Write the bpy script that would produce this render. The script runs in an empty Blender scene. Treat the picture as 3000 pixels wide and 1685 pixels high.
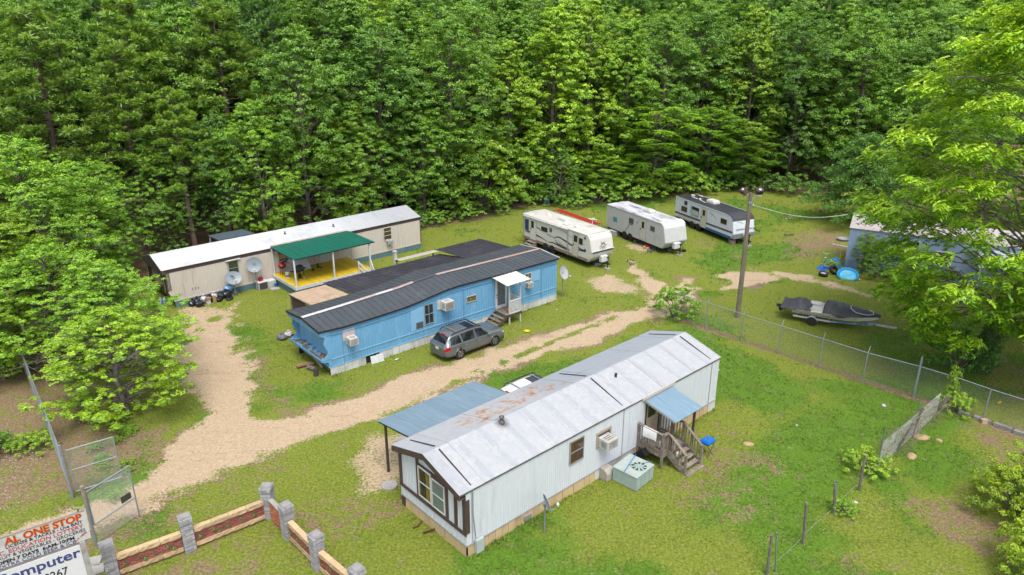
import bpy, math, random
import numpy as np
from mathutils import Vector, Matrix
R = math.radians
scene = bpy.context.scene
COL = scene.collection

# ------------------------------------------------------------------ camera, world, sun, exposure
cam_d = bpy.data.cameras.new('camera')
cam = bpy.data.objects.new('camera', cam_d); COL.objects.link(cam)
cam.location = (0, 0, 19.15)
cam.rotation_euler = (R(90 - 20.65), 0, 0)
cam_d.sensor_width = 36.0
cam_d.lens = 36 * 2110 / 3000
cam_d.clip_start = 0.5; cam_d.clip_end = 3000
scene.camera = cam
SUN_EL, SUN_AZ = 64, 165          # azimuth clockwise from +Y
world = bpy.data.worlds.new('World'); scene.world = world; world.use_nodes = True
wn = world.node_tree; wn.nodes.clear()
sky = wn.nodes.new('ShaderNodeTexSky'); sky.sky_type = 'NISHITA'; sky.sun_disc = False
sky.sun_elevation = R(SUN_EL); sky.sun_rotation = R(SUN_AZ)
sky.air_density = 1.0; sky.dust_density = 3.0; sky.ozone_density = 1.0
hs = wn.nodes.new('ShaderNodeHueSaturation'); hs.inputs['Saturation'].default_value = 0.42
bg = wn.nodes.new('ShaderNodeBackground'); bg.inputs['Strength'].default_value = 0.15
wo = wn.nodes.new('ShaderNodeOutputWorld')
wn.links.new(sky.outputs[0], hs.inputs['Color']); wn.links.new(hs.outputs[0], bg.inputs[0]); wn.links.new(bg.outputs[0], wo.inputs[0])
sun_d = bpy.data.lights.new('sun', 'SUN'); sun = bpy.data.objects.new('sun', sun_d); COL.objects.link(sun)
sun_d.energy = 1.3; sun_d.angle = R(28); sun_d.color = (1.0, 0.95, 0.86)
sx, sy = math.sin(R(SUN_AZ)) * math.cos(R(SUN_EL)), math.cos(R(SUN_AZ)) * math.cos(R(SUN_EL))
sun.rotation_euler = Vector((-sx, -sy, -math.sin(R(SUN_EL)))).to_track_quat('-Z', 'Y').to_euler()
sun.location = (30, -30, 60)
scene.view_settings.view_transform = 'Standard'; scene.view_settings.look = 'None'
scene.view_settings.gamma = 1.0; scene.view_settings.use_curve_mapping = False
scene.view_settings.exposure = 1.2
scene.render.engine = 'CYCLES'
cy = scene.cycles
cy.use_denoising = True
cy.use_adaptive_sampling = True; cy.adaptive_threshold = 0.015
cy.max_bounces = 6; cy.diffuse_bounces = 3; cy.glossy_bounces = 2; cy.transmission_bounces = 4; cy.transparent_max_bounces = 4
cy.caustics_reflective = False; cy.caustics_refractive = False

# ------------------------------------------------------------------ helpers
def S(r, g, b, k=1.0):
    f = lambda c: ((c / 255 + 0.055) / 1.055) ** 2.4 if c > 10 else c / 255 / 12.92
    return (f(r) * k, f(g) * k, f(b) * k)

MATS = {}
def mat(name, c, rough=0.6, var=0.12, scale=3.0, c2=None, f2=0.5, s2=0.6, metal=0.0, bump=0.0, rnd=0.0, spec=0.4, stretch=None, coat=0.0):
    """painted / weathered surface: fine value variation, a second tone in soft patches, value shift per object"""
    if name in MATS: return MATS[name]
    c = tuple(x*0.66 for x in c); c2 = tuple(x*0.66 for x in c2) if c2 else None      # every base colour scaled down evenly to suit the exposure
    m = bpy.data.materials.new(name); m.use_nodes = True; n = m.node_tree.nodes; l = m.node_tree.links
    p = n['Principled BSDF']; p.inputs['Roughness'].default_value = rough; p.inputs['Metallic'].default_value = metal
    p.inputs['Specular IOR Level'].default_value = spec
    if coat: p.inputs['Coat Weight'].default_value = coat; p.inputs['Coat Roughness'].default_value = 0.08
    tc = n.new('ShaderNodeTexCoord'); src = tc.outputs['Object']
    if stretch:
        mp = n.new('ShaderNodeMapping'); mp.inputs['Scale'].default_value = stretch; l.new(src, mp.inputs[0]); src = mp.outputs[0]
    nz = n.new('ShaderNodeTexNoise'); nz.inputs['Scale'].default_value = scale; nz.inputs['Detail'].default_value = 6; nz.inputs['Roughness'].default_value = 0.65
    l.new(src, nz.inputs['Vector'])
    mr = n.new('ShaderNodeMapRange'); mr.inputs[1].default_value = 0.3; mr.inputs[2].default_value = 0.7; mr.inputs[3].default_value = 1 - var; mr.inputs[4].default_value = 1 + var
    l.new(nz.outputs[0], mr.inputs[0])
    base = n.new('ShaderNodeRGB'); base.outputs[0].default_value = (*c, 1); cur = base.outputs[0]
    if c2:
        n2 = n.new('ShaderNodeTexNoise'); n2.inputs['Scale'].default_value = s2; n2.inputs['Detail'].default_value = 8; n2.inputs['Roughness'].default_value = 0.7
        l.new(src, n2.inputs['Vector'])
        r2 = n.new('ShaderNodeMapRange'); r2.inputs[1].default_value = 1 - f2 - 0.06; r2.inputs[2].default_value = 1 - f2 + 0.12
        l.new(n2.outputs[0], r2.inputs[0])
        mx = n.new('ShaderNodeMix'); mx.data_type = 'RGBA'; mx.inputs[7].default_value = (*c2, 1)
        l.new(r2.outputs[0], mx.inputs[0]); l.new(cur, mx.inputs[6]); cur = mx.outputs[2]
    fac = mr.outputs[0]
    if rnd:
        oi = n.new('ShaderNodeObjectInfo'); r3 = n.new('ShaderNodeMapRange'); r3.inputs[3].default_value = 1 - rnd; r3.inputs[4].default_value = 1 + rnd
        l.new(oi.outputs['Random'], r3.inputs[0]); mm = n.new('ShaderNodeMath'); mm.operation = 'MULTIPLY'
        l.new(fac, mm.inputs[0]); l.new(r3.outputs[0], mm.inputs[1]); fac = mm.outputs[0]
    vm = n.new('ShaderNodeVectorMath'); vm.operation = 'SCALE'; l.new(cur, vm.inputs[0]); l.new(fac, vm.inputs['Scale'])
    l.new(vm.outputs[0], p.inputs['Base Color'])
    if bump:
        b = n.new('ShaderNodeBump'); b.inputs['Strength'].default_value = bump; b.inputs['Distance'].default_value = 0.02
        l.new(nz.outputs[0], b.inputs['Height']); l.new(b.outputs[0], p.inputs['Normal'])
    MATS[name] = m; return m

class MB:
    def __init__(s): s.v = []; s.f = []; s.m = []
    def add(s, vs, fs, mi=0):
        o = len(s.v); s.v += [tuple(v) for v in vs]; s.f += [[i + o for i in f] for f in fs]; s.m += [mi] * len(fs)
    def box(s, a, b, mi=0):
        x0, y0, z0 = [min(p, q) for p, q in zip(a, b)]; x1, y1, z1 = [max(p, q) for p, q in zip(a, b)]
        s.add([(x0,y0,z0),(x1,y0,z0),(x1,y1,z0),(x0,y1,z0),(x0,y0,z1),(x1,y0,z1),(x1,y1,z1),(x0,y1,z1)],
              [(0,3,2,1),(4,5,6,7),(0,1,5,4),(1,2,6,5),(2,3,7,6),(3,0,4,7)], mi)
    def beam(s, p, q, w, h, mi=0):
        p, q = Vector(p), Vector(q); d = (q - p).normalized()
        u = Vector((0,0,1)) if abs(d.z) < 0.95 else Vector((1,0,0))
        a = d.cross(u).normalized() * w / 2; b = a.cross(d).normalized() * h / 2
        s.add([p-a-b,p+a-b,p+a+b,p-a+b,q-a-b,q+a-b,q+a+b,q-a+b],[(0,1,2,3),(7,6,5,4),(0,4,5,1),(1,5,6,2),(2,6,7,3),(3,7,4,0)], mi)
    def tube(s, pts, r, n=6, mi=0, caps=True):
        pts = [Vector(p) for p in pts]; rs = r if isinstance(r, (list, tuple)) else [r] * len(pts); o = len(s.v); V = []; F = []
        for i, p in enumerate(pts):
            d = (pts[min(i+1, len(pts)-1)] - pts[max(i-1, 0)]).normalized()
            u = Vector((0,0,1)) if abs(d.z) < 0.9 else Vector((1,0,0))
            a = d.cross(u).normalized(); b = a.cross(d)
            V += [p + (a*math.cos(k*2*math.pi/n) + b*math.sin(k*2*math.pi/n))*rs[i] for k in range(n)]
        for i in range(len(pts)-1):
            F += [(i*n+k, i*n+(k+1)%n, (i+1)*n+(k+1)%n, (i+1)*n+k) for k in range(n)]
        if caps: F += [tuple(range(n))[::-1], tuple((len(pts)-1)*n + k for k in range(n))]
        s.add(V, F, mi)
    def lathe(s, prof, n=16, c=(0,0,0), mi=0, ax=None):
        V = []; F = []
        for r, z in prof: V += [(r*math.cos(k*2*math.pi/n), r*math.sin(k*2*math.pi/n), z) for k in range(n)]
        for i in range(len(prof)-1): F += [(i*n+k, i*n+(k+1)%n, (i+1)*n+(k+1)%n, (i+1)*n+k) for k in range(n)]
        F += [tuple(range(n))[::-1], tuple((len(prof)-1)*n+k for k in range(n))]
        M = Vector((0,0,1)).rotation_difference(Vector(ax)).to_matrix() if ax else Matrix.Identity(3)
        s.add([M @ Vector(v) + Vector(c) for v in V], F, mi)
    def ball(s, c, r, nu=10, nv=6, mi=0, jit=0, rng=None):
        V = []; F = []
        for j in range(nv+1):
            t = math.pi*j/nv
            for k in range(nu):
                a = 2*math.pi*k/nu; q = 1 + (rng.uniform(-jit, jit) if rng else 0)
                V.append((c[0]+r[0]*q*math.sin(t)*math.cos(a), c[1]+r[1]*q*math.sin(t)*math.sin(a), c[2]+r[2]*q*math.cos(t)))
        for j in range(nv): F += [(j*nu+k, (j+1)*nu+k, (j+1)*nu+(k+1)%nu, j*nu+(k+1)%nu) for k in range(nu)]
        s.add(V, F, mi)
    def prism(s, poly, ext, mi=0):
        n = len(poly); e = Vector(ext); P = [Vector(p) for p in poly]
        s.add(P + [p+e for p in P], [tuple(range(n))[::-1], tuple(range(n, 2*n))] + [(i, (i+1)%n, n+(i+1)%n, n+i) for i in range(n)], mi)
    def quad(s, *p, mi=0): s.add(p, [tuple(range(len(p)))], mi)
    def mesh(s, name, mats, smooth=False, fix=True):
        me = bpy.data.meshes.new(name); me.from_pydata(s.v, [], s.f)
        for m in (mats if isinstance(mats, (list, tuple)) else [mats]): me.materials.append(m)
        if any(s.m): me.polygons.foreach_set('material_index', s.m)
        if smooth: me.polygons.foreach_set('use_smooth', [True]*len(s.f))
        me.update(); return me
    def build(s, name, mats, parent=None, loc=(0,0,0), rz=0.0, smooth=False):
        return link(name, s.mesh(name, mats, smooth), parent, loc, rz)

def link(name, me, parent=None, loc=(0,0,0), rz=0.0, rot=None, sc=None):
    o = bpy.data.objects.new(name, me); COL.objects.link(o); o.location = loc
    o.rotation_euler = rot if rot else (0, 0, rz)
    if sc: o.scale = sc
    if parent: o.parent = parent
    return o
def tag(o, label, cat, group=None):
    o['label'] = label; o['category'] = cat
    if 'kind' not in o: o['kind'] = 'thing'
    if group: o['group'] = group
    return o
def thing(name, label, cat, loc=(0,0,0), rz=0.0, group=None):
    return tag(link(name, None, None, loc, rz), label, cat, group)
def copy_tree(o, parent=None):
    c = o.copy(); COL.objects.link(c)
    if parent: c.parent = parent
    for ch in o.children: copy_tree(ch, c)
    return c
def text(body, size, loc, rot, parent, m, shear=0.0, off=0.0, name='lettering', align='LEFT', sx=1.0, depth=0.004):
    cu = bpy.data.curves.new(name, 'FONT'); cu.body = body; cu.size = size; cu.shear = shear; cu.offset = off
    cu.align_x = align; cu.extrude = depth; cu.resolution_u = 3; cu.materials.append(m)
    tmp = bpy.data.objects.new(name, cu); COL.objects.link(tmp); me = bpy.data.meshes.new_from_object(tmp); bpy.data.objects.remove(tmp); me.name = name
    return link(name, me, parent, loc, 0, [R(a) for a in rot], (sx, 1, 1))

def L2W(o, hd, u, v, z=0.0):
    h = R(hd); return (o[0] + u*math.cos(h) - v*math.sin(h), o[1] + u*math.sin(h) + v*math.cos(h), z)

# value noise for the ground
_rg = np.random.RandomState(7); _lat = _rg.rand(256, 256)
def vnoise(x, y, s, o=0):
    x = x / s + 37.3 * o + 1000; y = y / s + 11.7 * o + 1000
    i = np.floor(x).astype(int); j = np.floor(y).astype(int); fx = x - i; fy = y - j
    fx = fx*fx*(3-2*fx); fy = fy*fy*(3-2*fy)
    g = lambda a, b: _lat[a % 256, b % 256]
    return (g(i,j)*(1-fx)+g(i+1,j)*fx)*(1-fy) + (g(i,j+1)*(1-fx)+g(i+1,j+1)*fx)*fy
def fnoise(x, y, s, o=0): return (vnoise(x,y,s,o)+0.5*vnoise(x,y,s/2.1,o+1)+0.25*vnoise(x,y,s/4.3,o+2)+0.125*vnoise(x,y,s/8.7,o+3))/1.875
def sdf(px, py, poly):
    P = np.array(poly); n = len(P); ins = np.zeros(px.shape, bool); d = np.full(px.shape, 1e9)
    for i in range(n):
        x0, y0 = P[i]; x1, y1 = P[(i+1) % n]
        c = ((y0 > py) != (y1 > py)) & (px < (x1-x0)*(py-y0)/((y1-y0) if y1 != y0 else 1e-9) + x0); ins ^= c
        ex, ey = x1-x0, y1-y0; t = np.clip(((px-x0)*ex+(py-y0)*ey)/(ex*ex+ey*ey+1e-12), 0, 1)
        d = np.minimum(d, np.hypot(px-x0-t*ex, py-y0-t*ey))
    return np.where(ins, d, -d)
def sstep(a, b, x): t = np.clip((x-a)/(b-a), 0, 1); return t*t*(3-2*t)
# ------------------------------------------------------------------ ground and dirt road (one grid, split by the mask)
ROAD = [(-21.1,23.0),(-19.8,23.9),(-18.2,25.2),(-16.8,26.8),(-15.7,29.8),(-16.1,32.4),(-15.5,34.1),(-12.2,32.2),(-10.8,32.2),(-9.1,33.7),(-6.4,35.6),(-3.5,38.5),(0.3,41.0),(5.7,44.8),(8.8,47.5),(11.1,50.4),(13.4,52.9),(14.3,51.5),(13.0,48.6),(11.0,45.7),(8.9,44.4),(5.3,41.6),(0.3,38.1),(-4.1,34.7),(-6.6,31.8),(-8.8,30.0),(-10.9,28.8),(-13.0,27.3),(-14.6,25.8),(-15.8,24.6),(-17.3,23.5),(-18.8,22.5),(-20.1,21.7)]
SPUR = [(-15.6,30.2),(-17.0,34.1),(-19.1,36.4),(-21.3,40.0),(-22.7,44.0),(-21.5,45.7),(-19.1,45.0),(-16.8,41.7),(-15.2,38.9),(-14.1,35.9),(-12.2,32.4),(-12.8,30.9)]
SPURF = [(-21.7,41.7),(-23.5,46.4),(-22.2,48.6),(-19.5,49.4),(-17.4,45.7),(-16.4,41.1)]
SANDP = [(16.5,52.9),(17.8,54.3),(21.7,55.2),(23.8,53.3),(23.8,52.4),(20.5,51.8),(17.6,50.4),(15.7,49.0),(13.9,49.8),(11.8,49.4),(12.5,51.5),(14.8,51.1)]
DARKS = [(16.6,50.4),(18.7,51.9),(20.4,51.8),(17.9,50.2)]
POOLP = [(21.5,52.9),(24.0,52.9),(25.7,51.1),(26.8,49.0),(25.9,48.5),(24.3,50.7)]
RVT = [(9.3,58.9),(10.6,54.8),(12.4,50.9),(13.3,49.8),(11.7,47.9),(10.3,49.4),(9.5,53.8)]
RVD1 = [(9.7,61.8),(12.7,62.4),(12.9,60.0),(10.7,58.9)]
RVD2 = [(4.7,52.9),(7.9,53.8),(9.4,51.1),(9.1,49.0),(6.2,49.4)]
BROWNR = [(15.8,24.2),(23.4,32.0),(26.5,30.5),(21,20.9),(16.7,18.0),(11.8,19.0)]
BAREB = [(25.8,64.9),(31.2,66.2),(29.2,60.0),(23.9,57.8)]
SCRUB = [(-60,44),(-37,47),(-28.5,40.0),(-21.5,33.2),(-17.5,30.2),(-16.5,29.0),(-17.2,27.0),(-18.9,25.5),(-21,23.8),(-40,20),(-60,20)]
CARD = [(-7.6,31.0),(-5.4,30.8),(-3.4,29.2),(-3.6,27.6),(-4.8,26.1),(-6.4,25.6),(-7.9,28.6)]
EDGEB = [(-15.4,38.9),(-12.3,33.2),(-10.8,32.4),(-11.4,31.7),(-14.4,35.9)]
FLOOR = [(-70,52),(-36,54),(-27.5,51.5),(-24.6,50.2),(-21.5,53.5),(-10.4,66.4),(-6,68),(-2,71.5),(4,77.5),(11,80),(20,84.5),(28,83.5),(36,80),(60,74),(90,74),(90,160),(-90,160)]
def ground_masks(x, y):
    n1 = fnoise(x, y, 3.0); n2 = fnoise(x, y, 0.9, 5); nn = (n1-0.5)*1.6 + (n2-0.5)*0.9
    dirt = sstep(-0.7, 1.1, sdf(x, y, ROAD) + nn*1.4)
    # grassy strip between the wheel tracks on the straight part
    cx = (x + 6.5)*0.745 + (y - 33.5)*0.667; cyy = -(x + 6.5)*0.667 + (y - 33.5)*0.745
    strip = sstep(0.55, 0.1, np.abs(cyy + 0.35)) * sstep(0, 3, cx) * sstep(0.45, 0.62, n2 + 0.06)
    dirt = dirt * (1 - 0.75*strip)
    dirt = np.maximum(dirt, sstep(-0.3, 1.5, sdf(x, y, SPUR) + nn*1.7))
    dirt = np.maximum(dirt, 0.62*sstep(-0.8, 1.2, sdf(x, y, SPURF) + nn*1.5)*sstep(0.35, 0.6, n2*0.5+n1*0.5))
    dirt = np.maximum(dirt, 1.0*sstep(-0.5, 1.3, sdf(x, y, SANDP) + nn*1.9))
    dirt = np.maximum(dirt, 0.65*sstep(-0.6, 0.8, sdf(x, y, POOLP) + nn*1.0))
    dirt = np.maximum(dirt, 0.8*sstep(-0.6, 0.7, sdf(x, y, RVT) + nn*1.4)*sstep(0.3, 0.5, n1))
    for q in (RVD1, RVD2): dirt = np.maximum(dirt, 0.62*sstep(-0.8, 0.9, sdf(x, y, q) + nn*1.4))
    dirt = np.maximum(dirt, 0.62*sstep(-0.6, 0.9, sdf(x, y, CARD) + nn*1.3))
    brown = 0.8*sstep(-1.2, 1.2, sdf(x, y, EDGEB)+nn)
    brown = np.maximum(brown, 0.52*sstep(-2.0, 2.0, sdf(x, y, BROWNR)+nn*2.5)*sstep(0.3, 0.62, n1))
    brown = np.maximum(brown, 0.75*sstep(-2.0, 2.0, sdf(x, y, BAREB)+nn*2))  # browner bare ground behind the light blue home
    brown = np.maximum(brown, 0.62*sstep(-1.5, 1.5, sdf(x, y, SCRUB)+nn*2))
    brown = np.maximum(brown, sstep(-0.8, 1.6, sdf(x, y, FLOOR)+nn*1.2))
    near = sstep(30, 20, y)*sstep(3.5, -1.5, x + (y-20)*0.2)
    brown = np.maximum(brown, 0.6*near*sstep(0.42, 0.68, n1))
    brown = np.maximum(brown, 0.35*sstep(0.62, 0.8, fnoise(x, y, 4.5, 9)))
    # scuffed dark rim along the road edges
    rim = sstep(-0.9, -0.15, sdf(x, y, ROAD) + nn*0.5)*sstep(0.5, 0.0, sdf(x, y, ROAD) + nn*0.5)
    brown = np.maximum(brown, 0.7*rim*sstep(0.4, 0.6, n1))
    fence = np.abs((x-11.0)*0.714 + (y-44.9)*0.70); fd = sstep(0.45, 0.1, fence + (n2-0.5)*0.5)*sstep(9, 12, x)*sstep(24, 22, x)
    brown = np.maximum(brown, 0.9*fd)
    lush = sstep(0.45, 0.75, fnoise(x, y, 6.0, 3))
    lush = np.maximum(lush, 0.9*sstep(4.5, 1.0, np.abs((x-14.5)*0.74 - (y-27.5)*0.67 + 1.2))*sstep(20, 26, y)*sstep(40, 30, y)*sstep(2, 8, x))
    dark = 0.85*sstep(-0.4, 0.5, sdf(x, y, DARKS)+nn*0.8)
    dark = np.maximum(dark, 0.55*sstep(0.58, 0.75, fnoise(x, y, 1.7, 12))*sstep(-20, -16, -x)*sstep(-26, -20, x)*sstep(36, 40, y)*sstep(50, 44, y))
    return np.clip(dirt, 0, 1), np.clip(brown, 0, 1), np.clip(lush, 0, 1), np.clip(dark, 0, 1)
def ground_height(x, y, dirt):
    return (fnoise(x, y, 2.2, 21)-0.5)*0.05 - 0.02*dirt + (fnoise(x, y, 0.55, 22)-0.5)*0.07*dirt - 0.01

def make_ground_mat():
    m = bpy.data.materials.new('ground_soil_grass'); m.use_nodes = True; n = m.node_tree.nodes; l = m.node_tree.links
    p = n['Principled BSDF']; p.inputs['Roughness'].default_value = 0.95; p.inputs['Specular IOR Level'].default_value = 0.12
    at = n.new('ShaderNodeAttribute'); at.attribute_name = 'mask'; sp = n.new('ShaderNodeSeparateColor'); l.new(at.outputs['Color'], sp.inputs[0])
    geo = n.new('ShaderNodeNewGeometry')
    def noise(sc, det=6, rough=0.65, stretch=None):
        q = n.new('ShaderNodeTexNoise'); q.inputs['Scale'].default_value = sc; q.inputs['Detail'].default_value = det; q.inputs['Roughness'].default_value = rough
        v = geo.outputs['Position']
        if stretch:
            mp = n.new('ShaderNodeMapping'); mp.inputs['Scale'].default_value = stretch; mp.inputs['Rotation'].default_value = (0, 0, R(-41)); l.new(v, mp.inputs[0]); v = mp.outputs[0]
        l.new(v, q.inputs['Vector']); return q.outputs[0]
    def ramp(src, *st):
        r = n.new('ShaderNodeValToRGB'); e = r.color_ramp.elements
        e[0].position, e[0].color = st[0][0], (*st[0][1], 1); e[1].position, e[1].color = st[-1][0], (*st[-1][1], 1)
        for pos, c in st[1:-1]: q = e.new(pos); q.color = (*c, 1)
        l.new(src, r.inputs[0]); return r.outputs[0]
    def mix(f, a, b):
        q = n.new('ShaderNodeMix'); q.data_type = 'RGBA'; l.new(f, q.inputs[0]); l.new(a, q.inputs[6]); l.new(b, q.inputs[7]); return q.outputs[2]
    def fray(mask, ns, amt, lo, hi):
        a = n.new('ShaderNodeMath'); a.operation = 'MULTIPLY_ADD'; l.new(ns, a.inputs[0]); a.inputs[1].default_value = amt; l.new(mask, a.inputs[2])
        r = n.new('ShaderNodeMapRange'); r.interpolation_type = 'SMOOTHSTEP'; r.inputs[1].default_value = lo + amt*0.5; r.inputs[2].default_value = hi + amt*0.5
        l.new(a.outputs[0], r.inputs[0]); return r.outputs[0]
    fine = noise(9, 8, 0.75); mid = noise(2.2, 6, 0.7); tiny = noise(38, 4, 0.8)
    grass = ramp(fine, (0.26, (0.038,0.062,0.010)), (0.40, (0.085,0.120,0.016)), (0.53, (0.150,0.180,0.024)), (0.72, (0.270,0.265,0.075)))
    lushc = ramp(fine, (0.28, (0.026,0.062,0.009)), (0.5, (0.075,0.150,0.014)), (0.75, (0.145,0.215,0.026)))
    brn = ramp(fine, (0.25, (0.070,0.044,0.026)), (0.45, (0.150,0.100,0.060)), (0.75, (0.330,0.250,0.160)))
    sand = ramp(fine, (0.22, (0.170,0.115,0.070)), (0.42, (0.320,0.235,0.150)), (0.60, (0.410,0.325,0.225)), (0.80, (0.540,0.455,0.350)))
    big = noise(0.35, 5, 0.6); big2 = noise(0.9, 6, 0.7)
    drk = ramp(fine, (0.25, (0.10,0.075,0.05)), (0.75, (0.24,0.185,0.13)))
    c = mix(fray(sp.outputs[2], mid, 0.9, 0.35, 0.85), grass, lushc)
    def scaled(src, k, o=0.0):
        q = n.new('ShaderNodeMath'); q.operation = 'MULTIPLY_ADD'; l.new(src, q.inputs[0]); q.inputs[1].default_value = k; q.inputs[2].default_value = o; return q.outputs[0]
    def addn(a, b_):
        q = n.new('ShaderNodeMath'); q.operation = 'ADD'; l.new(a, q.inputs[0]); l.new(b_, q.inputs[1]); return q.outputs[0]
    bare = addn(scaled(sp.outputs[1], 0.75), addn(scaled(mid, 1.5, -0.70), scaled(big2, 1.4, -0.62)))
    c = mix(fray(bare, fine, 1.5, 0.28, 0.62), c, brn)
    c = mix(fray(addn(sp.outputs[0], scaled(big2, 0.5, -0.25)), fine, 1.3, 0.30, 0.66), c, sand)
    rut = noise(1.0, 7, 0.72, (0.35, 2.6, 1.0))
    tr = n.new('ShaderNodeMapRange'); tr.inputs[1].default_value = 0.56; tr.inputs[2].default_value = 0.74; l.new(rut, tr.inputs[0])
    t2 = n.new('ShaderNodeMath'); t2.operation = 'MULTIPLY'; l.new(tr.outputs[0], t2.inputs[0]); l.new(sp.outputs[0], t2.inputs[1])
    t3 = n.new('ShaderNodeMath'); t3.operation = 'MULTIPLY'; l.new(t2.outputs[0], t3.inputs[0]); t3.inputs[1].default_value = 0.75
    c = mix(t3.outputs[0], c, brn)
    c = mix(fray(at.outputs['Alpha'], fine, 0.8, 0.4, 0.8), c, drk)
    l.new(c, p.inputs['Base Color'])
    b = n.new('ShaderNodeBump'); b.inputs['Strength'].default_value = 0.6; b.inputs['Distance'].default_value = 0.06
    ad = n.new('ShaderNodeMath'); ad.operation = 'ADD'; l.new(fine, ad.inputs[0]); l.new(tiny, ad.inputs[1]); l.new(ad.outputs[0], b.inputs['Height']); l.new(b.outputs[0], p.inputs['Normal'])
    return m
GROUND = make_ground_mat()
def np_mesh(name, verts, quads, mats, attr=None, attr_name='mask', smooth=True):
    me = bpy.data.meshes.new(name); nv, nf = len(verts), len(quads); k = quads.shape[1]
    me.vertices.add(nv); me.vertices.foreach_set('co', np.ascontiguousarray(verts, dtype=np.float32).ravel())
    me.loops.add(nf*k); me.loops.foreach_set('vertex_index', np.ascontiguousarray(quads, dtype=np.int32).ravel())
    me.polygons.add(nf); me.polygons.foreach_set('loop_start', np.arange(0, nf*k, k, dtype=np.int32))
    me.update(calc_edges=True)
    me.polygons.foreach_set('use_smooth', np.full(nf, smooth))
    for m in mats: me.materials.append(m)
    if attr is not None:
        a = me.attributes.new(attr_name, 'FLOAT_COLOR', 'POINT'); a.data.foreach_set('color', np.ascontiguousarray(attr, dtype=np.float32).ravel())
    me.validate(); return me
def build_ground():
    g = 0.27
    xs = np.concatenate([[-2000,-900,-400,-200,-120,-80,-60], np.arange(-46, 40, g), [44,50,60,80,120,200,400,900,2000]])
    ys = np.concatenate([[-900,-300,-100,-40,0,10], np.arange(15, 84, g), [88,95,105,130,170,250,500,1200,2500]])
    X, Y = np.meshgrid(xs, ys); x, y = X.ravel(), Y.ravel()
    d, b, lu, dk = ground_masks(x, y)
    far = (np.abs(x) > 60) | (y > 90) | (y < 10)
    z = np.where(far, 0, ground_height(x, y, d)); d = np.where(far, 0, d)
    V = np.stack([x, y, z], 1); A = np.stack([d, b, lu, dk], 1)
    nx, ny = len(xs), len(ys); i = np.arange(ny-1)[:, None]*nx + np.arange(nx-1)[None]; i = i.ravel()
    Q = np.stack([i, i+1, i+1+nx, i+nx], 1)
    isd = d[Q].mean(1) > 0.5
    for nm, sel in (('ground', ~isd), ('dirt_road', isd)):
        q = Q[sel]; u, inv = np.unique(q, return_inverse=True)
        o = link(nm, np_mesh(nm, V[u], inv.reshape(q.shape), [GROUND], A[u])); o['kind'] = 'structure'
build_ground()

# ------------------------------------------------------------------ foliage
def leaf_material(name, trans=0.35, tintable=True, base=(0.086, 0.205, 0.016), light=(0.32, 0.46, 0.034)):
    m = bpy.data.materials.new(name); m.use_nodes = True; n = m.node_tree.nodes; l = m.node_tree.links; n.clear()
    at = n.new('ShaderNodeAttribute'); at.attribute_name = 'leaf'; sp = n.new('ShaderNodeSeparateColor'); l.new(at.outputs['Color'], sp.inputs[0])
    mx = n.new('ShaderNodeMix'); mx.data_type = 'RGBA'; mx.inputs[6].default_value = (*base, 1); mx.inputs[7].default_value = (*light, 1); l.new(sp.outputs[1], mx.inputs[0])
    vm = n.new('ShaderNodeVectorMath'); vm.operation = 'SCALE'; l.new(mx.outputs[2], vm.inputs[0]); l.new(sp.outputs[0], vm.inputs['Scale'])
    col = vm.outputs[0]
    if tintable:
        oi = n.new('ShaderNodeObjectInfo'); v2 = n.new('ShaderNodeVectorMath'); v2.operation = 'MULTIPLY'; l.new(col, v2.inputs[0]); l.new(oi.outputs['Color'], v2.inputs[1]); col = v2.outputs[0]
    df = n.new('ShaderNodeBsdfDiffuse'); tr = n.new('ShaderNodeBsdfTranslucent'); gl = n.new('ShaderNodeBsdfGlossy'); gl.inputs['Roughness'].default_value = 0.45
    l.new(col, df.inputs[0])
    v3 = n.new('ShaderNodeVectorMath'); v3.operation = 'MULTIPLY'; v3.inputs[1].default_value = (1.25, 1.15, 0.5); l.new(col, v3.inputs[0]); l.new(v3.outputs[0], tr.inputs[0])
    m1 = n.new('ShaderNodeMixShader'); m1.inputs[0].default_value = trans; l.new(df.outputs[0], m1.inputs[1]); l.new(tr.outputs[0], m1.inputs[2])
    m2 = n.new('ShaderNodeMixShader'); m2.inputs[0].default_value = 0.05; l.new(m1.outputs[0], m2.inputs[1]); l.new(gl.outputs[0], m2.inputs[2])
    o = n.new('ShaderNodeOutputMaterial'); l.new(m2.outputs[0], o.inputs[0]); return m
LEAF = leaf_material('broad_leaf'); NEEDLE = leaf_material('pine_needle', 0.2, base=(0.085,0.185,0.020), light=(0.23,0.35,0.045))
BARK = mat('grey_bark', (0.17,0.14,0.115), 0.9, 0.4, 6, c2=(0.30,0.275,0.24), f2=0.45, s2=3, bump=0.6, stretch=(1,1,0.3))
PINEBARK = mat('pine_bark', (0.15,0.105,0.085), 0.9, 0.4, 7, c2=(0.24,0.18,0.15), f2=0.45, s2=4, bump=0.6, stretch=(1,1,0.35))
def unit(a): return a / np.maximum(np.linalg.norm(a, axis=1, keepdims=True), 1e-9)
def leaf_mesh(name, C, N, L, W, col, rs, m, fold=0.25, tdir=None):
    k = len(C); t = rs.normal(size=(k,3)) if tdir is None else tdir + rs.normal(size=(k,3))*0.35
    N = unit(N); t = unit(t - N*(t*N).sum(1, keepdims=True)); b = np.cross(N, t)
    L = L[:,None]; W = W[:,None]
    V = np.empty((k,4,3)); V[:,0] = C - t*L*0.5; V[:,1] = C + b*W*0.5 + N*W*fold; V[:,2] = C + t*L*0.5; V[:,3] = C - b*W*0.5 + N*W*fold
    return np_mesh(name, V.reshape(-1,3), np.arange(4*k).reshape(k,4), [m], np.repeat(col, 4, axis=0), 'leaf', smooth=False)
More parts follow.
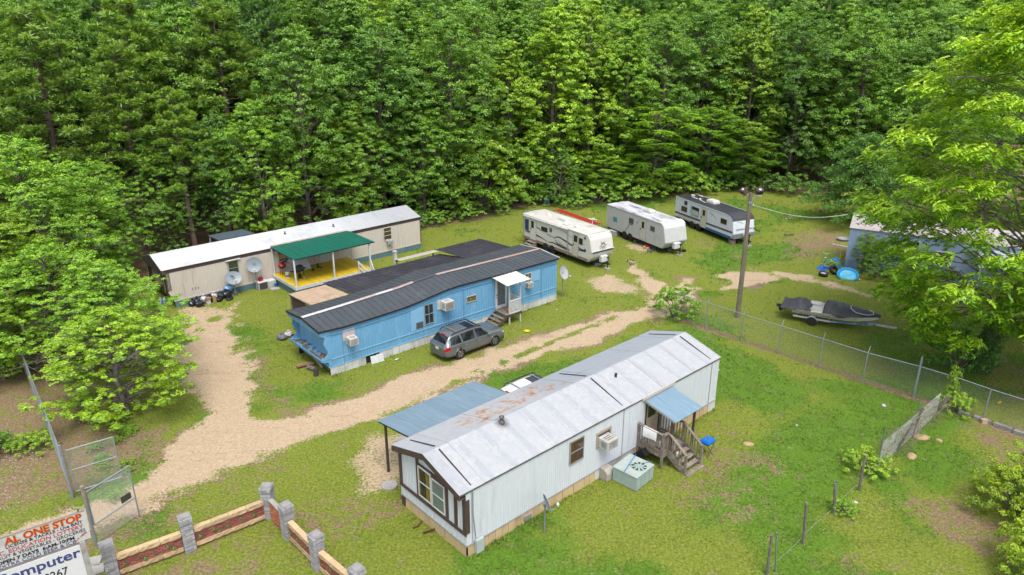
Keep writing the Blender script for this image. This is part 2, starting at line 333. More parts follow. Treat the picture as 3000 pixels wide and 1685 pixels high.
def clump_leaves(rs, c, r, n, flat=0.62, up=0.55, lsz=0.2, asp=0.6, shell=0.5):
    """leaves gathered in small rosettes over the upper dome of one bough"""
    m = max(5, int(n/42)); d = unit(rs.normal(size=(m,3))); d[:,2] = np.where(d[:,2] < -0.15, -d[:,2]*0.5, d[:,2]); d = unit(d)
    sc = d*(r*(shell + (1-shell)*rs.rand(m)**0.5))[:,None]*np.array([1,1,flat]); k = rs.randint(0, m, n); sr = r*(0.20 + 0.14*rs.rand(m))
    e = unit(rs.normal(size=(n,3))); e[:,2] = np.abs(e[:,2])*0.9 - 0.25; e = unit(e)
    P = sc[k] + e*(sr[k]*(0.35 + 0.75*rs.rand(n)))[:,None]*np.array([1,1,0.7]) + c
    N = e*0.75 + d[k]*0.35 + np.array([0,0,up]) + rs.normal(size=(n,3))*0.32
    L = lsz*(0.7+0.6*rs.rand(n)); hgt = (P[:,2]-c[2])/(r*flat+1e-6)
    br = (0.85 + 0.30*rs.rand(n))*(0.88 + 0.24*rs.rand(m))[k]; yl = np.clip(0.24 + 0.26*hgt + 0.30*e[:,2] + 0.16*rs.normal(size=n) + rs.normal()*.08, 0, 1)  # leaves paler towards the bough top, imitating light from above in the colour
    return P, N, L, L*asp, np.stack([br, yl, np.zeros(n), np.ones(n)], 1)
def join_leaves(name, parts, rs, m, fold=0.25, tdir=None):
    P, N, L, W, Cc = [np.concatenate([p[i] for p in parts]) for i in range(5)]
    return leaf_mesh(name, P, N, L, W, Cc, rs, m, fold, tdir)
def branch(mb, a, b, r0, r1, rng, seg=4, sag=0.12, n=5):
    a, b = Vector(a), Vector(b); d = b - a; k = d.length; pts = []
    for i in range(seg+1):
        t = i/seg; q = a + d*t + Vector((rng.uniform(-1,1), rng.uniform(-1,1), rng.uniform(-.6,.6)))*k*0.05*(1 if 0 < i < seg else 0); q.z += math.sin(t*math.pi)*k*sag
        pts.append(q)
    mb.tube(pts, [r0 + (r1-r0)*i/seg for i in range(seg+1)], n, caps=False)
def twigs(mb, c, rad, k, rng, r=0.018):
    for _ in range(k):
        a = Vector(c) + Vector((rng.uniform(-1,1), rng.uniform(-1,1), rng.uniform(-.5,.5)))*rad*0.6
        d = Vector((rng.uniform(-1,1), rng.uniform(-1,1), rng.uniform(-.5,.6)))*rad
        pts = [a, a+d*0.35+Vector((0,0,rng.uniform(-.1,.2)))*rad, a+d*0.7, a+d+Vector((0,0,rng.uniform(-.4,.1)))*rad]
        mb.tube(pts, [r, r*0.8, r*0.6, r*0.3], 4, caps=False)
        for _ in range(3):
            s0 = pts[rng.choice([1,2])]; mb.tube([s0, s0+Vector((rng.uniform(-1,1), rng.uniform(-1,1), rng.uniform(-.6,.3)))*rad*0.5], [r*0.5, r*0.2], 3, caps=False)
def broadleaf(seed, H=18.0, rx=4.2, zb=0.22, nclump=105, cr=1.25, lpc=270, lsz=0.23, top=0.55, flat=0.62, dead=5, asp=0.6, mname='crown', lean=(0,0), trunk_r=0.24):
    rng = random.Random(seed); rs = np.random.RandomState(seed); mb = MB(); parts = []
    wig = [Vector((rng.uniform(-.3,.3)+lean[0]*t, rng.uniform(-.3,.3)+lean[1]*t, 0)) for t in (0, .33, .66, 1)]; wig[0] = Vector((0,0,0))
    spine = lambda t: Vector((0,0,H*t)) + wig[min(3, int(t*3))].lerp(wig[min(3, int(t*3)+1)], t*3-int(t*3))
    mb.tube([Vector((0,0,-0.3))] + [spine(t) for t in (0.02,.15,.33,.5,.66,.8,.93)], [trunk_r*q for q in (1.5,1.15,1,.85,.68,.5,.33,.12)], 8, caps=False)
    for i in range(nclump):
        h = zb + (1-zb)*((i+rng.random())/nclump)**0.85
        q = (h-zb)/(1-zb)
        prof = math.sin(math.pi*min(1, q**top*0.93+0.07))**0.65 if q < 1 else 0.1
        if q < .42: prof = max(prof, .70)
        a = i*2.39996 + rng.uniform(-.5,.5); rad = rx*prof*(.25+.83*math.sqrt(rng.random()))
        sp = spine(min(h, .97)); c = np.array([sp.x + math.cos(a)*rad, sp.y + math.sin(a)*rad, H*h*0.97 + rng.uniform(-.3,.3)])
        r = cr*rng.uniform(.65, 1.25)*(0.75 if q > .85 else 1)
        parts.append(clump_leaves(rs, c, r, int(lpc*(r/cr)**2), flat, 0.55, lsz, asp))
        if rng.random() < 0.55:
            a0 = spine(max(0.08, h - 0.05 - rad/H*0.6)); branch(mb, a0, c, 0.02+0.07*trunk_r/0.24*(1-q*0.6), 0.015, rng)
    for _ in range(dead):
        a = rng.uniform(0, 6.28); h = rng.uniform(zb*0.7, 0.75); rad = rx*rng.uniform(.45, .95)
        c = Vector((math.cos(a)*rad, math.sin(a)*rad, H*h)); branch(mb, spine(max(.05, h-.08)), c, 0.05, 0.02, rng); twigs(mb, c, 1.3, 5, rng)
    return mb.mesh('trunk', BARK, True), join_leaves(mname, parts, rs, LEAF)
def pine(seed, H=20.0):
    rng = random.Random(seed); rs = np.random.RandomState(seed); mb = MB(); parts = []
    mb.tube([(0,0,-.3),(0,0,.4),(.1,0,H*.3),(.05,.1,H*.6),(.15,.1,H*.98)], [.34,.26,.22,.16,.03], 8, caps=False)
    for i in range(64):
        q = (i+rng.random())/64; h = 0.36 + 0.63*q; L = (3.4*(1-q)**0.7+0.5)*rng.uniform(.6,1.15)
        if q < .2: L *= rng.choice([.3, 1.0, 1.1])
        a = i*2.39996 + rng.uniform(-.4,.4); d = Vector((math.cos(a), math.sin(a), 0)); p0 = Vector((.1,.08,H*h)); p1 = p0 + d*L + Vector((0,0,L*rng.uniform(.05,.4)))
        branch(mb, p0, p1, .05, .02, rng, 4, -0.06)
        for k in range(3 + int(L*1.7)):
            t = 1 - 0.6*rng.random()**1.4; c = p0.lerp(p1, t) + Vector((rng.uniform(-.5,.5), rng.uniform(-.5,.5), rng.uniform(0,.35)))
            n = 54; dv = unit(rs.normal(size=(n,3)) + np.array([0,0,.45])); r = .42*rng.uniform(.8,1.25)
            P = np.array(c) + dv*r*0.55; hg = dv[:,2]
            N = np.cross(dv, rs.normal(size=(n,3))); Lq = r*(0.8+0.4*rs.rand(n))
            parts.append((P, N, Lq, Lq*0.17, np.stack([.8+.4*rs.rand(n), np.clip(.3+.4*hg+.15*rs.normal(size=n),0,1), np.zeros(n), np.ones(n)],1), dv))  # needles pointing up are paler, overhead light put into their colour
    for _ in range(10):
        a = rng.uniform(0,6.28); h = rng.uniform(.15,.4); c = Vector((math.cos(a)*1.6, math.sin(a)*1.6, H*h)); mb.tube([(0.05,0,H*h+.1), c], [.03,.01], 4, caps=False)
    T = np.concatenate([p[5] for p in parts])
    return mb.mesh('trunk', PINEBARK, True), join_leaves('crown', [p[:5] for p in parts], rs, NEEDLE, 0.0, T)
def mound(seed, rx=2.0, h=2.2, n=26, cr=0.75, lpc=150, lsz=0.16, asp=0.65, flat=0.7, up=0.5):
    rng = random.Random(seed); rs = np.random.RandomState(seed); mb = MB(); parts = []
    for i in range(n):
        a = i*2.39996; q = math.sqrt((i+.5)/n); z = h*math.sqrt(max(0, 1-q*q*.9))*rng.uniform(.55,1); c = np.array([math.cos(a)*rx*q, math.sin(a)*rx*q, max(.18, z-cr*.4)])
        r = cr*rng.uniform(.7,1.25); parts.append(clump_leaves(rs, c, r, int(lpc*(r/cr)**2), flat, up, lsz, asp, .35))
        mb.tube([(c[0]*.15, c[1]*.15, -.1), (c[0]*.5, c[1]*.5, c[2]*.6), tuple(c)], [.035,.025,.01], 4, caps=False)
    return mb.mesh('stem', BARK, True), join_leaves('foliage', parts, rs, LEAF)
def feathery(seed, H=7.0, rx=3.0, n=60, lean=(0,0)):
    """flat layered sprays of compound leaves (mimosa, sumac)"""
    rng = random.Random(seed); rs = np.random.RandomState(seed); mb = MB(); P=[];N=[];L=[];W=[];Cc=[]; D=[]
    mb.tube([(0,0,-.2),(0.1,0,H*.3),(.2,.1,H*.6),(.1,.1,H*.9)], [.12,.1,.07,.02], 6, caps=False)
    for i in range(n):
        q = (i+.5)/n; a = i*2.39996; h = H*(.25+.75*q); rad = rx*math.sin(math.pi*(.15+.75*q))**.7*rng.uniform(.45,1.05); c = Vector((math.cos(a)*rad, math.sin(a)*rad, h))
        branch(mb, (0.1,0.05,h-.25*rad-.4), c, .035, .012, rng)
        for k in range(14):
            d = Vector((rng.uniform(-1,1), rng.uniform(-1,1), rng.uniform(-.25,.12))).normalized(); ln = rng.uniform(.5,.85); s = Vector((-d.y, d.x, 0)).normalized()
            for j in range(7):
                for sd in (-1,1):
                    p = c + d*ln*(j+1)/7 + s*sd*.11 + Vector((0,0,-.12*((j+1)/7)**2)); P.append(p); N.append((rng.uniform(-.25,.25), rng.uniform(-.25,.25), 1)); L.append(.24); W.append(.085); D.append(s*sd+d*.4)
                    Cc.append((rng.uniform(.85,1.2), min(1,max(0,.15+.5*q+rng.gauss(0,.12))), 0, 1))  # leaflets paler with height, light from above put into the colour
    return mb.mesh('trunk', BARK, True), leaf_mesh('crown', np.array(P), np.array(N), np.array(L), np.array(W), np.array(Cc), rs, LEAF, .1, np.array(D))

PROTO = {}
def proto(k, f):
    if k not in PROTO: PROTO[k] = f()
    return PROTO[k]
for i in range(4): proto(f'oak{i}', lambda i=i: broadleaf(11+i, 18, 4.4, .06, 112, 1.5, 430, .20, .8+.12*i, .82, dead=8))
for i in range(3): proto(f'poplar{i}', lambda i=i: broadleaf(31+i, 20, 3.7, .06, 112, 1.25, 380, .22, .72, 1.0, dead=4, asp=.75))
for i in range(2): proto(f'pine{i}', lambda i=i: pine(51+i))
for i in range(2): proto(f'open{i}', lambda i=i: broadleaf(71+i, 12, 4.2,   .08, 115, 1.0, 260, .17, .8, .7, dead=12, trunk_r=.16))
for i in range(2): proto(f'mimosa{i}', lambda i=i: feathery(81+i))
for i in range(3): proto(f'mound{i}', lambda i=i: mound(91+i))
proto('vine0', lambda: mound(97, 1.7, 5.5, 46, .8, 170, .2, .8, .8, .25))
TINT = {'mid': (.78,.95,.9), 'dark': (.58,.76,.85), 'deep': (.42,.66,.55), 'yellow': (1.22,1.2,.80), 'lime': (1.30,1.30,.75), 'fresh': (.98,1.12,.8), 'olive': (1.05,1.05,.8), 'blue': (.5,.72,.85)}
def tree(kind, x, y, h, tint, label, group=None, wide=1.0, rz=None, cat='tree', name=None):
    tr, cr = PROTO[kind]; fam = kind.rstrip('0123456789'); base = {'oak':18,'poplar':20,'pine':20,'open':12,'mimosa':7,'mound':2.2,'hedge':2.6,'vine':5.5,'pecan':21,'cedar':8}[fam]
    shrub = fam in ('mound','vine','hedge')
    s = h/base; rz = rng_t.uniform(0, 6.28) if rz is None else rz
    nm = name or {'oak':'broadleaf_tree','poplar':'tall_tree','pine':'pine_tree','open':'sapling_tree','mimosa':'feathery_tree','mound':'shrub','vine':'vine_shrub','hedge':'hedge_bush'}[fam]
    t = thing(nm, label, cat, (x, y, 0), rz, group)
    t.scale = (s*wide, s*wide, s)
    a = link('stem' if shrub else 'trunk', tr, t); b = link('foliage' if shrub else 'crown', cr, t)
    c = TINT[tint] if isinstance(tint, str) else tint; j = rng_t.uniform(.9, 1.1)
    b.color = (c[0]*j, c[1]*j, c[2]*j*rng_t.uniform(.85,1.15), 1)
    return t
rng_t = random.Random(5)
# ------------------------------------------------------------------ trees
# edge of the wood, front row: kind, x, y, height, tint, width factor, label
FRONT = [
 ('oak0',-33.0,56.0,8.5,'mid',1.0,'full green broadleaf tree at the wood edge beyond the long chain link fence'),
 ('oak1',-29.5,59.5,10.5,'mid',.9,'low spreading green tree beside the brown gable of the cream mobile home'),
 ('oak2',-25.0,61.5,11.5,'dark',.9,'dark leafy tree with bare grey twigs beyond the brown gable end'),
 ('oak3',-22.0,62.0,12.5,'fresh',1.0,'bright leafy tree overhanging the little grey shed roof'),
 ('oak1',-19.0,65.5,18.0,'mid',.95,'tall leafy tree with dead grey branches rising behind the shed roof'),
 ('oak0',-14.6,66.5,12.0,'fresh',1.05,'broad bright green tree close behind the middle of the white roof'),
 ('oak2',-12.6,70.0,18.5,'dark',1.05,'tall dense dark green tree behind the cream mobile home'),
 ('oak3',-8.6,69.5,12.0,'mid',1.0,'round leafy tree at the far end of the long white roof'),
 ('oak0',-6.0,72.5,19.0,'mid',1.05,'tall blue green tree between cream home and camper with emblem'),
 ('vine0',-3.2,73.0,9.0,'yellow',1.0,'vine smothered column of bright leaves beside the dark gap in the wood'),
 ('poplar0',-0.2,77.5,17.0,'yellow',1.0,'yellow green tree above the dark gap in the wood'),
 ('vine0',1.0,77.0,7.5,'fresh',1.0,'vine covered leafy mound behind the red sheet'),
 ('poplar1',4.6,80.0,20.0,'lime',1.05,'brightest yellow green tall tree behind the camper with emblem'),
 ('open0',5.2,76.5,6.5,'dark',1.0,'small shrubby tree with pale crooked stem behind the red sheet'),
 ('poplar2',8.6,82.0,20.5,'lime',1.0,'tall yellow green tree behind the plain middle camper'),
 ('mimosa0',10.2,78.6,5.0,'fresh',1.3,'low feathery sumac behind the plain middle camper'),
 ('poplar0',13.0,83.0,19.0,'fresh',1.0,'tall fresh green tree between the middle and black roofed campers'),
 ('mimosa1',16.2,80.5,10.0,'fresh',1.15,'feathery leaved tree standing behind the black roofed camper'),
 ('oak3',17.5,86.0,19.5,'mid',1.0,'tall rounded tree rising above the black roofed camper'),
 ('mimosa0',22.8,84.0,9.5,'mid',1.05,'slender feathery tree behind the utility pole floodlights'),
 ('oak1',22.5,89.0,19.5,'dark',1.05,'large dark tree rising above the floodlights on the pole'),
 ('poplar1',28.0,87.5,20.0,'yellow',.95,'tall bright tree at the far end of the back lawn'),
 ('mimosa1',27.0,84.5,7.5,'mid',1.2,'spreading feathery tree along the far end of the back lawn'),
 ('oak2',33.5,87.0,19.0,'dark',1.0,'dark tall tree at the lawn corner beyond the drooping cedar'),
 ('oak0',39.5,84.0,20.0,'mid',1.0,'tall tree beyond the light blue mobile home and cedar'),
 ('oak1',45.0,67.0,15.0,'mid',1.1,'leafy tree close behind the light blue mobile home roof'),
 ('oak2',53.0,70.0,18.0,'mid',1.1,'tall leafy tree beyond the shade tree and light blue home'),
 ('oak0',50.0,59.0,12.0,'fresh',1.1,'leafy tree at the far end of the light blue mobile home'),
 ('oak3',46.0,80.0,20.0,'mid',1.0,'tall tree far beyond the light blue mobile home'),
]
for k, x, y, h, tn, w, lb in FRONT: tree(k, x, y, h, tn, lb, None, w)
PINES = [(-36.5,57.5,19.6,'tallest dark pine towering above the fence side trees'), (-31.5,60.0,17.2,'dark pine beside the tallest pine with bare trunk showing'),
         (-42,54.5,17.5,'dark pine at the edge of the picture above the sunlit saplings'), (-27.6,60.0,13.6,'pine with low level limbs reaching over the dark trunks'),
         (-33.5,66,20.5,'pine behind the tallest pine'), (-26,67.5,20,'thin crowned pine among the dark trunks'), (-45,60,20,'pine deep behind the saplings at the fence')]
for i, (x, y, h, lb) in enumerate(PINES): tree(f'pine{i%2}', x, y, h, 'olive' if i % 2 else 'olive', lb, 'pines at the wood edge', 1.35, cat='pine tree')
NEAR = [
 ('open0',-19.9,32.6,5.8,'yellow',1.75,'sparse sapling tree with pale stem nearest the driveway junction'),
 ('open1',-26.0,38.0,7.4,'fresh',1.4,'leafy sapling growing against the chain link fence by the scrub'),
 ('open1',-25.0,40.6,5.6,'yellow',1.35,'airy sapling between the sand lot and the fence'),
 ('open0',-29.6,43.0,9.0,'fresh',1.25,'tall airy sapling halfway along the chain link fence'),
 ('oak0',-32.0,46.5,12.0,'fresh',1.35,'leafy light green tree standing in the fence line'),
 ('oak1',-30.5,50.5,8.5,'fresh',1.1,'leafy tree just outside the brown gable of the cream home'),
 ('open0',-36.5,50.0,11.0,'yellow',1.25,'largest yellow green tree above the fence below the pines'),
 ('open1',-31.5,54.0,9.0,'fresh',1.1,'airy tree between the pines and the brown gable'),
 ('oak2',-30.5,40.5,8.5,'yellow',1.5,'low leafy tree over the fence beside the scrub meadow'),
 ('oak3',-41.0,52.0,10.5,'yellow',1.1,'light green tree at the fence far end under the pines'),
 ('open0',-34.8,44.0,10.5,'fresh',1.4,'shaded leafy tree beyond the fence and scrub'),
 ('open1',-22.6,37.2,6.4,'fresh',1.5,'low leafy sapling between the nearest sapling and the fence line'),
 ('oak1',-28.6,36.2,5.6,'yellow',1.5,'squat leafy tree leaning over the fence above the white flowers'),
 ('oak0',-40.0,47.5,10.5,'fresh',1.1,'broad leafy tree beyond the fence at the picture edge'),
]
for k, x, y, h, tn, w, lb in NEAR: tree(k, x, y, h, tn, lb, 'trees along the chain link fence by the driveway', w)
# the rest of the wood
kinds = ['oak0','oak1','oak2','oak3','poplar0','poplar1','poplar2','oak2','pine0']
EX = [-60,-36,-26,-10,-3,4,11,20,28,38,60,90]; EY = [62,63,66,72,76,81,85,90,88,86,84,84]
for row in range(8):
    yo = 5 + row*5.2 + row*row*0.35; x = -52 - row*6
    while x < 52 + row*7:
        ye = float(np.interp(x, EX, EY)); xx = x + rng_t.uniform(-1.6, 1.6); yy = ye + yo + rng_t.uniform(-2, 2)
        left = xx < -20 - row*1.5
        k = rng_t.choice(['pine0','pine1','oak2','oak0','pine0'] if left and row < 4 else kinds)
        c = xx/yy
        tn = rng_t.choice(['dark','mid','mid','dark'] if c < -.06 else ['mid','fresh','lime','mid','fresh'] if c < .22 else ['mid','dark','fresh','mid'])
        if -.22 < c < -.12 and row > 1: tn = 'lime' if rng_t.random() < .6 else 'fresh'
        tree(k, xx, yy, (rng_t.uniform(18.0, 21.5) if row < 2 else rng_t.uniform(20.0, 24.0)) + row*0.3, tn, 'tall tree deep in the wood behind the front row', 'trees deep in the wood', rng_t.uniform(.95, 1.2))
        x += rng_t.uniform(4.6, 6.6) + row*0.3
# undergrowth mounds along the wood edge
UND = [(-9.8,67.3,2.0,'dark','dark shrub at the far corner of the cream mobile home'),(-7.6,68.4,1.6,'fresh','low bright shrub beyond the far corner of the cream home'),(-4.6,71.0,2.0,'fresh','leafy shrub under the vine smothered column'),
 (-1.6,73.2,1.8,'mid','weedy shrub in front of the dark gap'),(2.9,76.6,1.6,'mid','weedy shrub beside the blue junk at the wood edge'),(6.6,75.8,1.9,'fresh','bushy weeds behind the roof ladder of the camper with emblem'),
 (9.2,77.0,2.6,'fresh','leafy bush between the two paler campers'),(12.8,78.5,3.2,'fresh','rounded bush just behind the middle camper roof'),(14.6,79.6,3.4,'yellow','bright bush behind the bare end of the middle camper'),
 (19.4,82.0,3.4,'yellow','bright leafy bush behind the rooftop unit of the black roofed camper'),(21.4,82.6,2.6,'fresh','bush at the lawn edge behind the pole'),(24.4,84.0,2.2,'mid','low bush at the lawn edge past the pole'),
 (27.4,83.4,1.9,'mid','low bush at the middle of the lawn far edge'),(30.2,83.0,2.2,'dark','dark low bush near the cedar at the lawn edge'),(32.4,81.5,2.4,'dark','dark bush tucked behind the cedar'),
 (-23.2,57.6,1.6,'dark','shade shrub beside the shed posts'),(-27.2,55.0,1.8,'dark','shade shrub behind the brown gable'),(-17.0,63.4,1.5,'mid','low shrub behind the white roof'),
 (-0.2,75.6,2.4,'yellow','bright vine mound below the dark gap'),(4.4,77.9,2.6,'mid','leafy mound under the small crooked tree'),(24.0,87,4.2,'dark','dark bushes deep under the feathery tree'),(17.0,83.8,4.2,'mid','tall bushes between feathery tree and black roofed camper')]
for i, (x, y, h, tn, lb) in enumerate(UND): tree(f'mound{i%3}', x, y, h, tn, lb, 'shrubs along the wood edge', .95, cat='shrub')

# big pecan by the fence corner
def pecan():
    rng = random.Random(200); rs = np.random.RandomState(200); mb = MB(); P=[];N=[];L=[];W=[];Cc=[];D=[]
    sp = [Vector(p) for p in ((0,0,-.3),(.05,.05,.6),(.35,.2,2.2),(.9,.5,4.2),(1.3,.8,7),(1.6,1,11),(1.8,1.2,15),(2.0,1.2,19))]
    mb.tube(sp, [.62,.46,.40,.36,.30,.22,.14,.05], 10, caps=False)
    def spn(z):
        for a, b in zip(sp, sp[1:]):
            if a.z <= z <= b.z: return a.lerp(b, (z-a.z)/(b.z-a.z))
        return sp[-1]
    n = 300
    for i in range(n):
        q = (i+.5)/n; z = 3.3 + 18.2*q; a = i*2.39996 + rng.uniform(-.4,.4)
        R_ = 9.6*math.sin(math.pi*min(1, .13+.80*q))**.75
        rad = R_*rng.uniform(.35,1.0)**.7
        if z < 6.5 and math.cos(a) > -0.1 and rng.random() < .3: continue
        o = spn(min(z, 18)); c = Vector((o.x+math.cos(a)*rad, o.y+math.sin(a)*rad, z - .10*rad))
        if rng.random() < .42: branch(mb, spn(max(3.2, min(17.5, z - 1.2 - rad*.30))), c, .085*(1-.6*q), .015, rng, 5, .10)
        outd = Vector((math.cos(a), math.sin(a), 0))
        for k in range(rng.randint(40, 50)):
            d0 = Vector((rng.gauss(0,1), rng.gauss(0,1), rng.gauss(0,.5))).normalized(); b0 = c + Vector((d0.x*1.15, d0.y*1.15, d0.z*.6))*rng.random()**.5
            dd = (outd*.6 + Vector((rng.gauss(0,.7), rng.gauss(0,.7), rng.uniform(-.5,.25)))).normalized(); ln = rng.uniform(.32,.55); s = dd.cross(Vector((0,0,1))).normalized()
            hue = min(1, max(0, .18 + .45*(d0.z) + .3*q + rng.gauss(0,.14))); br = rng.uniform(.8,1.2)  # upper sprays paler, top light put into the leaf colour
            for j in range(4):
                t = (j+1)/4
                for sd in (-1,1):
                    p = b0 + dd*ln*t + s*sd*.07 + Vector((0,0,-.20*t*t)); P.append(p); N.append((s.x*sd*.35+rng.gauss(0,.25), s.y*sd*.35+rng.gauss(0,.25), .9)); L.append(.31); W.append(.12); D.append(s*sd*.8+dd*.6+Vector((0,0,-.35))); Cc.append((br, hue, 0, 1))
    for k in range(26):
        a = rng.uniform(0,6.28); z = rng.uniform(4,17); o = spn(z); c = Vector((o.x+math.cos(a)*rng.uniform(3,8), o.y+math.sin(a)*rng.uniform(3,8), z+rng.uniform(0,2))); branch(mb, o, c, .07, .02, rng, 5, .12); twigs(mb, c, 1.2, 3, rng)
    cm = leaf_mesh('crown', np.array(P), np.array(N), np.array(L), np.array(W), np.array(Cc), rs, LEAF, .12, np.array(D))
    return mb.mesh('trunk', BARK, True), cm
PROTO['pecan0'] = pecan()
pt = tree('pecan0', 27.06, 37.3, 21, (1.35,1.32,.6), 'huge yellow green shade tree with leaning ivy clad trunk beside the fence corner', rz=R(-8), name='shade_tree')
def ivy():
    rs = np.random.RandomState(3); n = 2600; t = rs.rand(n)**1.3; z = t*4.3; a = rs.uniform(1.6, 5.6, n); r = .50-.06*t + .22*rs.rand(n)
    P = np.stack([.95*t*.9 + np.cos(a)*r, .5*t*.9 + np.sin(a)*r, z], 1); N = np.stack([np.cos(a), np.sin(a), .4+0*a], 1) + rs.normal(size=(n,3))*.35
    L = .13*(.7+.6*rs.rand(n)); return leaf_mesh('ivy', P, N, L, L*.8, np.stack([.75+.4*rs.rand(n), .1+.2*rs.rand(n), 0*t, 0*t+1], 1), rs, LEAF)
iv = link('ivy', ivy(), pt); iv.color = (.42,.62,.5,1)
tree('mound0', 25.9, 37.6, 2.5, 'deep', 'dark green bush at the foot of the ivy clad trunk', None, .72, cat='shrub')
# drooping cedar beyond the light blue home
def cedar():
    rng = random.Random(9); rs = np.random.RandomState(9); mb = MB(); parts = []; T = []
    mb.tube([(0,0,-.3),(.2,0,2),(.6,.1,5),(.9,.1,8)], [.3,.24,.16,.03], 8, caps=False)
    for i in range(95):
        q = (i+.5)/95; a = i*2.39996; L = (5.6*(1-q)**.6+.7)*rng.uniform(.5,1.1); h = 1.6+6.3*q; d = Vector((math.cos(a), math.sin(a), 0))
        p0 = Vector((.1+.8*q, 0, h)); p1 = p0 + d*L + Vector((0,0,.4-.20*L)); branch(mb, p0, p1, .05, .012, rng, 4, .12)
        for k in range(3+int(L*1.6)):
            c = p0.lerp(p1, 1-.75*rng.random()**1.2) + Vector((rng.uniform(-.4,.4), rng.uniform(-.4,.4), .25)); n = 52; dv = unit(rs.normal(size=(n,3))*np.array([1,1,.6]) + np.array([d.x*.6, d.y*.6, -.35]))
            P = np.array(c) + dv*.34*rs.rand(n,1)**.5 + rs.normal(size=(n,3))*.12; Lq = .26*(.7+.6*rs.rand(n)); parts.append((P, np.cross(dv, rs.normal(size=(n,3)))+np.array([0,0,.5]), Lq, Lq*.26, np.stack([.75+.5*rs.rand(n), .1+.2*rs.rand(n), 0*Lq, 0*Lq+1],1))); T.append(dv)
    return mb.mesh('trunk', PINEBARK, True), join_leaves('crown', parts, rs, NEEDLE, .05, np.concatenate(T))
PROTO['cedar0'] = cedar()
tree('cedar0', 34.2, 68.5, 8.2, (.75,.95,1.0), 'dark drooping cedar standing behind the light blue mobile home', name='cedar_tree')
# shrubs inside the yard
tree('mound1', 11.1, 45.2, 2.3, 'fresh', 'round green bush at the end post of the chain link fence', None, .72, cat='shrub')
tree('mound2', 28.6, 53.3, 1.7, 'mid', 'leafy shrub against the wall of the light blue mobile home', None, .8, cat='shrub')
tree('mound0', 30.4, 51.8, 1.9, 'mid', 'larger shrub beside the light blue mobile home under the shade tree', None, .85, cat='shrub')
tree('mimosa1', 28.0, 54.4, 3.2, 'mid', 'feathery weed tree growing at the light blue home corner', None, .7, cat='sapling')
tree('mound2', 25.9, 55.3, .75, 'yellow', 'low weed clump between the blue tarps', None, 1.0, cat='weed')
tree('mound1', 22.9, 32.6, 1.3, 'yellow', 'leafy vine clump at the sagging fence end', None, .7, cat='vine')
tree('vine0', 22.75, 33.0, 2.6, 'yellow', 'vine climbing the thin post near the thick corner post', None, .32, cat='vine')
tree('open1', 27.6, 29.9, 3.2, 'mid', 'straggly climbing shrub on the fence above the grey sleepers', None, .8, cat='shrub')
def hedge(seed, rx, h):
    tr, fo = mound(seed, rx, h, 60, .62, 300, .10, .55, .85, .35); return tr, fo
PROTO['hedge0'] = hedge(301, 1.9, 2.6)
tree('hedge0', 20.9, 24.2, 2.9, (1.45,1.25,.6), 'yellow tipped evergreen hedge bush below the grey sleepers', 'yellow hedge bushes', .82, cat='hedge bush')
tree('hedge0', 19.5, 20.6, 2.6, (1.45,1.25,.6), 'yellow tipped hedge bush at the bottom corner of the picture', 'yellow hedge bushes', .85, rz=2.0, cat='hedge bush')
tree('mound2', 16.0, 27.6, .9, 'yellow', 'weeds grown round the middle of the old fence', None, 1.2, cat='weed')
tree('mound0', 13.7, 24.6, .6, 'fresh', 'weed tuft at the foot of a paired fence post', None, 1.0, cat='weed')
# scrub meadow beyond the gate
rw = random.Random(44)
for i in range(34):
    while True:
        x, y = rw.uniform(-36, -19.6), rw.uniform(23.6, 39)
        if x < -18.8 - (y-25.5)*0.82 - 0.4: break
    tree(f'mound{i%3}', x, y, rw.uniform(.45, 1.3), rw.choice(['yellow','fresh','mid','olive']), 'low weed tuft in the scrub beyond the chain link fence', 'weeds in the scrub meadow', rw.uniform(.8,1.5), cat='weed')
for i in range(16):
    x = rw.uniform(-24.5, -17.6); y = 25 + (-18.6-x)*1.25 + rw.uniform(1.0, 4.0)
    tree(f'mound{i%3}', x+1.2, y, rw.uniform(.25, .6), rw.choice(['fresh','mid','olive']), 'small weed tuft under the saplings inside the fence', 'weeds under the driveway saplings', rw.uniform(.8,1.6), cat='weed')

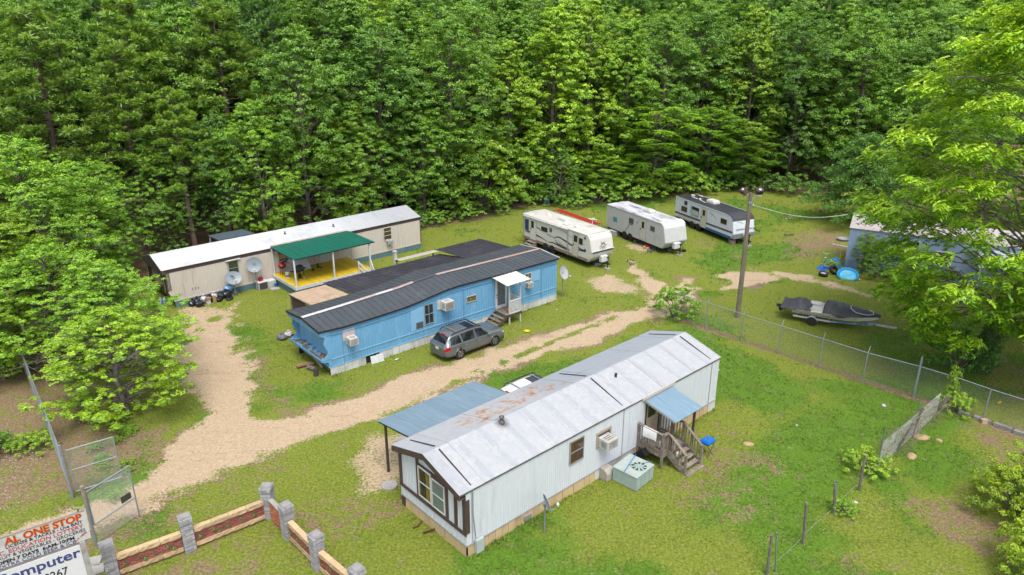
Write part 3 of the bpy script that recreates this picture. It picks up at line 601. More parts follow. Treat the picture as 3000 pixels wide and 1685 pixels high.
# ------------------------------------------------------------------ grass
def build_grass():
    rs = np.random.RandomState(77); PX=[];PY=[];SC=[]
    for (x0,x1,y0,y1,dens,sc) in ((-22,26,16.5,27,85,.85),(-25,30,27,38,52,1.0),(-28,33,38,50,30,1.25),(-20,36,50,66,14,1.6),(-10,38,66,84,8,2.0)):
        n = int((x1-x0)*(y1-y0)*dens); PX.append(rs.uniform(x0,x1,n)); PY.append(rs.uniform(y0,y1,n)); SC.append(np.full(n, sc))
    x, y, sc = map(np.concatenate, (PX, PY, SC))
    keep = (np.abs(x) < y*0.80 + 4); x, y, sc = x[keep], y[keep], sc[keep]
    d, b, lu, dk = ground_masks(x, y)
    clump = fnoise(x, y, .55, 31)
    pr = (1-d*1.25)*(1-b*.75)*(1-dk)*(.30+.9*lu)*sstep(.30,.60,clump)*1.5
    for o, hd, L, W in (((-1.70,21.90),42.1,16.5,4.34),((-10.34,36.54),41.1,17.95,3.95),((-23.63,46.81),41.6,20.9,4.25)):
        h = R(hd); u = (x-o[0])*math.cos(h)+(y-o[1])*math.sin(h); v = -(x-o[0])*math.sin(h)+(y-o[1])*math.cos(h)
        ins = (u > 0.02) & (u < L) & (v > .02) & (v < W); pr = np.where(ins, 0, pr)
        edge = np.exp(-np.maximum(0, -v)/.35)*(u > 0)*(u < L)*(v < 0); pr = pr + edge*.5; sc = sc*(1+.9*edge)
    k = rs.rand(len(x)) < pr; x, y, sc, lu, b = x[k], y[k], sc[k], lu[k], b[k]; n = len(x)
    nb = 4; x = np.repeat(x, nb)+rs.normal(size=n*nb)*.035*np.repeat(sc,nb); y = np.repeat(y, nb)+rs.normal(size=n*nb)*.035*np.repeat(sc,nb); sc = np.repeat(sc, nb); lu = np.repeat(lu, nb); b = np.repeat(b, nb); N = n*nb
    h = (.045+.06*rs.rand(N))*sc*(.8+.5*lu); w = .012*sc*(.8+.6*rs.rand(N)); a = rs.uniform(0,6.28,N); ln = h*rs.uniform(.2,1.0,N); la = rs.uniform(0,6.28,N)
    z0 = ground_height(x, y, 0*x) - .015
    V = np.empty((N,3,3)); V[:,0] = np.stack([x-np.cos(a)*w, y-np.sin(a)*w, z0],1); V[:,1] = np.stack([x+np.cos(a)*w, y+np.sin(a)*w, z0],1); V[:,2] = np.stack([x+np.cos(la)*ln, y+np.sin(la)*ln, z0+h],1)
    br = .75+.5*rs.rand(N); ye = np.clip(.30+.5*(1-lu)*rs.rand(N)+.25*b+.2*rs.normal(size=N), 0, 1)
    col = np.repeat(np.stack([br, ye, 0*br, 0*br+1], 1), 3, axis=0)
    gm = leaf_material('grass_blade', .35, False, (.055,.140,.012), (.245,.275,.042))
    o = link('grass', np_mesh('grass', V.reshape(-1,3), np.arange(3*N).reshape(N,3), [gm], col, 'leaf', False)); o['kind'] = 'stuff'
    tag(o, 'patchy lawn grass growing round the trailers and the dirt drive', 'grass')
    return N
build_grass()
# ------------------------------------------------------------------ shared builders for the buildings
WF = ((-1.70, 21.90), 42.1); BF = ((-10.34, 36.54), 41.1); CF = ((-23.63, 46.81), 41.6)
OFF = {}
def T(name, label, cat, fr, bu, bv, group=None, bz=0.0):
    t = thing(name, label, cat, L2W(*fr, bu, bv, bz), R(fr[1]), group); OFF[t.name] = (-bu, -bv, -bz); return t
def part(mb, name, m, t, smooth=False): return mb.build(name, m, t, OFF.get(t.name, (0,0,0)) if t.parent is None else (0,0,0), 0, smooth)
def fp(face, s, z, d):
    k, o = face
    return {'F': (s, o-d, z), 'B': (s, o+d, z), 'L': (o-d, s, z), 'R': (o+d, s, z)}[k]
def wbox(mb, face, s0, s1, z0, z1, d0, d1, mi=0): mb.box(fp(face, s0, z0, d0), fp(face, s1, z1, d1), mi)
def ribbed(mb, face, s0, s1, z0, z1, sp=0.2, dep=0.018, mi=0, prof=((0,0),(.60,0),(.68,-1),(.92,-1))):
    f0 = z0 if callable(z0) else (lambda s: z0); f1 = z1 if callable(z1) else (lambda s: z1)
    n = max(1, round((s1-s0)/sp)); sp = (s1-s0)/n; st = []
    for i in range(n): st += [(s0 + sp*(i+a), dep*d) for a, d in prof]
    st.append((s1, 0)); V = []
    for s, d in st: V += [fp(face, s, f0(s), d), fp(face, s, f1(s), d)]
    mb.add(V, [(2*i, 2*i+2, 2*i+3, 2*i+1) for i in range(len(st)-1)], mi)
def make_glass():
    m = bpy.data.materials.new('window_glass'); m.use_nodes = True; n = m.node_tree.nodes; l = m.node_tree.links; n.clear()
    a = n.new('ShaderNodeBsdfTransparent'); a.inputs[0].default_value = (.8,.86,.86,1); g = n.new('ShaderNodeBsdfGlossy'); g.inputs['Roughness'].default_value = .05
    x = n.new('ShaderNodeMixShader'); o = n.new('ShaderNodeOutputMaterial'); x.inputs[0].default_value = .10
    l.new(a.outputs[0], x.inputs[1]); l.new(g.outputs[0], x.inputs[2]); l.new(x.outputs[0], o.inputs[0]); return m
GLASS = make_glass()
DARKGLASS = mat('dark_glass', (.012,.014,.018), .06, .2, 2, spec=.7)
WHITE = mat('white_paint', (.74,.75,.76), .5, .06, 3, c2=(.60,.59,.56), f2=.42, s2=1.2)
WHITEM = mat('white_siding', (.70,.74,.80), .42, .05, 2.5, c2=(.56,.60,.65), f2=.40, s2=.8, stretch=(3,3,.35))
DIRTYW = mat('dirty_white', (.62,.61,.58), .6, .12, 4, c2=(.40,.37,.32), f2=.45, s2=1.5)
BROWNT = mat('brown_trim', (.085,.055,.048), .55, .15, 4, c2=(.16,.12,.11), f2=.35)
CREAMS = mat('cream_siding', (.66,.60,.53), .5, .06, 3, c2=(.50,.44,.37), f2=.40, s2=.7, stretch=(3,3,.35))
BLUES = mat('blue_siding', (.165,.41,.66), .5, .08, 3, c2=(.26,.50,.72), f2=.42, s2=.9, stretch=(2,2,.5))
BLUED = mat('blue_trim', (.13,.35,.59), .5, .08, 3, c2=(.21,.45,.68), f2=.35)
BLUEP = mat('pale_blue_panel', (.25,.51,.75), .45, .05, 2)
TAN = mat('tan_skirting', (.58,.43,.24), .6, .08, 3, c2=(.46,.34,.20), f2=.4, rnd=.10)
SKW = mat('white_skirting', (.62,.64,.64), .5, .08, 3, c2=(.42,.42,.38), f2=.45, s2=1.5, rnd=.12)
SKG = mat('teal_skirting', (.11,.20,.23), .5, .1, 3, c2=(.17,.25,.26), f2=.4, rnd=.08)
REDC = mat('red_curtain', (.24,.06,.045), .9, .3, 5, stretch=(6,6,.6))
YELC = mat('yellow_curtain', (.66,.36,.03), .9, .25, 5, stretch=(6,6,.6))
DARKI = mat('dark_interior', (.02,.02,.022), .9, .2)
GREYI = mat('dark_grey_fill', (.09,.09,.095), .8, .15)
PALEB = mat('pale_blind', (.50,.50,.46), .8, .1, 4, stretch=(1,1,6))
ALU = mat('aluminium_frame', (.55,.56,.57), .35, .08, 5, metal=.6)
GALV = mat('galvanised_steel', (.36,.41,.47), .45, .12, 6, metal=.45, c2=(.26,.30,.35), f2=.4)
WOOD = mat('weathered_wood', (.23,.19,.155), .85, .28, 8, c2=(.34,.30,.26), f2=.45, s2=3, rnd=.16, bump=.3, stretch=(1,1,1))
DWOOD = mat('dark_wood', (.085,.060,.045), .85, .3, 7, c2=(.15,.115,.09), f2=.4, rnd=.12, bump=.3)
BLACK = mat('black_plastic', (.014,.014,.016), .5, .2, 4)
RUBBER = mat('tyre_rubber', (.022,.021,.02), .85, .2, 6, c2=(.06,.055,.05), f2=.35)
GREYP = mat('grey_paint', (.30,.31,.32), .5, .1)
CONC = mat('concrete', (.42,.40,.37), .9, .15, 6, c2=(.28,.26,.23), f2=.45, bump=.4)
def window(t, face, s0, s1, z0, z1, frame=ALU, back=DARKI, bname='dark_backing', hz=(.5,), vt=(), fw=.045, d=.0, label=None):
    mb = MB(); a, b = d, d+.05
    wbox(mb, face, s0, s1, z1-fw, z1, a, b); wbox(mb, face, s0, s1, z0, z0+fw, a, b); wbox(mb, face, s0, s0+fw, z0+fw, z1-fw, a, b); wbox(mb, face, s1-fw, s1, z0+fw, z1-fw, a, b)
    for h in hz: z = z0+(z1-z0)*h; wbox(mb, face, s0+fw, s1-fw, z-.018, z+.018, a, b-.006)
    for q in vt: s = s0+(s1-s0)*q; wbox(mb, face, s-.016, s+.016, z0+fw, z1-fw, a, b-.008)
    w = part(mb, 'window', frame, t)
    m2 = MB(); wbox(m2, face, s0+fw, s1-fw, z0+fw, z1-fw, d+.005, d+.014); part(m2, bname, back, w)  # unless curtain or blind, a dark sheet standing for the unlit interior
    m3 = MB(); wbox(m3, face, s0+fw, s1-fw, z0+fw, z1-fw, d+.026, d+.031); part(m3, 'pane', GLASS, w)
    if label: w['label'] = label
    return w
def ac_unit(name, label, fr, face, s, z, w, h, dep, d0=0.0, body=DIRTYW, grille=None, group='window air conditioners'):
    """box unit sticking out of a wall: sleeve, back with louvre slats, top vent slots"""
    p = fp(face, s, z, d0); t = T(name, label, 'air conditioner', fr, p[0], p[1], group, p[2])
    mb = MB(); wbox(mb, face, s-w/2, s+w/2, z, z+h, d0, d0+dep)
    o = part(mb, 'body', body, t)
    g = MB(); wbox(g, face, s-w/2+.04, s+w/2-.04, z+.04, z+h-.05, d0+dep, d0+dep+.006); part(g, 'grille', grille or GREYI, t)
    l = MB()
    for i in range(9): zz = z+.055+(h-.13)*i/8; wbox(l, face, s-w/2+.04, s+w/2-.04, zz, zz+.012, d0+dep+.006, d0+dep+.014)
    part(l, 'louvre', body, t)
    v = MB()
    for i in range(3): q = d0+dep*(.28+.2*i); wbox(v, face, s-w*.3, s+w*.3, z+h, z+h+.005, q, q+.035)
    part(v, 'top_vent', GREYI, t)
    sv = MB()
    for i in range(5): zz = z+h*(.2+.13*i); sv.box(fp(face, s-w/2-.005, zz, d0+dep*.35), fp(face, s-w/2, zz+.02, d0+dep*.85))
    part(sv, 'side_vent', GREYI, t)
    return t
def rib_panel(u0, u1, pe, pr, rib=.03, rw=.05, lap=.0, mid=0):
    """one roofing sheet between eave function pe(u) and ridge function pr(u), with a raised rib on its edge"""
    st = [(u0, lap), (u0+rw*.25, rib+lap), (u0+rw*.75, rib+lap), (u0+rw, lap)]
    for k in range(mid): c = u0+(u1-u0)*(k+1)/(mid+1); st += [(c-.02, 0), (c, rib*.5), (c+.02, 0)]
    st.append((u1, 0)); mb = MB(); V = []
    for u, h in st:
        a, b = Vector(pe(u)), Vector(pr(u)); V += [a+Vector((0,0,h)), b+Vector((0,0,h))]
    n = len(st); F = [(2*i, 2*i+2, 2*i+3, 2*i+1) for i in range(n-1)]
    V += [Vector(pe(u0))-Vector((0,0,.02)), Vector(pe(u1))-Vector((0,0,.02))]; F.append(tuple([2*i for i in range(n)][::-1] + [2*n, 2*n+1]))
    mb.add(V, F); return mb
def skirt(t, face, s0, s1, z, step, m, rng, miss=(), dep=.0, gap=.012):
    n = round((s1-s0)/step); step = (s1-s0)/n
    for i in range(n):
        if i in miss: continue
        mb = MB(); a = s0+i*step; dd = dep + rng.uniform(-.008,.012); k = rng.uniform(-.012,.012)
        mb.add([fp(face,a+gap/2,-.05,dd+k+.02), fp(face,a+step-gap/2,-.05,dd-k+.02), fp(face,a+step-gap/2,z,dd), fp(face,a+gap/2,z,dd),
                fp(face,a+gap/2,-.05,dd+k), fp(face,a+step-gap/2,-.05,dd-k), fp(face,a+step-gap/2,z,dd-.02), fp(face,a+gap/2,z,dd-.02)],
               [(0,1,2,3),(7,6,5,4),(0,4,5,1),(1,5,6,2),(3,2,6,7),(0,3,7,4)])
        part(mb, 'skirt_panel', m, t)
    mb = MB(); wbox(mb, face, s0, s1, 0, z, dep-.10, dep-.06); part(mb, 'skirt_backing', DARKI, t)

# ------------------------------------------------------------------ white mobile home
def white_roof_mat():
    m = mat('worn_white_roof', (.46,.47,.49), .55, .10, 5); n = m.node_tree.nodes; l = m.node_tree.links; p = n['Principled BSDF']
    tc = n.new('ShaderNodeTexCoord'); sp = n.new('ShaderNodeSeparateXYZ'); l.new(tc.outputs['Object'], sp.inputs[0])
    def nz(sc, st=None, det=8, ro=.7):
        q = n.new('ShaderNodeTexNoise'); q.inputs['Scale'].default_value = sc; q.inputs['Detail'].default_value = det; q.inputs['Roughness'].default_value = ro; v = tc.outputs['Object']
        if st: mp = n.new('ShaderNodeMapping'); mp.inputs['Scale'].default_value = st; l.new(v, mp.inputs[0]); v = mp.outputs[0]
        l.new(v, q.inputs['Vector']); return q.outputs[0]
    def mr(x, a, b, c=0., d=1.):
        q = n.new('ShaderNodeMapRange'); q.interpolation_type = 'SMOOTHSTEP'; q.inputs[1].default_value = a; q.inputs[2].default_value = b; q.inputs[3].default_value = c; q.inputs[4].default_value = d; l.new(x, q.inputs[0]); return q.outputs[0]
    def ma(op, a, b=None):
        q = n.new('ShaderNodeMath'); q.operation = op
        for i, x in enumerate((a, b)):
            if x is None: continue
            if isinstance(x, (int, float)): q.inputs[i].default_value = x
            else: l.new(x, q.inputs[i])
        return q.outputs[0]
    def mx(f, a, c):
        q = n.new('ShaderNodeMix'); q.data_type = 'RGBA'; l.new(f, q.inputs[0])
        l.new(a, q.inputs[6])
        q.inputs[7].default_value = (*c, 1); return q.outputs[2]
    u, v = sp.outputs[0], sp.outputs[1]
    cur = p.inputs['Base Color'].links[0].from_socket
    n1 = nz(1.6); n2 = nz(6.0); n3 = nz(2.4, (1,1,1), 10, .78)
    seam = ma('MODULO', ma('ADD', u, ma('MULTIPLY', n2, .14)), 1.18)
    band = mr(seam, .32, .22); near = mr(v, 2.35, 2.15)
    cur = mx(ma('MULTIPLY', ma('MULTIPLY', ma('MULTIPLY', band, mr(n1, .36, .52)), near), .75), cur, (.22,.235,.255))
    cur = mx(ma('MULTIPLY', mr(n1, .47, .56), .70), cur, (.275,.29,.315)); cur = mx(ma('MULTIPLY', mr(nz(4.5, (1,.5,1)), .52, .66), .55), cur, (.30,.31,.33))
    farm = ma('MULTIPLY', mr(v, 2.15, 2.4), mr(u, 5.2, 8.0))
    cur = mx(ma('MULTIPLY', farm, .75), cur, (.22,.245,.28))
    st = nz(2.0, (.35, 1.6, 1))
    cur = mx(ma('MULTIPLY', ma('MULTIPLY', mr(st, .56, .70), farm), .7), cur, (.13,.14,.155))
    rb = ma('MULTIPLY', ma('MULTIPLY', mr(v, 2.45, 2.75), mr(v, 4.1, 3.8)), ma('MULTIPLY', mr(u, 1.8, 3.0), mr(u, 8.4, 7.2)))
    rust = ma('MULTIPLY', mr(n3, .50, .57), rb)
    cur = mx(rust, cur, (.33,.15,.045)); cur = mx(ma('MULTIPLY', ma('MULTIPLY', mr(n3, .56, .64), rb), .9), cur, (.16,.055,.02))
    fr = nz(3.0, None, 10, .8); cur = mx(ma('MULTIPLY', mr(fr, .60, .70), .55), cur, (.42,.29,.17))
    dx = ma('SUBTRACT', u, 3.47); dy = ma('SUBTRACT', v, 1.93); dd = ma('SQRT', ma('ADD', ma('MULTIPLY', dx, dx), ma('MULTIPLY', dy, dy)))
    cur = mx(ma('MULTIPLY', mr(ma('ADD', dd, ma('MULTIPLY', n2, .35)), .62, .22), .85), cur, (.06,.06,.06))
    for lk in list(p.inputs['Base Color'].links): l.remove(lk)
    l.new(cur, p.inputs['Base Color']); return m
def white_home():
    L, W, zb, ze, zr, oL, oR = 16.52, 4.34, .5, 2.96, 3.62, .32, .03; rng = random.Random(1)
    t = T('mobile_home', 'white mobile home with patched rusty white roof and tan skirting', 'mobile home', WF, 0, 0)
    mb = MB(); ribbed(mb, ('F',0), 0, L, zb, ze-.10, .115, .010); ribbed(mb, ('B',W), 0, L, zb, ze-.10, .23, .014)
    gz = lambda s: ze-.06 + (zr-ze)*(1-abs(s-W/2)/(W/2)); ribbed(mb, ('R',L), 0, W, zb, gz, .115, .010)
    part(mb, 'side_wall', WHITEM, t)
    mb = MB(); ribbed(mb, ('L',0), 0, W, zb, gz, .24, .022); part(mb, 'end_wall', WHITEM, t)
    mb = MB(); mb.box((.02,.02,zb-.08),(L-.02,W-.02,zb-.01)); part(mb, 'floor_frame', DARKI, t)
    # trims
    mb = MB(); wbox(mb, ('F',0), -.02, L+.02, zb-.03, zb+.03, .002, .03); wbox(mb, ('L',0), -.02, W, zb-.03, zb+.03, .002, .03)
    for u in (.28, 8.98, 15.85): wbox(mb, ('F',0), u-.025, u+.025, zb+.03, ze-.10, .002, .02)
    part(mb, 'batten', mat('grey_batten', (.38,.40,.42), .5, .1), t)
    mb = MB()
    for a, b in ((-.02,.17),(.59-.09,.59+.09),(1.06,1.22),(2.94,3.12),(4.17,4.36)): wbox(mb, ('L',0), a, b, 1.10, gz((a+b)/2)-.12, .003, .035)
    wbox(mb, ('L',0), -.03, 4.37, .96, 1.10, .003, .05); wbox(mb, ('F',0), -.05, .16, 1.05, ze-.42, .003, .03)
    wbox(mb, ('L',0), 1.22, 2.94, 2.50, 2.72, .003, .036)
    part(mb, 'trim_board', BROWNT, t)
    mb = MB(); prof = lambda d: [(-oL, -.03, ze-.26-d), (-oL, -.03, ze-.01), (-oL, W/2, zr-.01), (-oL, W+.03, ze-.01), (-oL, W+.03, ze-.26-d), (-oL, W/2, zr-.27-d)]
    mb.prism(prof(0), (.06,0,0)); mb.prism([(p[0]+.06, p[1], p[2]+.0) for p in [(-oL,-.03,ze-.26),(-oL,W/2,zr-.27),(-oL,W+.03,ze-.26),(-oL,W/2,zr-.24)]], (oL-.06,0,0))
    part(mb, 'gable_fascia', BROWNT, t)
    mb = MB(); wbox(mb, ('F',0), -oL+.06, L+oR, ze-.10, ze-.01, .002, .04); wbox(mb, ('B',W), -oL+.06, L+oR, ze-.10, ze-.01, .002, .04); part(mb, 'eave_trim', mat('dark_eave', (.13,.12,.12), .5, .15), t)
    RM = white_roof_mat(); us = np.linspace(-oL, L+oR, 15)
    for side in (0, 1):
        for i in range(14):
            dz = rng.uniform(0, .008); ve = -.06 if side == 0 else W+.06
            mb = rib_panel(us[i], us[i+1], lambda u: (u, ve, ze+dz), lambda u: (u, W/2, zr+dz), .012, .10, .004); part(mb, 'roof_panel', RM, t)
    mb = MB()
    for u, vs in ((.35,(0,W)), (8.98,(0,W)), (15.85,(0,W))):
        for v0 in vs: mb.beam((u, v0 + (.1 if v0 == 0 else -.35), ze+.035+(zr-ze)*(.02 if v0 == 0 else .16)), (u, W/2 + (-.15 if v0 == 0 else .12), zr+.02), .045, .02)
    part(mb, 'anchor_strap', BLACK, t)
    mb = MB(); zv = zr-.06; mb.lathe([(.13,0),(.13,.06),(.07,.08),(.07,.24),(.11,.25),(.11,.29),(0.02,.33)], 12, (3.47,1.93,zv)); part(mb, 'roof_vent', mat('sooty_metal', (.16,.15,.14), .5, .4, 9, metal=.4), t, True)
    mb = MB(); mb.lathe([(.05,0),(.05,.16),(.07,.17),(.07,.2)], 8, (10.2,1.55,zr-.2)); part(mb, 'roof_vent', BLACK, t)
    # openings
    window(t, ('F',0), 5.50, 6.36, 1.54, 2.66, mat('grey_sash', (.32,.30,.28), .6, .15), REDC, 'curtain', label='narrow window with red curtains')
    window(t, ('L',0), 2.09, 2.94, 1.22, 2.62, WHITE, YELC, 'curtain', d=.03, label='tall window with yellow curtain'); window(t, ('L',0), 1.22, 2.05, 1.20, 2.50, WHITE, PALEB, 'blind', d=.03, label='tall window with pale blind')
    mb = MB(); wbox(mb, ('L',0), 2.45, 2.84, 1.28, 2.54, .036, .046); part(mb, 'open_gap', DARKI, t)
    mb = MB(); fw = .07
    for a, b, c, d in ((7.18,8.12,2.36-fw,2.40),(7.18,8.12,1.62,1.62+fw),(7.18,7.18+fw,1.69,2.33),(8.05,8.12,1.69,2.33)): wbox(mb, ('F',0), a, b, c, d, .002, .05)
    part(mb, 'opening_frame', mat('tan_frame', (.42,.36,.28), .7, .15), t)
    mb = MB(); wbox(mb, ('F',0), 7.25, 8.05, 1.69, 2.33, .003, .012); part(mb, 'opening_board', GREYI, t)
    mb = MB(); wbox(mb, ('F',0), 10.62, 11.52, .78, 2.68, .003, .04); dr = part(mb, 'door', mat('cream_door', (.50,.42,.32), .6, .15, 3), t)
    mb = MB(); wbox(mb, ('F',0), 10.72, 11.30, 1.75, 2.52, .042, .05); part(mb, 'pane', DARKGLASS, dr); mb = MB(); mb.ball((11.44,-.07,1.6), (.035,.035,.035), 8, 5); part(mb, 'handle', ALU, dr)
    mb = MB(); wbox(mb, ('F',0), 11.55, 11.62, .78, 2.7, .003, .05); wbox(mb, ('F',0), 10.55, 10.62, .78, 2.7, .003, .05); part(mb, 'door_frame', BROWNT, t)
    # stains of bare metal
    mb = MB(); wbox(mb, ('F',0), .36, .72, .02, .62, .03, .16); part(mb, 'meter_box', mat('grey_box', (.46,.52,.52), .5, .1), t)
    mb = MB(); mb.tube([(.33,-.03,ze-.06),(.31,-.04,1.8),(.42,-.05,.6)], .018, 6); part(mb, 'conduit', ALU, t)
    mb = MB(); wbox(mb, ('F',0), 2.9, 3.25, .16, .36, .02, .12); part(mb, 'vent_box', ALU, t)
    skirt(t, ('F',0), .05, 7.2, zb-.03, .34, TAN, rng); skirt(t, ('F',0), 7.2, 9.9, zb-.03, 1.35, SKW, rng); skirt(t, ('F',0), 9.9, 15.85, zb-.03, .36, TAN, rng, miss=(8,)); skirt(t, ('F',0), 15.87, L, zb+.1, .65, SKW, rng, dep=.01)
    skirt(t, ('L',0), .05, W-.3, zb-.03, .33, TAN, rng); skirt(t, ('L',0), W-.28, W, zb, .28, BROWNT, rng); skirt(t, ('R',L), 0, W, zb-.03, .36, TAN, rng); skirt(t, ('B',W), 0, L, zb-.03, 1.1, SKW, rng)
    ac_unit('air_conditioner', 'boxy white air conditioner jutting from white home wall', WF, ('F',0), 7.62, 1.70, .66, .44, .58, .012, DIRTYW)
    # carport roof behind
    c = T('carport', 'flat blue grey tin carport on brown poles behind the white home', 'carport', WF, 3.5, 6)
    TIN = mat('blue_tin', (.235,.345,.435), .45, .08, 3, c2=(.30,.41,.50), f2=.45, s2=1.1, metal=.25, rnd=.06, stretch=(5,.4,1))
    uu = np.linspace(.72, 6.25, 8)
    for i in range(7):
        mb = rib_panel(uu[i], uu[i+1], lambda u: (u, 7.15, 2.43), lambda u: (u, 4.42, 2.82), .010, .05, .004, mid=7); part(mb, 'roof_sheet', TIN, c)
    mb = MB(); mb.beam((.75,6.72,2.42),(6.2,6.72,2.42),.06,.12); mb.beam((.75,5.5,2.58),(6.2,5.5,2.58),.06,.1); mb.beam((.78,4.4,2.76),(.78,7.1,2.38),.05,.09); part(mb, 'beam', DWOOD, c)
    for u in (.83, 3.5, 6.1): mb = MB(); mb.tube([(u,6.66,-.1),(u,6.66,2.40)], .065, 8); part(mb, 'post', mat('rusty_pole', (.075,.045,.035), .7, .3, 6), c)
    mb = MB(); mb.add([(.7,4.42,2.84),(6.27,4.42,2.84),(6.27,4.05,ze+.07),(.7,4.05,ze+.07)], [(0,1,2,3)]); part(mb, 'flashing', mat('flashing_grey', (.45,.48,.53), .45, .1, metal=.3), c)
    # porch with steps and awning
    p = T('wooden_porch', 'weathered wooden porch with steps and tin awning on white home', 'porch', WF, 10.9, -.8)
    for i in range(10):
        mb = MB(); a = 10.08+i*.156; mb.box((a,-1.44,.73+rng.uniform(0,.006)),(a+.148,-.03,.765)); part(mb, 'deck_board', WOOD, p)
    mb = MB(); mb.box((10.06,-1.47,.55),(11.66,-1.44,.74)); mb.box((10.04,-1.44,.55),(10.075,-.03,.74)); mb.box((11.645,-1.44,.55),(11.68,-.03,.74)); part(mb, 'rim_joist', WOOD, p)
    for q in ((10.08,-1.42),(10.08,-.08),(11.64,-1.42),(11.64,-.08)): mb = MB(); mb.beam((*q,-.1),(*q,1.80 if q[0] < 11 or q[1] < -1 else 1.75),.09,.09); part(mb, 'railing_post', WOOD, p)
    def rail(a, b, z0, z1, n):
        a, b = Vector(a), Vector(b); mb = MB(); mb.beam(a+Vector((0,0,z1)), b+Vector((0,0,z1)), .14, .04); mb.beam(a+Vector((0,0,z0)), b+Vector((0,0,z0)), .04, .09); part(mb, 'handrail', WOOD, p)
        for k in range(n): q = a.lerp(b, (k+.5)/n); mb = MB(); mb.beam(q+Vector((0,0,z0)), q+Vector((0,0,z1)), .038, .038); part(mb, 'baluster', WOOD, p)
    rail((10.06,-.05,0),(10.06,-1.42,0), .85, 1.74, 9); rail((11.66,-.05,0),(11.66,-1.42,0), .85, 1.74, 9); rail((10.1,-1.44,0),(10.45,-1.44,0), .85, 1.72, 2)
    for s in (10.46, 11.66): rail((s,-1.46,.72),(s,-2.46,0), .12, .98, 6); mb = MB(); mb.beam((s,-2.44,-.1),(s,-2.44,1.02),.09,.09); part(mb, 'newel_post', WOOD, p); mb = MB(); mb.beam((s,-1.46,.62),(s,-2.5,-.02),.04,.22); part(mb, 'stringer', WOOD, p)
    for k in range(4):
        for j in range(2): mb = MB(); y = -1.60-.27*k-.12*j; mb.box((10.42,y-.115,.535-.18*k+rng.uniform(0,.006)),(11.70,y,.57-.18*k)); part(mb, 'step_board', WOOD, p)
    TIN2 = mat('porch_tin', (.235,.36,.47), .45, .08, 3, c2=(.34,.47,.57), f2=.4, s2=1.4, metal=.25, rnd=.05, stretch=(5,.5,1))
    uu = np.linspace(10.40, 12.45, 4)
    for i in range(3): mb = rib_panel(uu[i], uu[i+1], lambda u: (u, -1.78, 2.40), lambda u: (u, .0, 2.80), .010, .05, .004, mid=8); part(mb, 'awning_sheet', TIN2, p)
    mb = MB(); mb.beam((10.42,-1.62,2.37),(12.42,-1.62,2.37),.05,.10); mb.beam((10.44,-1.7,2.36),(10.44,-.02,2.73),.05,.09); mb.beam((12.38,-1.7,2.36),(12.38,-.02,2.73),.05,.09); mb.box((10.35,-.055,2.74),(12.5,-.045,2.84)); part(mb, 'awning_frame', mat('pale_wood', (.46,.38,.28), .8, .2, 6), p)
    for u in (10.52, 12.25): mb = MB(); mb.beam((u,-1.52,-.1),(u,-1.52,2.34),.09,.09); part(mb, 'awning_post', DWOOD, p)
    mb = MB(); wbox(mb, ('F',0), 10.2, 12.62, 2.84, 2.99, .045, .09); part(mb, 'flashing', mat('pink_flashing', (.62,.56,.50), .6, .1), p)
white_home()

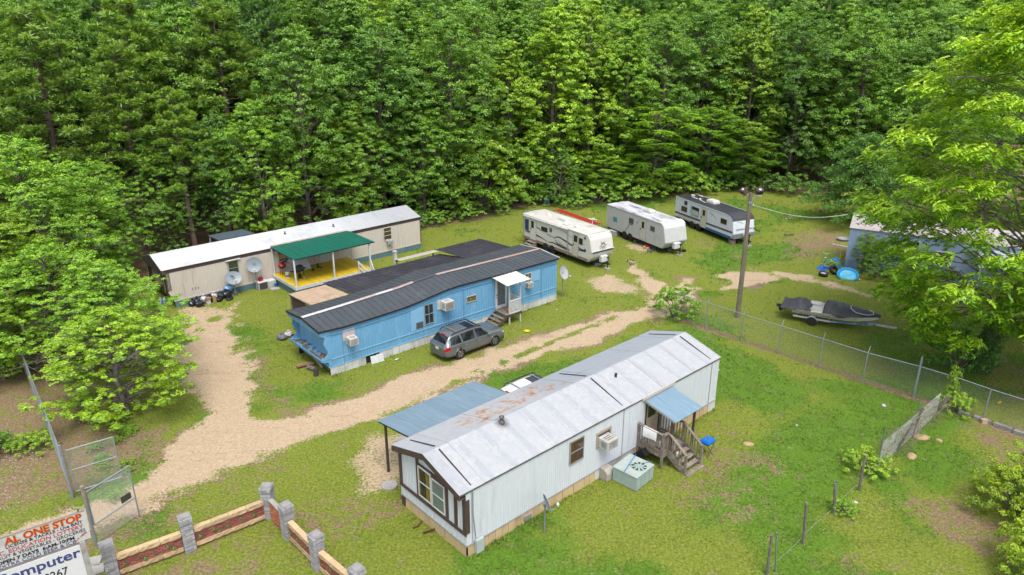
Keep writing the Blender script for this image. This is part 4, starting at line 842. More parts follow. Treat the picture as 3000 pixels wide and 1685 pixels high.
# ------------------------------------------------------------------ blue mobile home
def blue_home():
    L, W, zb = 17.95, 3.95, .5; rng = random.Random(2)
    E = [(-.45,2.90),(1.0,2.80),(3.5,2.83),(5.4,2.89),(7.0,3.08),(8.7,3.28),(12,3.22),(18.1,3.17)]; G = [(-.45,3.10),(2.3,3.17),(4.5,3.26),(5.9,3.30),(7.5,3.45),(9.1,3.50),(14.3,3.40),(18.1,3.34)]
    ez = lambda u: float(np.interp(u, *zip(*E))); rz = lambda u: float(np.interp(u, *zip(*G)))
    t = T('mobile_home', 'sky blue mobile home with sagging dark grey ribbed metal roof', 'mobile home', BF, 0, 0)
    mb = MB(); top = lambda s: ez(s)-.03
    ribbed(mb, ('F',0), 0, L, zb, top, .19, .012); ribbed(mb, ('B',W), 0, L, zb, top, .3, .012); ribbed(mb, ('R',L), 0, W, zb, lambda s: ez(L)-.05+(rz(L)-ez(L))*(1-abs(s-W/2)/(W/2)), .19, .012); part(mb, 'side_wall', BLUES, t)
    mb = MB(); ribbed(mb, ('L',.18), .1, W-.1, 1.05, 2.85, .55, .012); ribbed(mb, ('L',0), 0, W, zb, 1.0, .16, .012); part(mb, 'end_wall', BLUES, t)
    # upper band, rails and seams
    mb = MB(); ribbed(mb, ('F',-.022), -.0, L, lambda s: ez(s)-.34, lambda s: ez(s)-.06, .115, .012, prof=((0,0),(.45,0),(.55,-1),(.9,-1))); part(mb, 'upper_band', BLUED, t)
    for f, a, b, z in ((('F',0), 0, L, 1.0), (('F',0), -.01, L+.01, zb+.02)):
        mb = MB(); wbox(mb, f, a, b, z-.03, z+.03, .002, .03); part(mb, 'rail', BLUEP, t)
    for u0, u1 in zip(np.linspace(0, L, 13)[:-1], np.linspace(0, L, 13)[1:]): pass
    mb = MB()
    for i in range(24): a, b = L*i/24, L*(i+1)/24; mb.beam((a,-.04,ez(a)-.35),(b,-.04,ez(b)-.35),.03,.03)
    part(mb, 'band_rail', BLUED, t)
    mb = MB()
    for u in (.97, 9.6, 16.43): wbox(mb, ('F',0), u-.02, u+.02, zb, ez(u)-.08, .003, .034)
    part(mb, 'seam_batten', BLUED, t)
    # front end: projecting head, cheeks with a curved cut, shelf
    head = [(-.42,0,2.58),(-.42,0,2.86),(.2,0,2.86),(.2,0,2.50)]
    mb = MB(); mb.box((-.42,-.03,2.58),(.18,W+.03,2.84)); ribbed(mb, ('L',-.42), -.03, W+.03, 2.58, lambda s: ez(-.4)-.03+(rz(-.4)-ez(-.4))*(1-abs(s-W/2)/(W/2)), .14, .012); part(mb, 'front_head', BLUES, t)
    cheek = [(.2,2.56),(-.42,2.58),(-.12,2.42),(-.16,2.25),(-.22,2.05),(-.10,1.75),(.02,1.45),(-.28,1.12),(-.42,1.10),(-.42,.98),(-.30,.92),(-.10,.90),(0,.80),(.02,.6),(.2,.6)]
    for v in (-.028, W-.002): mb = MB(); mb.prism([(u,v,z) for u, z in cheek], (0,.03,0)); part(mb, 'cheek_panel', BLUES, t)
    mb = MB(); mb.box((-.45,-.03,.97),(.18,W+.03,1.07)); mb.box((-.47,-.03,1.07),(-.42,W+.03,1.13)); part(mb, 'front_shelf', BLUED, t)
    mb = MB(); rs = random.Random(4)
    for _ in range(60): x, y = rs.uniform(-.38,.1), rs.uniform(.1,W-.1); mb.ball((x,y,1.075),(rs.uniform(.05,.16),rs.uniform(.05,.2),rs.uniform(.015,.05)),6,3)
    part(mb, 'shelf_debris', mat('leaf_debris', (.15,.10,.06), .95, .4, 9, c2=(.30,.22,.15), f2=.4, s2=4), t)
    mb = MB(); wbox(mb, ('L',.18), 1.15, 1.55, 2.30, 2.42, .003, .02); pl = part(mb, 'number_plate', WHITE, t)
    mb = MB(); mb.prism([(.02,.0,zb),(.02,W,zb),(.30,W,.02),(.30,0,.02)], (.02,0,0)); part(mb, 'front_skirt', mat('fibre_skirt', (.50,.44,.38), .8, .15, 4, c2=(.38,.26,.20), f2=.4), t)
    mb = MB(); mb.box((.02,.02,zb-.10),(L-.02,W-.02,zb-.01)); part(mb, 'floor_frame', DARKI, t)
    # roof sheets
    RB = mat('dark_metal_roof', (.078,.090,.103), .5, .10, 3, c2=(.105,.115,.125), f2=.4, s2=.7, metal=.2, rnd=.07)
    us = np.linspace(-.48, 18.1, 47)
    for side in (0, 1):
        ve = -.12 if side == 0 else W+.12
        for i in range(46): mb = rib_panel(us[i], us[i+1], lambda u: (u, ve, ez(u)), lambda u: (u, W/2, rz(u)), .028, .05); part(mb, 'roof_sheet', RB, t)
    mb = MB()
    for i in range(23):
        a, b = -.45+18.5*i/23, -.45+18.5*(i+1)/23
        for v in (-.10, W+.10): mb.beam((a,v,ez(a)-.045),(b,v,ez(b)-.045),.04,.10)
    mb.beam((-.46,-.1,ez(-.46)-.06),(-.46,W/2,rz(-.46)-.06),.04,.14); mb.beam((-.46,W+.1,ez(-.46)-.06),(-.46,W/2,rz(-.46)-.06),.04,.14); part(mb, 'roof_edge', mat('black_edge', (.022,.02,.022), .5, .2), t)
    mb = MB(); mb.beam((18.1,-.1,ez(18.1)-.02),(18.1,W/2,rz(18.1)-.01),.05,.09); mb.beam((18.1,W+.1,ez(18.1)-.02),(18.1,W/2,rz(18.1)-.01),.05,.09); part(mb, 'verge_trim', WHITE, t)
    caps = [(-.45,2.9,(.60,.60,.62)),(2.9,4.4,(.48,.40,.39)),(4.4,5.6,(.58,.57,.58)),(5.6,7.1,(.45,.33,.31)),(7.1,8.9,(.07,.08,.10)),(8.9,12.4,(.43,.33,.31)),(12.4,15.4,(.40,.28,.26)),(15.4,18.1,(.40,.27,.22))]
    for k, (a, b, c) in enumerate(caps):
        n = 4; cm = mat(f'ridge_cap_{"abcdefgh"[k]}', c, .6, .18, 4, c2=tuple(min(.7, q*1.3) for q in c), f2=.4); mb = MB()
        for j in range(n):
            u0, u1 = a+(b-a)*j/n+.005, a+(b-a)*(j+1)/n
            for s in (-1,1): mb.add([(u0,W/2,rz(u0)+.05),(u1,W/2,rz(u1)+.05),(u1,W/2+s*.15,rz(u1)+.022),(u0,W/2+s*.15,rz(u0)+.022)], [(0,1,2,3)])
        part(mb, 'ridge_cap', cm, t)
    # openings
    window(t, ('F',0), 6.55, 7.24, 1.27, 2.60, mat('grey_blue_frame', (.30,.36,.42), .5, .1), GREYI, hz=(.5,), vt=(.5,), label='dark two pane window')
    mb = MB(); wbox(mb, ('F',0), 5.57, 6.53, 1.10, 2.59, .004, .018); part(mb, 'patch_panel', BLUEP, t)
    mb = MB(); wbox(mb, ('F',0), 5.93, 6.45, 1.17, 1.58, .02, .03); part(mb, 'vent_panel', GREYI, t)
    mb = MB(); wbox(mb, ('F',0), 15.50, 16.25, 1.95, 2.72, .004, .018); part(mb, 'patch_panel', BLUEP, t)
    w = window(t, ('F',0), 9.82, 10.64, 1.88, 2.30, mat('cream_frame', (.55,.46,.30), .6, .1), DARKI, hz=(), label='small picture window with flowers on the sill')
    for q, c in ((10.0,(.10,.22,.06)),(10.18,(.45,.55,.42)),(10.36,(.12,.25,.10)),(10.5,(.40,.08,.06))): mb = MB(); mb.ball((q,-.021,2.06),(.08,.004,.09),7,5); part(mb, 'flower', mat('flower_%d' % int(q*100), c, .8, .3, 9), w)
    window(t, ('F',0), 14.85, 15.46, 1.92, 2.70, DIRTYW, GREYI, hz=(), vt=(.5,), label='small window above an air conditioner')
    mb = MB(); wbox(mb, ('F',0), .98, 1.76, 1.85, 2.52, .004, .03); part(mb, 'opening_board', mat('stained_board', (.52,.44,.42), .7, .2, 3, c2=(.62,.58,.56), f2=.45), t)
    mb = MB(); wbox(mb, ('F',0), 7.55, 7.78, 2.02, 2.66, .004, .04); part(mb, 'opening_board', DIRTYW, t)
    mb = MB()
    for a, b, c, d in ((12.24,13.24,2.80,2.90),(12.24,12.40,.80,2.80),(13.08,13.24,.80,2.80),(12.40,13.08,.80,1.0)): wbox(mb, ('F',0), a, b, c, d, .004, .045)
    dr = part(mb, 'door', WHITE, t); mb = MB(); wbox(mb, ('F',0), 12.40, 13.08, 1.0, 2.80, .02, .03); part(mb, 'pane', mat('door_glass', (.16,.18,.20), .15, .2, 5), dr)
    mb = MB(); mb.box((12.30,-.09,1.75),(12.34,-.045,1.83)); mb.ball((12.32,-.08,1.62),(.03,.04,.03),8,5); part(mb, 'handle', BLACK, dr)
    skirt(t, ('F',0), .05, L, zb-.01, .46, SKW, rng, miss=(5,6)); skirt(t, ('R',L), 0, W, zb-.01, .5, SKW, rng); skirt(t, ('B',W), 0, L, zb-.01, .9, SKW, rng)
    for u, a in ((2.55,.5),(2.95,.35)): mb = MB(); mb.add([(u,-.25,-.02),(u+.44,-.3,-.02),(u+.50,-.12,.40),(u+.06,-.06,.42)], [(0,1,2,3)]); part(mb, 'fallen_skirt_panel', SKW, t)
    ac_unit('air_conditioner', 'dingy air conditioner propped under a stained board on blue wall', BF, ('F',0), 1.42, 1.68, .52, .42, .50, .03)
    ac_unit('air_conditioner', 'cream air conditioner high on the middle of the blue wall', BF, ('F',0), 8.12, 2.02, .68, .56, .55, .0, mat('cream_ac', (.66,.63,.56), .5, .08))
    ac_unit('air_conditioner', 'small air conditioner under the window beside the blue home awning', BF, ('F',0), 15.12, 1.72, .46, .36, .38, .0)
    # lean-to roofs at the back
    l = T('lean_to', 'low lean to with tan and charcoal corrugated roof behind blue home', 'lean-to', BF, 8, 5.8)
    TANR = mat('tan_roof', (.50,.36,.25), .7, .12, 4, c2=(.34,.22,.14), f2=.42, s2=1.2, rnd=.06); CHR = mat('charcoal_roof', (.040,.038,.050), .6, .18, 3, c2=(.075,.070,.085), f2=.45, s2=.8, rnd=.10); PALER = mat('pale_corrugated', (.56,.52,.46), .6, .1, 3, rnd=.06)
    def sheets(u0, u1, n, va, za, vb, zb2, m, rib=.03, mid=1, nm='roof_sheet'):
        us = np.linspace(u0, u1, n+1)
        for i in range(n): mb = rib_panel(us[i], us[i+1], lambda u: (u, vb, zb2), lambda u: (u, va, za(u) if callable(za) else za), rib, .06, .0, mid); part(mb, nm, m, l)
    sheets(1.30, 3.92, 9, 4.02, lambda u: ez(u)-.16, 7.62, 2.44, TANR, .012, 0); sheets(3.94, 13.5, 26, 4.02, lambda u: ez(u)-.12, 8.0, 2.46, CHR, .035, 1)
    sheets(10.2, 13.7, 14, 8.25, 2.56, 9.05, 2.46, PALER, .04, 1); sheets(13.15, 17.45, 13, 4.35, 3.06, 8.05, 2.86, CHR, .035, 1)
    mb = MB(); mb.beam((1.3,7.5,2.38),(13.5,7.6,2.38),.06,.12); mb.beam((1.35,4.1,2.6),(1.35,7.55,2.38),.05,.12); mb.beam((10.2,8.9,2.4),(13.6,8.9,2.4),.06,.1); part(mb, 'beam', DWOOD, l)
    for i in range(18): mb = MB(); a = 4.15+i*.19; mb.box((1.42,a,-.05),(1.45,a+.18,2.30+rng.uniform(0,.05))); part(mb, 'plank', DWOOD, l)
    for u, v in ((1.4,7.45),(4,7.5),(7,7.5),(10,7.6),(13.4,7.6),(17.3,7.9),(13.3,7.9),(13.5,8.85)): mb = MB(); mb.beam((u,v,-.1),(u,v,2.4),.09,.09); part(mb, 'post', WOOD, l)
    mb = MB(); mb.box((10.15,8.95,-.1),(10.36,9.15,3.05)); mb.box((10.12,8.92,3.05),(10.39,9.18,3.12)); part(mb, 'gate_post', DIRTYW, l)
    # front steps, lattice porch and awning
    p = T('entrance_porch', 'small wooden porch with white lattice and corrugated awning on blue home', 'porch', BF, 12.8, -.6)
    for i in range(8): mb = MB(); a = 12.18+i*.165; mb.box((a,-1.24,.72+rng.uniform(0,.005)),(a+.155,-.05,.755)); part(mb, 'deck_board', WOOD, p)
    mb = MB(); mb.box((12.16,-1.27,.58),(13.50,-1.24,.73)); mb.box((13.47,-1.24,.58),(13.50,-.05,.73)); part(mb, 'rim_joist', DWOOD, p)
    for k in range(4):
        for j in range(2): mb = MB(); a = 12.04-.235*k-.115*j; mb.box((a-.108,-1.22,.545-.175*k+rng.uniform(0,.005)),(a,-.06,.58-.175*k)); part(mb, 'step_board', WOOD, p)
    for v in (-1.22,-.08): mb = MB(); mb.beam((12.2,v,.62),(11.15,v,-.05),.04,.2); part(mb, 'stringer', DWOOD, p)
    for u in (12.44, 13.40): mb = MB(); mb.beam((u,-1.2,-.1),(u,-1.2,2.92),.08,.08); part(mb, 'post', mat('white_post', (.60,.58,.55), .7, .15), p)
    def lattice(face, a, b, z0, z1):
        mb = MB(); n = 11; w = b-a; h = z1-z0
        for sgn in (1,-1):
            for k in range(-12, 13):
                s0 = a + k*.125 if sgn > 0 else b - k*.125; pts = []
                for z in (z0, z1):
                    pts.append((s0 + sgn*(z-z0), z))
                (sa, za), (sb, zb_) = pts
                def clip(sa, za, sb, zb_):
                    for lim, hi in ((a,0),(b,1)):
                        for sw in (0,1):
                            out = sa < lim if not hi else sa > lim
                            if out and abs(sb-sa) > 1e-6: f = (lim-sa)/(sb-sa); sa, za = lim, za+f*(zb_-za)
                            sa, za, sb, zb_ = sb, zb_, sa, za
                    return sa, za, sb, zb_
                if max(sa,sb) <= a or min(sa,sb) >= b: continue
                q = clip(sa, za, sb, zb_); dd = .004 if sgn > 0 else .014
                if abs(q[0]-q[2]) < .02: continue
                mb.beam(fp(face,q[0],q[1],dd), fp(face,q[2],q[3],dd), .009, .034)
        o = part(mb, 'lattice', WHITE, p); o['kind'] = 'stuff'
        mb = MB(); wbox(mb, face, a-.03, b+.03, z1, z1+.07, -.02, .05); wbox(mb, face, a-.03, b+.03, z0-.06, z0, -.02, .04); part(mb, 'lattice_rail', WHITE, p)
    lattice(('F',-1.2), 12.48, 13.36, .80, 1.62); lattice(('R',13.42), -1.16, -.06, .80, 1.62)
    for i in range(6): us = np.linspace(11.92, 14.0, 7); mb = rib_panel(us[i], us[i+1], lambda u: (u, -1.58, 2.97), lambda u: (u, -.04, 3.13), .03, .06, 0, 1); part(mb, 'awning_sheet', mat('cream_corrugated', (.70,.68,.62), .5, .06, 3), p)
    mb = MB(); mb.beam((12.3,-1.22,2.94),(13.6,-1.22,2.94),.05,.08); mb.beam((12.44,-1.2,2.92),(12.44,-.03,3.06),.04,.07); mb.beam((13.4,-1.2,2.92),(13.4,-.03,3.06),.04,.07); part(mb, 'awning_frame', WHITE, p)
blue_home()

# ------------------------------------------------------------------ cream mobile home
def cream_home():
    L, W, zb, ze, zr = 20.9, 4.25, .5, 2.86, 3.49; rng = random.Random(3)
    t = T('mobile_home', 'long cream mobile home with white roof and brown fascia by the wood', 'mobile home', CF, 0, 0)
    mb = MB(); ribbed(mb, ('F',0), -.0, L, zb, ze-.28, .16, .014); ribbed(mb, ('B',W), 0, L, zb, ze-.28, .32, .014); ribbed(mb, ('R',L), 0, W, zb, lambda s: ze-.05+(zr-ze)*(1-abs(s-W/2)/(W/2)), .16, .014)
    mb.add([(-.30,0,1.25),(0,0,zb),(0,0,ze-.28),(-.30,0,ze-.28)], [(0,1,2,3)]); mb.add([(-.30,W,1.25),(0,W,zb),(0,W,ze-.28),(-.30,W,ze-.28)], [(0,1,2,3)]); part(mb, 'side_wall', CREAMS, t)
    BR2 = mat('brown_siding', (.10,.075,.068), .6, .12, 4, c2=(.16,.125,.115), f2=.4)
    mb = MB(); mb.box((-.28,.0,1.25),(-.02,W,2.62)); mb.add([(-.30,0,1.25),(0,0,.45),(0,W,.45),(-.30,W,1.25)], [(0,1,2,3)]); part(mb, 'end_wall', BR2, t)
    mb = MB(); wbox(mb, ('L',-.28), 1.0, 3.1, 1.42, 2.42, .004, .02); wbox(mb, ('L',-.28), .55, .66, 1.05, 2.4, .004, .03); part(mb, 'end_panel', mat('tan_panel', (.42,.36,.25), .7, .1, 3), t)
    mb = MB(); mb.prism([(-.50,-.05,2.52),(-.50,-.05,ze-.01),(-.50,W/2,zr-.01),(-.50,W+.05,ze-.01),(-.50,W+.05,2.52)], (.22,0,0)); part(mb, 'gable_fascia', BR2, t)
    mb = MB(); ribbed(mb, ('F',-.0), -.32, L+.02, ze-.30, ze-.01, .1, -.012); wbox(mb, ('B',W), -.32, L+.02, ze-.30, ze-.01, .0, .03); part(mb, 'fascia', BROWNT, t)
    mb = MB(); wbox(mb, ('F',0), 0, L, zb-.06, zb+.05, .003, .03); part(mb, 'bottom_rail', mat('pale_rail', (.66,.60,.52), .6, .1), t)
    mb = MB(); wbox(mb, ('F',0), -.31, -.24, 1.25, ze-.3, -.01, .025); wbox(mb, ('F',0), L-.05, L+.02, zb, ze-.3, 0, .03); part(mb, 'corner_trim', BR2, t)
    mb = MB(); mb.box((.02,.02,zb-.1),(L-.02,W-.02,zb-.02)); part(mb, 'floor_frame', DARKI, t)
    RC = mat('white_coated_roof', (.62,.635,.65), .5, .06, 2, c2=(.44,.455,.47), f2=.42, s2=.45, rnd=.03)
    n = RC.node_tree.nodes; l = RC.node_tree.links; p = n['Principled BSDF']; tc = n.new('ShaderNodeTexCoord'); sp = n.new('ShaderNodeSeparateXYZ'); l.new(tc.outputs['Object'], sp.inputs[0])
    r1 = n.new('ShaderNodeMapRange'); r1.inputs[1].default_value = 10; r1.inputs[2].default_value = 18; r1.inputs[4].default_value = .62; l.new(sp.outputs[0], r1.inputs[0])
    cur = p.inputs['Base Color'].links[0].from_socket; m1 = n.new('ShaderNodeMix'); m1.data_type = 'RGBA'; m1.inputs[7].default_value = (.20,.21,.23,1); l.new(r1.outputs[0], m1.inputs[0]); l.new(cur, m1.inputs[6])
    nz = n.new('ShaderNodeTexNoise'); nz.inputs['Scale'].default_value = 1.3; nz.inputs['Detail'].default_value = 10; nz.inputs['Roughness'].default_value = .8; l.new(tc.outputs['Object'], nz.inputs['Vector'])
    r2 = n.new('ShaderNodeMapRange'); r2.inputs[1].default_value = .64; r2.inputs[2].default_value = .72; r2.inputs[4].default_value = .75; l.new(nz.outputs[0], r2.inputs[0]); r3 = n.new('ShaderNodeMapRange'); r3.inputs[1].default_value = 9; r3.inputs[2].default_value = 4; l.new(sp.outputs[0], r3.inputs[0])
    mu = n.new('ShaderNodeMath'); mu.operation = 'MULTIPLY'; l.new(r2.outputs[0], mu.inputs[0]); l.new(r3.outputs[0], mu.inputs[1]); m2 = n.new('ShaderNodeMix'); m2.data_type = 'RGBA'; m2.inputs[7].default_value = (.42,.27,.12,1); l.new(mu.outputs[0], m2.inputs[0]); l.new(m1.outputs[2], m2.inputs[6])
    for lk in list(p.inputs['Base Color'].links): l.remove(lk)
    l.new(m2.outputs[2], p.inputs['Base Color'])
    us = np.linspace(-.52, L+.04, 19)
    for side in (0, 1):
        ve = -.07 if side == 0 else W+.07
        for i in range(18): mb = rib_panel(us[i], us[i+1], lambda u: (u, ve, ze), lambda u: (u, W/2, zr), .008, .06, .003); part(mb, 'roof_panel', RC, t)
    mb = MB()
    for u, v in ((9.2,1.4),(13.2,1.1)): mb.lathe([(.12,0),(.10,.04),(.05,.05),(.05,.18),(.08,.2)], 8, (u, v, ze+(zr-ze)*v/(W/2)))
    part(mb, 'roof_vent', GREYI, t)
    window(t, ('F',0), 4.02, 4.76, 1.36, 2.52, ALU, GREYI, hz=(.5,), label='dark grey window under a white lintel'); mb = MB(); mb.box((3.85,-.16,2.56),(4.95,-.02,2.60)); part(mb, 'lintel', WHITE, t)
    window(t, ('F',0), 17.15, 17.93, 1.44, 2.53, DIRTYW, REDC, 'curtain', hz=(.36,.68), label='window with red curtain above an air conditioner')
    ac_unit('air_conditioner', 'small air conditioner below the red curtain of the cream home', CF, ('F',0), 17.62, 1.10, .52, .34, .34)
    window(t, ('F',0), 7.82, 8.62, 1.30, 2.45, DIRTYW, REDC, 'curtain', label='red curtained window in the porch corner')
    mb = MB(); wbox(mb, ('F',0), 11.20, 12.12, .62, 2.55, .004, .03); dr = part(mb, 'door', mat('pale_door', (.58,.62,.58), .5, .08), t)
    mb = MB(); mb.ball((11.3,-.06,1.5),(.035,.03,.035),8,5); part(mb, 'handle', ALU, dr)
    mb = MB(); wbox(mb, ('F',0), 11.12, 11.20, .60, 2.60, .004, .04); wbox(mb, ('F',0), 12.12, 12.20, .60, 2.60, .004, .04); wbox(mb, ('F',0), 14.02, 14.35, .6, 2.5, .004, .03); part(mb, 'door_trim', mat('cream_trim', (.62,.55,.47), .6, .1), t)
    skirt(t, ('F',0), .05, L, zb-.05, .9, SKG, rng); skirt(t, ('R',L), 0, W, zb-.05, .9, SKG, rng); skirt(t, ('B',W), 0, L, zb-.05, 1.2, SKG, rng)
    for i, q in enumerate('323'): text(q, .20, (1.28+.20*i, -.02, 1.00), (90,0,0), t, BLACK, name='house_number')
    # porch
    p = T('covered_porch', 'yellow porch deck under a green ribbed metal roof on cream home', 'porch', CF, 10.4, -2)
    YEL = mat('yellow_deck_paint', (.72,.50,.018), .6, .10, 5, c2=(.50,.36,.03), f2=.38, s2=1.2, rnd=.10)
    for i in range(45): mb = MB(); a = 7.26+i*.1407; mb.box((a,-3.92,.775+rng.uniform(0,.006)),(a+.130,-.04,.81)); part(mb, 'deck_board', YEL, p)
    mb = MB(); mb.box((7.22,-3.97,.56),(13.60,-3.93,.80)); mb.box((7.20,-3.93,.56),(7.25,-.04,.80)); mb.box((13.58,-3.93,.56),(13.63,-.04,.80)); part(mb, 'rim_board', mat('white_rim', (.66,.68,.72), .5, .1, 4), p)
    mb = MB(); mb.box((7.3,-3.90,-.05),(13.5,-3.86,.55)); mb.box((7.3,-3.88,-.05),(7.34,-.1,.55)); mb.box((13.5,-3.88,-.05),(13.54,-.1,.55)); part(mb, 'porch_skirt', SKG, p)
    for u in (7.32, 10.40, 13.50): mb = MB(); mb.beam((u,-3.86,.80),(u,-3.86,2.86),.10,.10); part(mb, 'post', WHITE, p)
    mb = MB(); mb.beam((7.36,-.10,.80),(7.36,-.10,2.78),.10,.10); part(mb, 'post', WHITE, p)
    GRN = mat('green_metal_roof', (.012,.165,.115), .45, .08, 3, c2=(.02,.20,.14), f2=.4, s2=.9, metal=.2, rnd=.05)
    us = np.linspace(7.30, 13.92, 23)
    for i in range(22): mb = rib_panel(us[i], us[i+1], lambda u: (u, -4.0, 2.915), lambda u: (u, -.03, 2.93), .026, .045); part(mb, 'roof_sheet', GRN, p)
    mb = MB(); mb.beam((7.32,-3.86,2.88),(13.9,-3.86,2.88),.05,.05); mb.beam((7.34,-4.0,2.88),(7.34,-.08,2.88),.04,.06); mb.beam((13.88,-4.0,2.88),(13.88,-.08,2.88),.04,.06); mb.box((7.30,-4.04,2.86),(13.92,-4.01,2.93)); part(mb, 'roof_frame', mat('dark_green_edge', (.01,.03,.025), .5, .2), p)
    mb = MB(); mb.add([(7.4,-.02,2.95),(13.9,-.02,2.95),(13.9,.28,2.96),(7.4,.28,2.96)], [(0,1,2,3)]); part(mb, 'flashing', mat('rusty_flashing', (.46,.36,.32), .6, .2, 3, c2=(.55,.50,.46), f2=.4), p)
    mb = MB(); mb.beam((12.45,-3.9,.8),(12.45,-3.9,1.65),.07,.07); mb.beam((12.45,-3.9,1.55),(12.95,-4.65,.75),.05,.09); mb.beam((12.45,-3.9,1.15),(12.95,-4.65,.35),.05,.07); mb.beam((12.95,-4.65,-.05),(12.95,-4.65,.95),.07,.07); part(mb, 'stair_rail', WHITE, p)
    mb = MB(); mb.beam((13.5,-3.9,1.55),(13.35,-4.65,.75),.05,.08); mb.beam((13.35,-4.65,-.05),(13.35,-4.65,.95),.07,.07); part(mb, 'stair_rail', WHITE, p)
    for k in range(3): mb = MB(); mb.box((12.5,-4.22-.25*k,.52-.19*k),(13.45,-3.98-.25*k,.56-.19*k)); part(mb, 'step_board', WOOD, p)
    # little roof behind
    s = T('shed_roof', 'small slate grey shed roof on posts behind the cream home', 'shed', CF, 6.8, 6.8)
    mb = MB(); mb.prism([(5.4,5.2,2.62),(8.25,5.2,2.62),(8.25,7.62,2.46),(5.4,7.62,2.46)], (0,0,.05)); part(mb, 'roof', mat('slate_roof', (.085,.115,.145), .6, .1, 2), s)
    for q in ((5.5,7.5),(8.15,7.5),(5.5,5.4),(8.15,5.4)): mb = MB(); mb.beam((*q,-.1),(*q,2.48),.08,.08); part(mb, 'post', WHITE, s)
cream_home()

# ------------------------------------------------------------------ light blue mobile home under the shade tree
def light_home():
    F = ((27.05, 55.5), -29.0); L, W, ze, zr = 17.0, 4.3, 3.35, 4.05; rng = random.Random(6)
    t = T('mobile_home', 'light blue mobile home with rusty pinkish roof hidden behind the shade tree', 'mobile home', F, 0, 0)
    LB = mat('light_blue_siding', (.34,.44,.66), .5, .06, 3, c2=(.44,.54,.74), f2=.42, s2=.8, stretch=(3,3,.4))
    mb = MB(); ribbed(mb, ('F',0), 0, L, .75, ze-.02, .16, .014); ribbed(mb, ('B',W), 0, L, .75, ze-.02, .3, .014)
    g = lambda s: ze-.04+(zr-ze)*(1-abs(s-W/2)/(W/2)); ribbed(mb, ('L',0), 0, W, .75, g, .16, .014); ribbed(mb, ('R',L), 0, W, .75, g, .16, .014); part(mb, 'side_wall', LB, t)
    RR = mat('pinkish_rusty_roof', (.48,.43,.43), .6, .12, 3, c2=(.40,.25,.19), f2=.42, s2=.8, rnd=.05); us = np.linspace(-.08, L+.08, 17)
    for side in (0,1):
        ve = -.08 if side == 0 else W+.08
        for i in range(16): mb = rib_panel(us[i], us[i+1], lambda u: (u, ve, ze), lambda u: (u, W/2, zr), .015, .06, .003); part(mb, 'roof_panel', RR, t)
    mb = MB(); wbox(mb, ('F',0), -.03, L, .70, .78, .003, .03); wbox(mb, ('F',0), 0, L, ze-.1, ze-.02, .003, .03); part(mb, 'rail', LB, t)
    skirt(t, ('F',0), .03, L, .72, .30, mat('streaked_blue_skirt', (.30,.40,.56), .6, .12, 3, c2=(.20,.26,.30), f2=.45, s2=1.5, rnd=.1), rng); skirt(t, ('L',0), 0, W, .72, .5, LB, rng)
    window(t, ('F',0), 6.2, 7.2, 1.25, 2.35, WHITE, GREYI, hz=(.5,)); window(t, ('F',0), 4.3, 5.0, 2.2, 2.9, WHITE, GREYI, hz=(.5,)); mb = MB(); wbox(mb, ('F',0), 1.0, 1.5, .7, 1.25, .01, .28); part(mb, 'meter_box', DIRTYW, t)
    a = T('porch_awning', 'white ribbed awning on poles in front of the light blue home', 'awning', F, 10.5, -1.6)
    us = np.linspace(8.8, 12.6, 12)
    for i in range(11): mb = rib_panel(us[i], us[i+1], lambda u: (u, -2.7, 2.3), lambda u: (u, -.05, 2.95), .03, .06); part(mb, 'awning_sheet', mat('white_awning_metal', (.52,.58,.70), .5, .08, 3), a)
    for u in (9, 12.4): mb = MB(); mb.tube([(u,-2.6,-.1),(u,-2.6,2.3)], .04, 6); part(mb, 'post', WHITE, a)
    mb = MB(); mb.beam((8.8,-2.6,2.27),(12.6,-2.6,2.27),.05,.06); part(mb, 'beam', WHITE, a)
light_home()
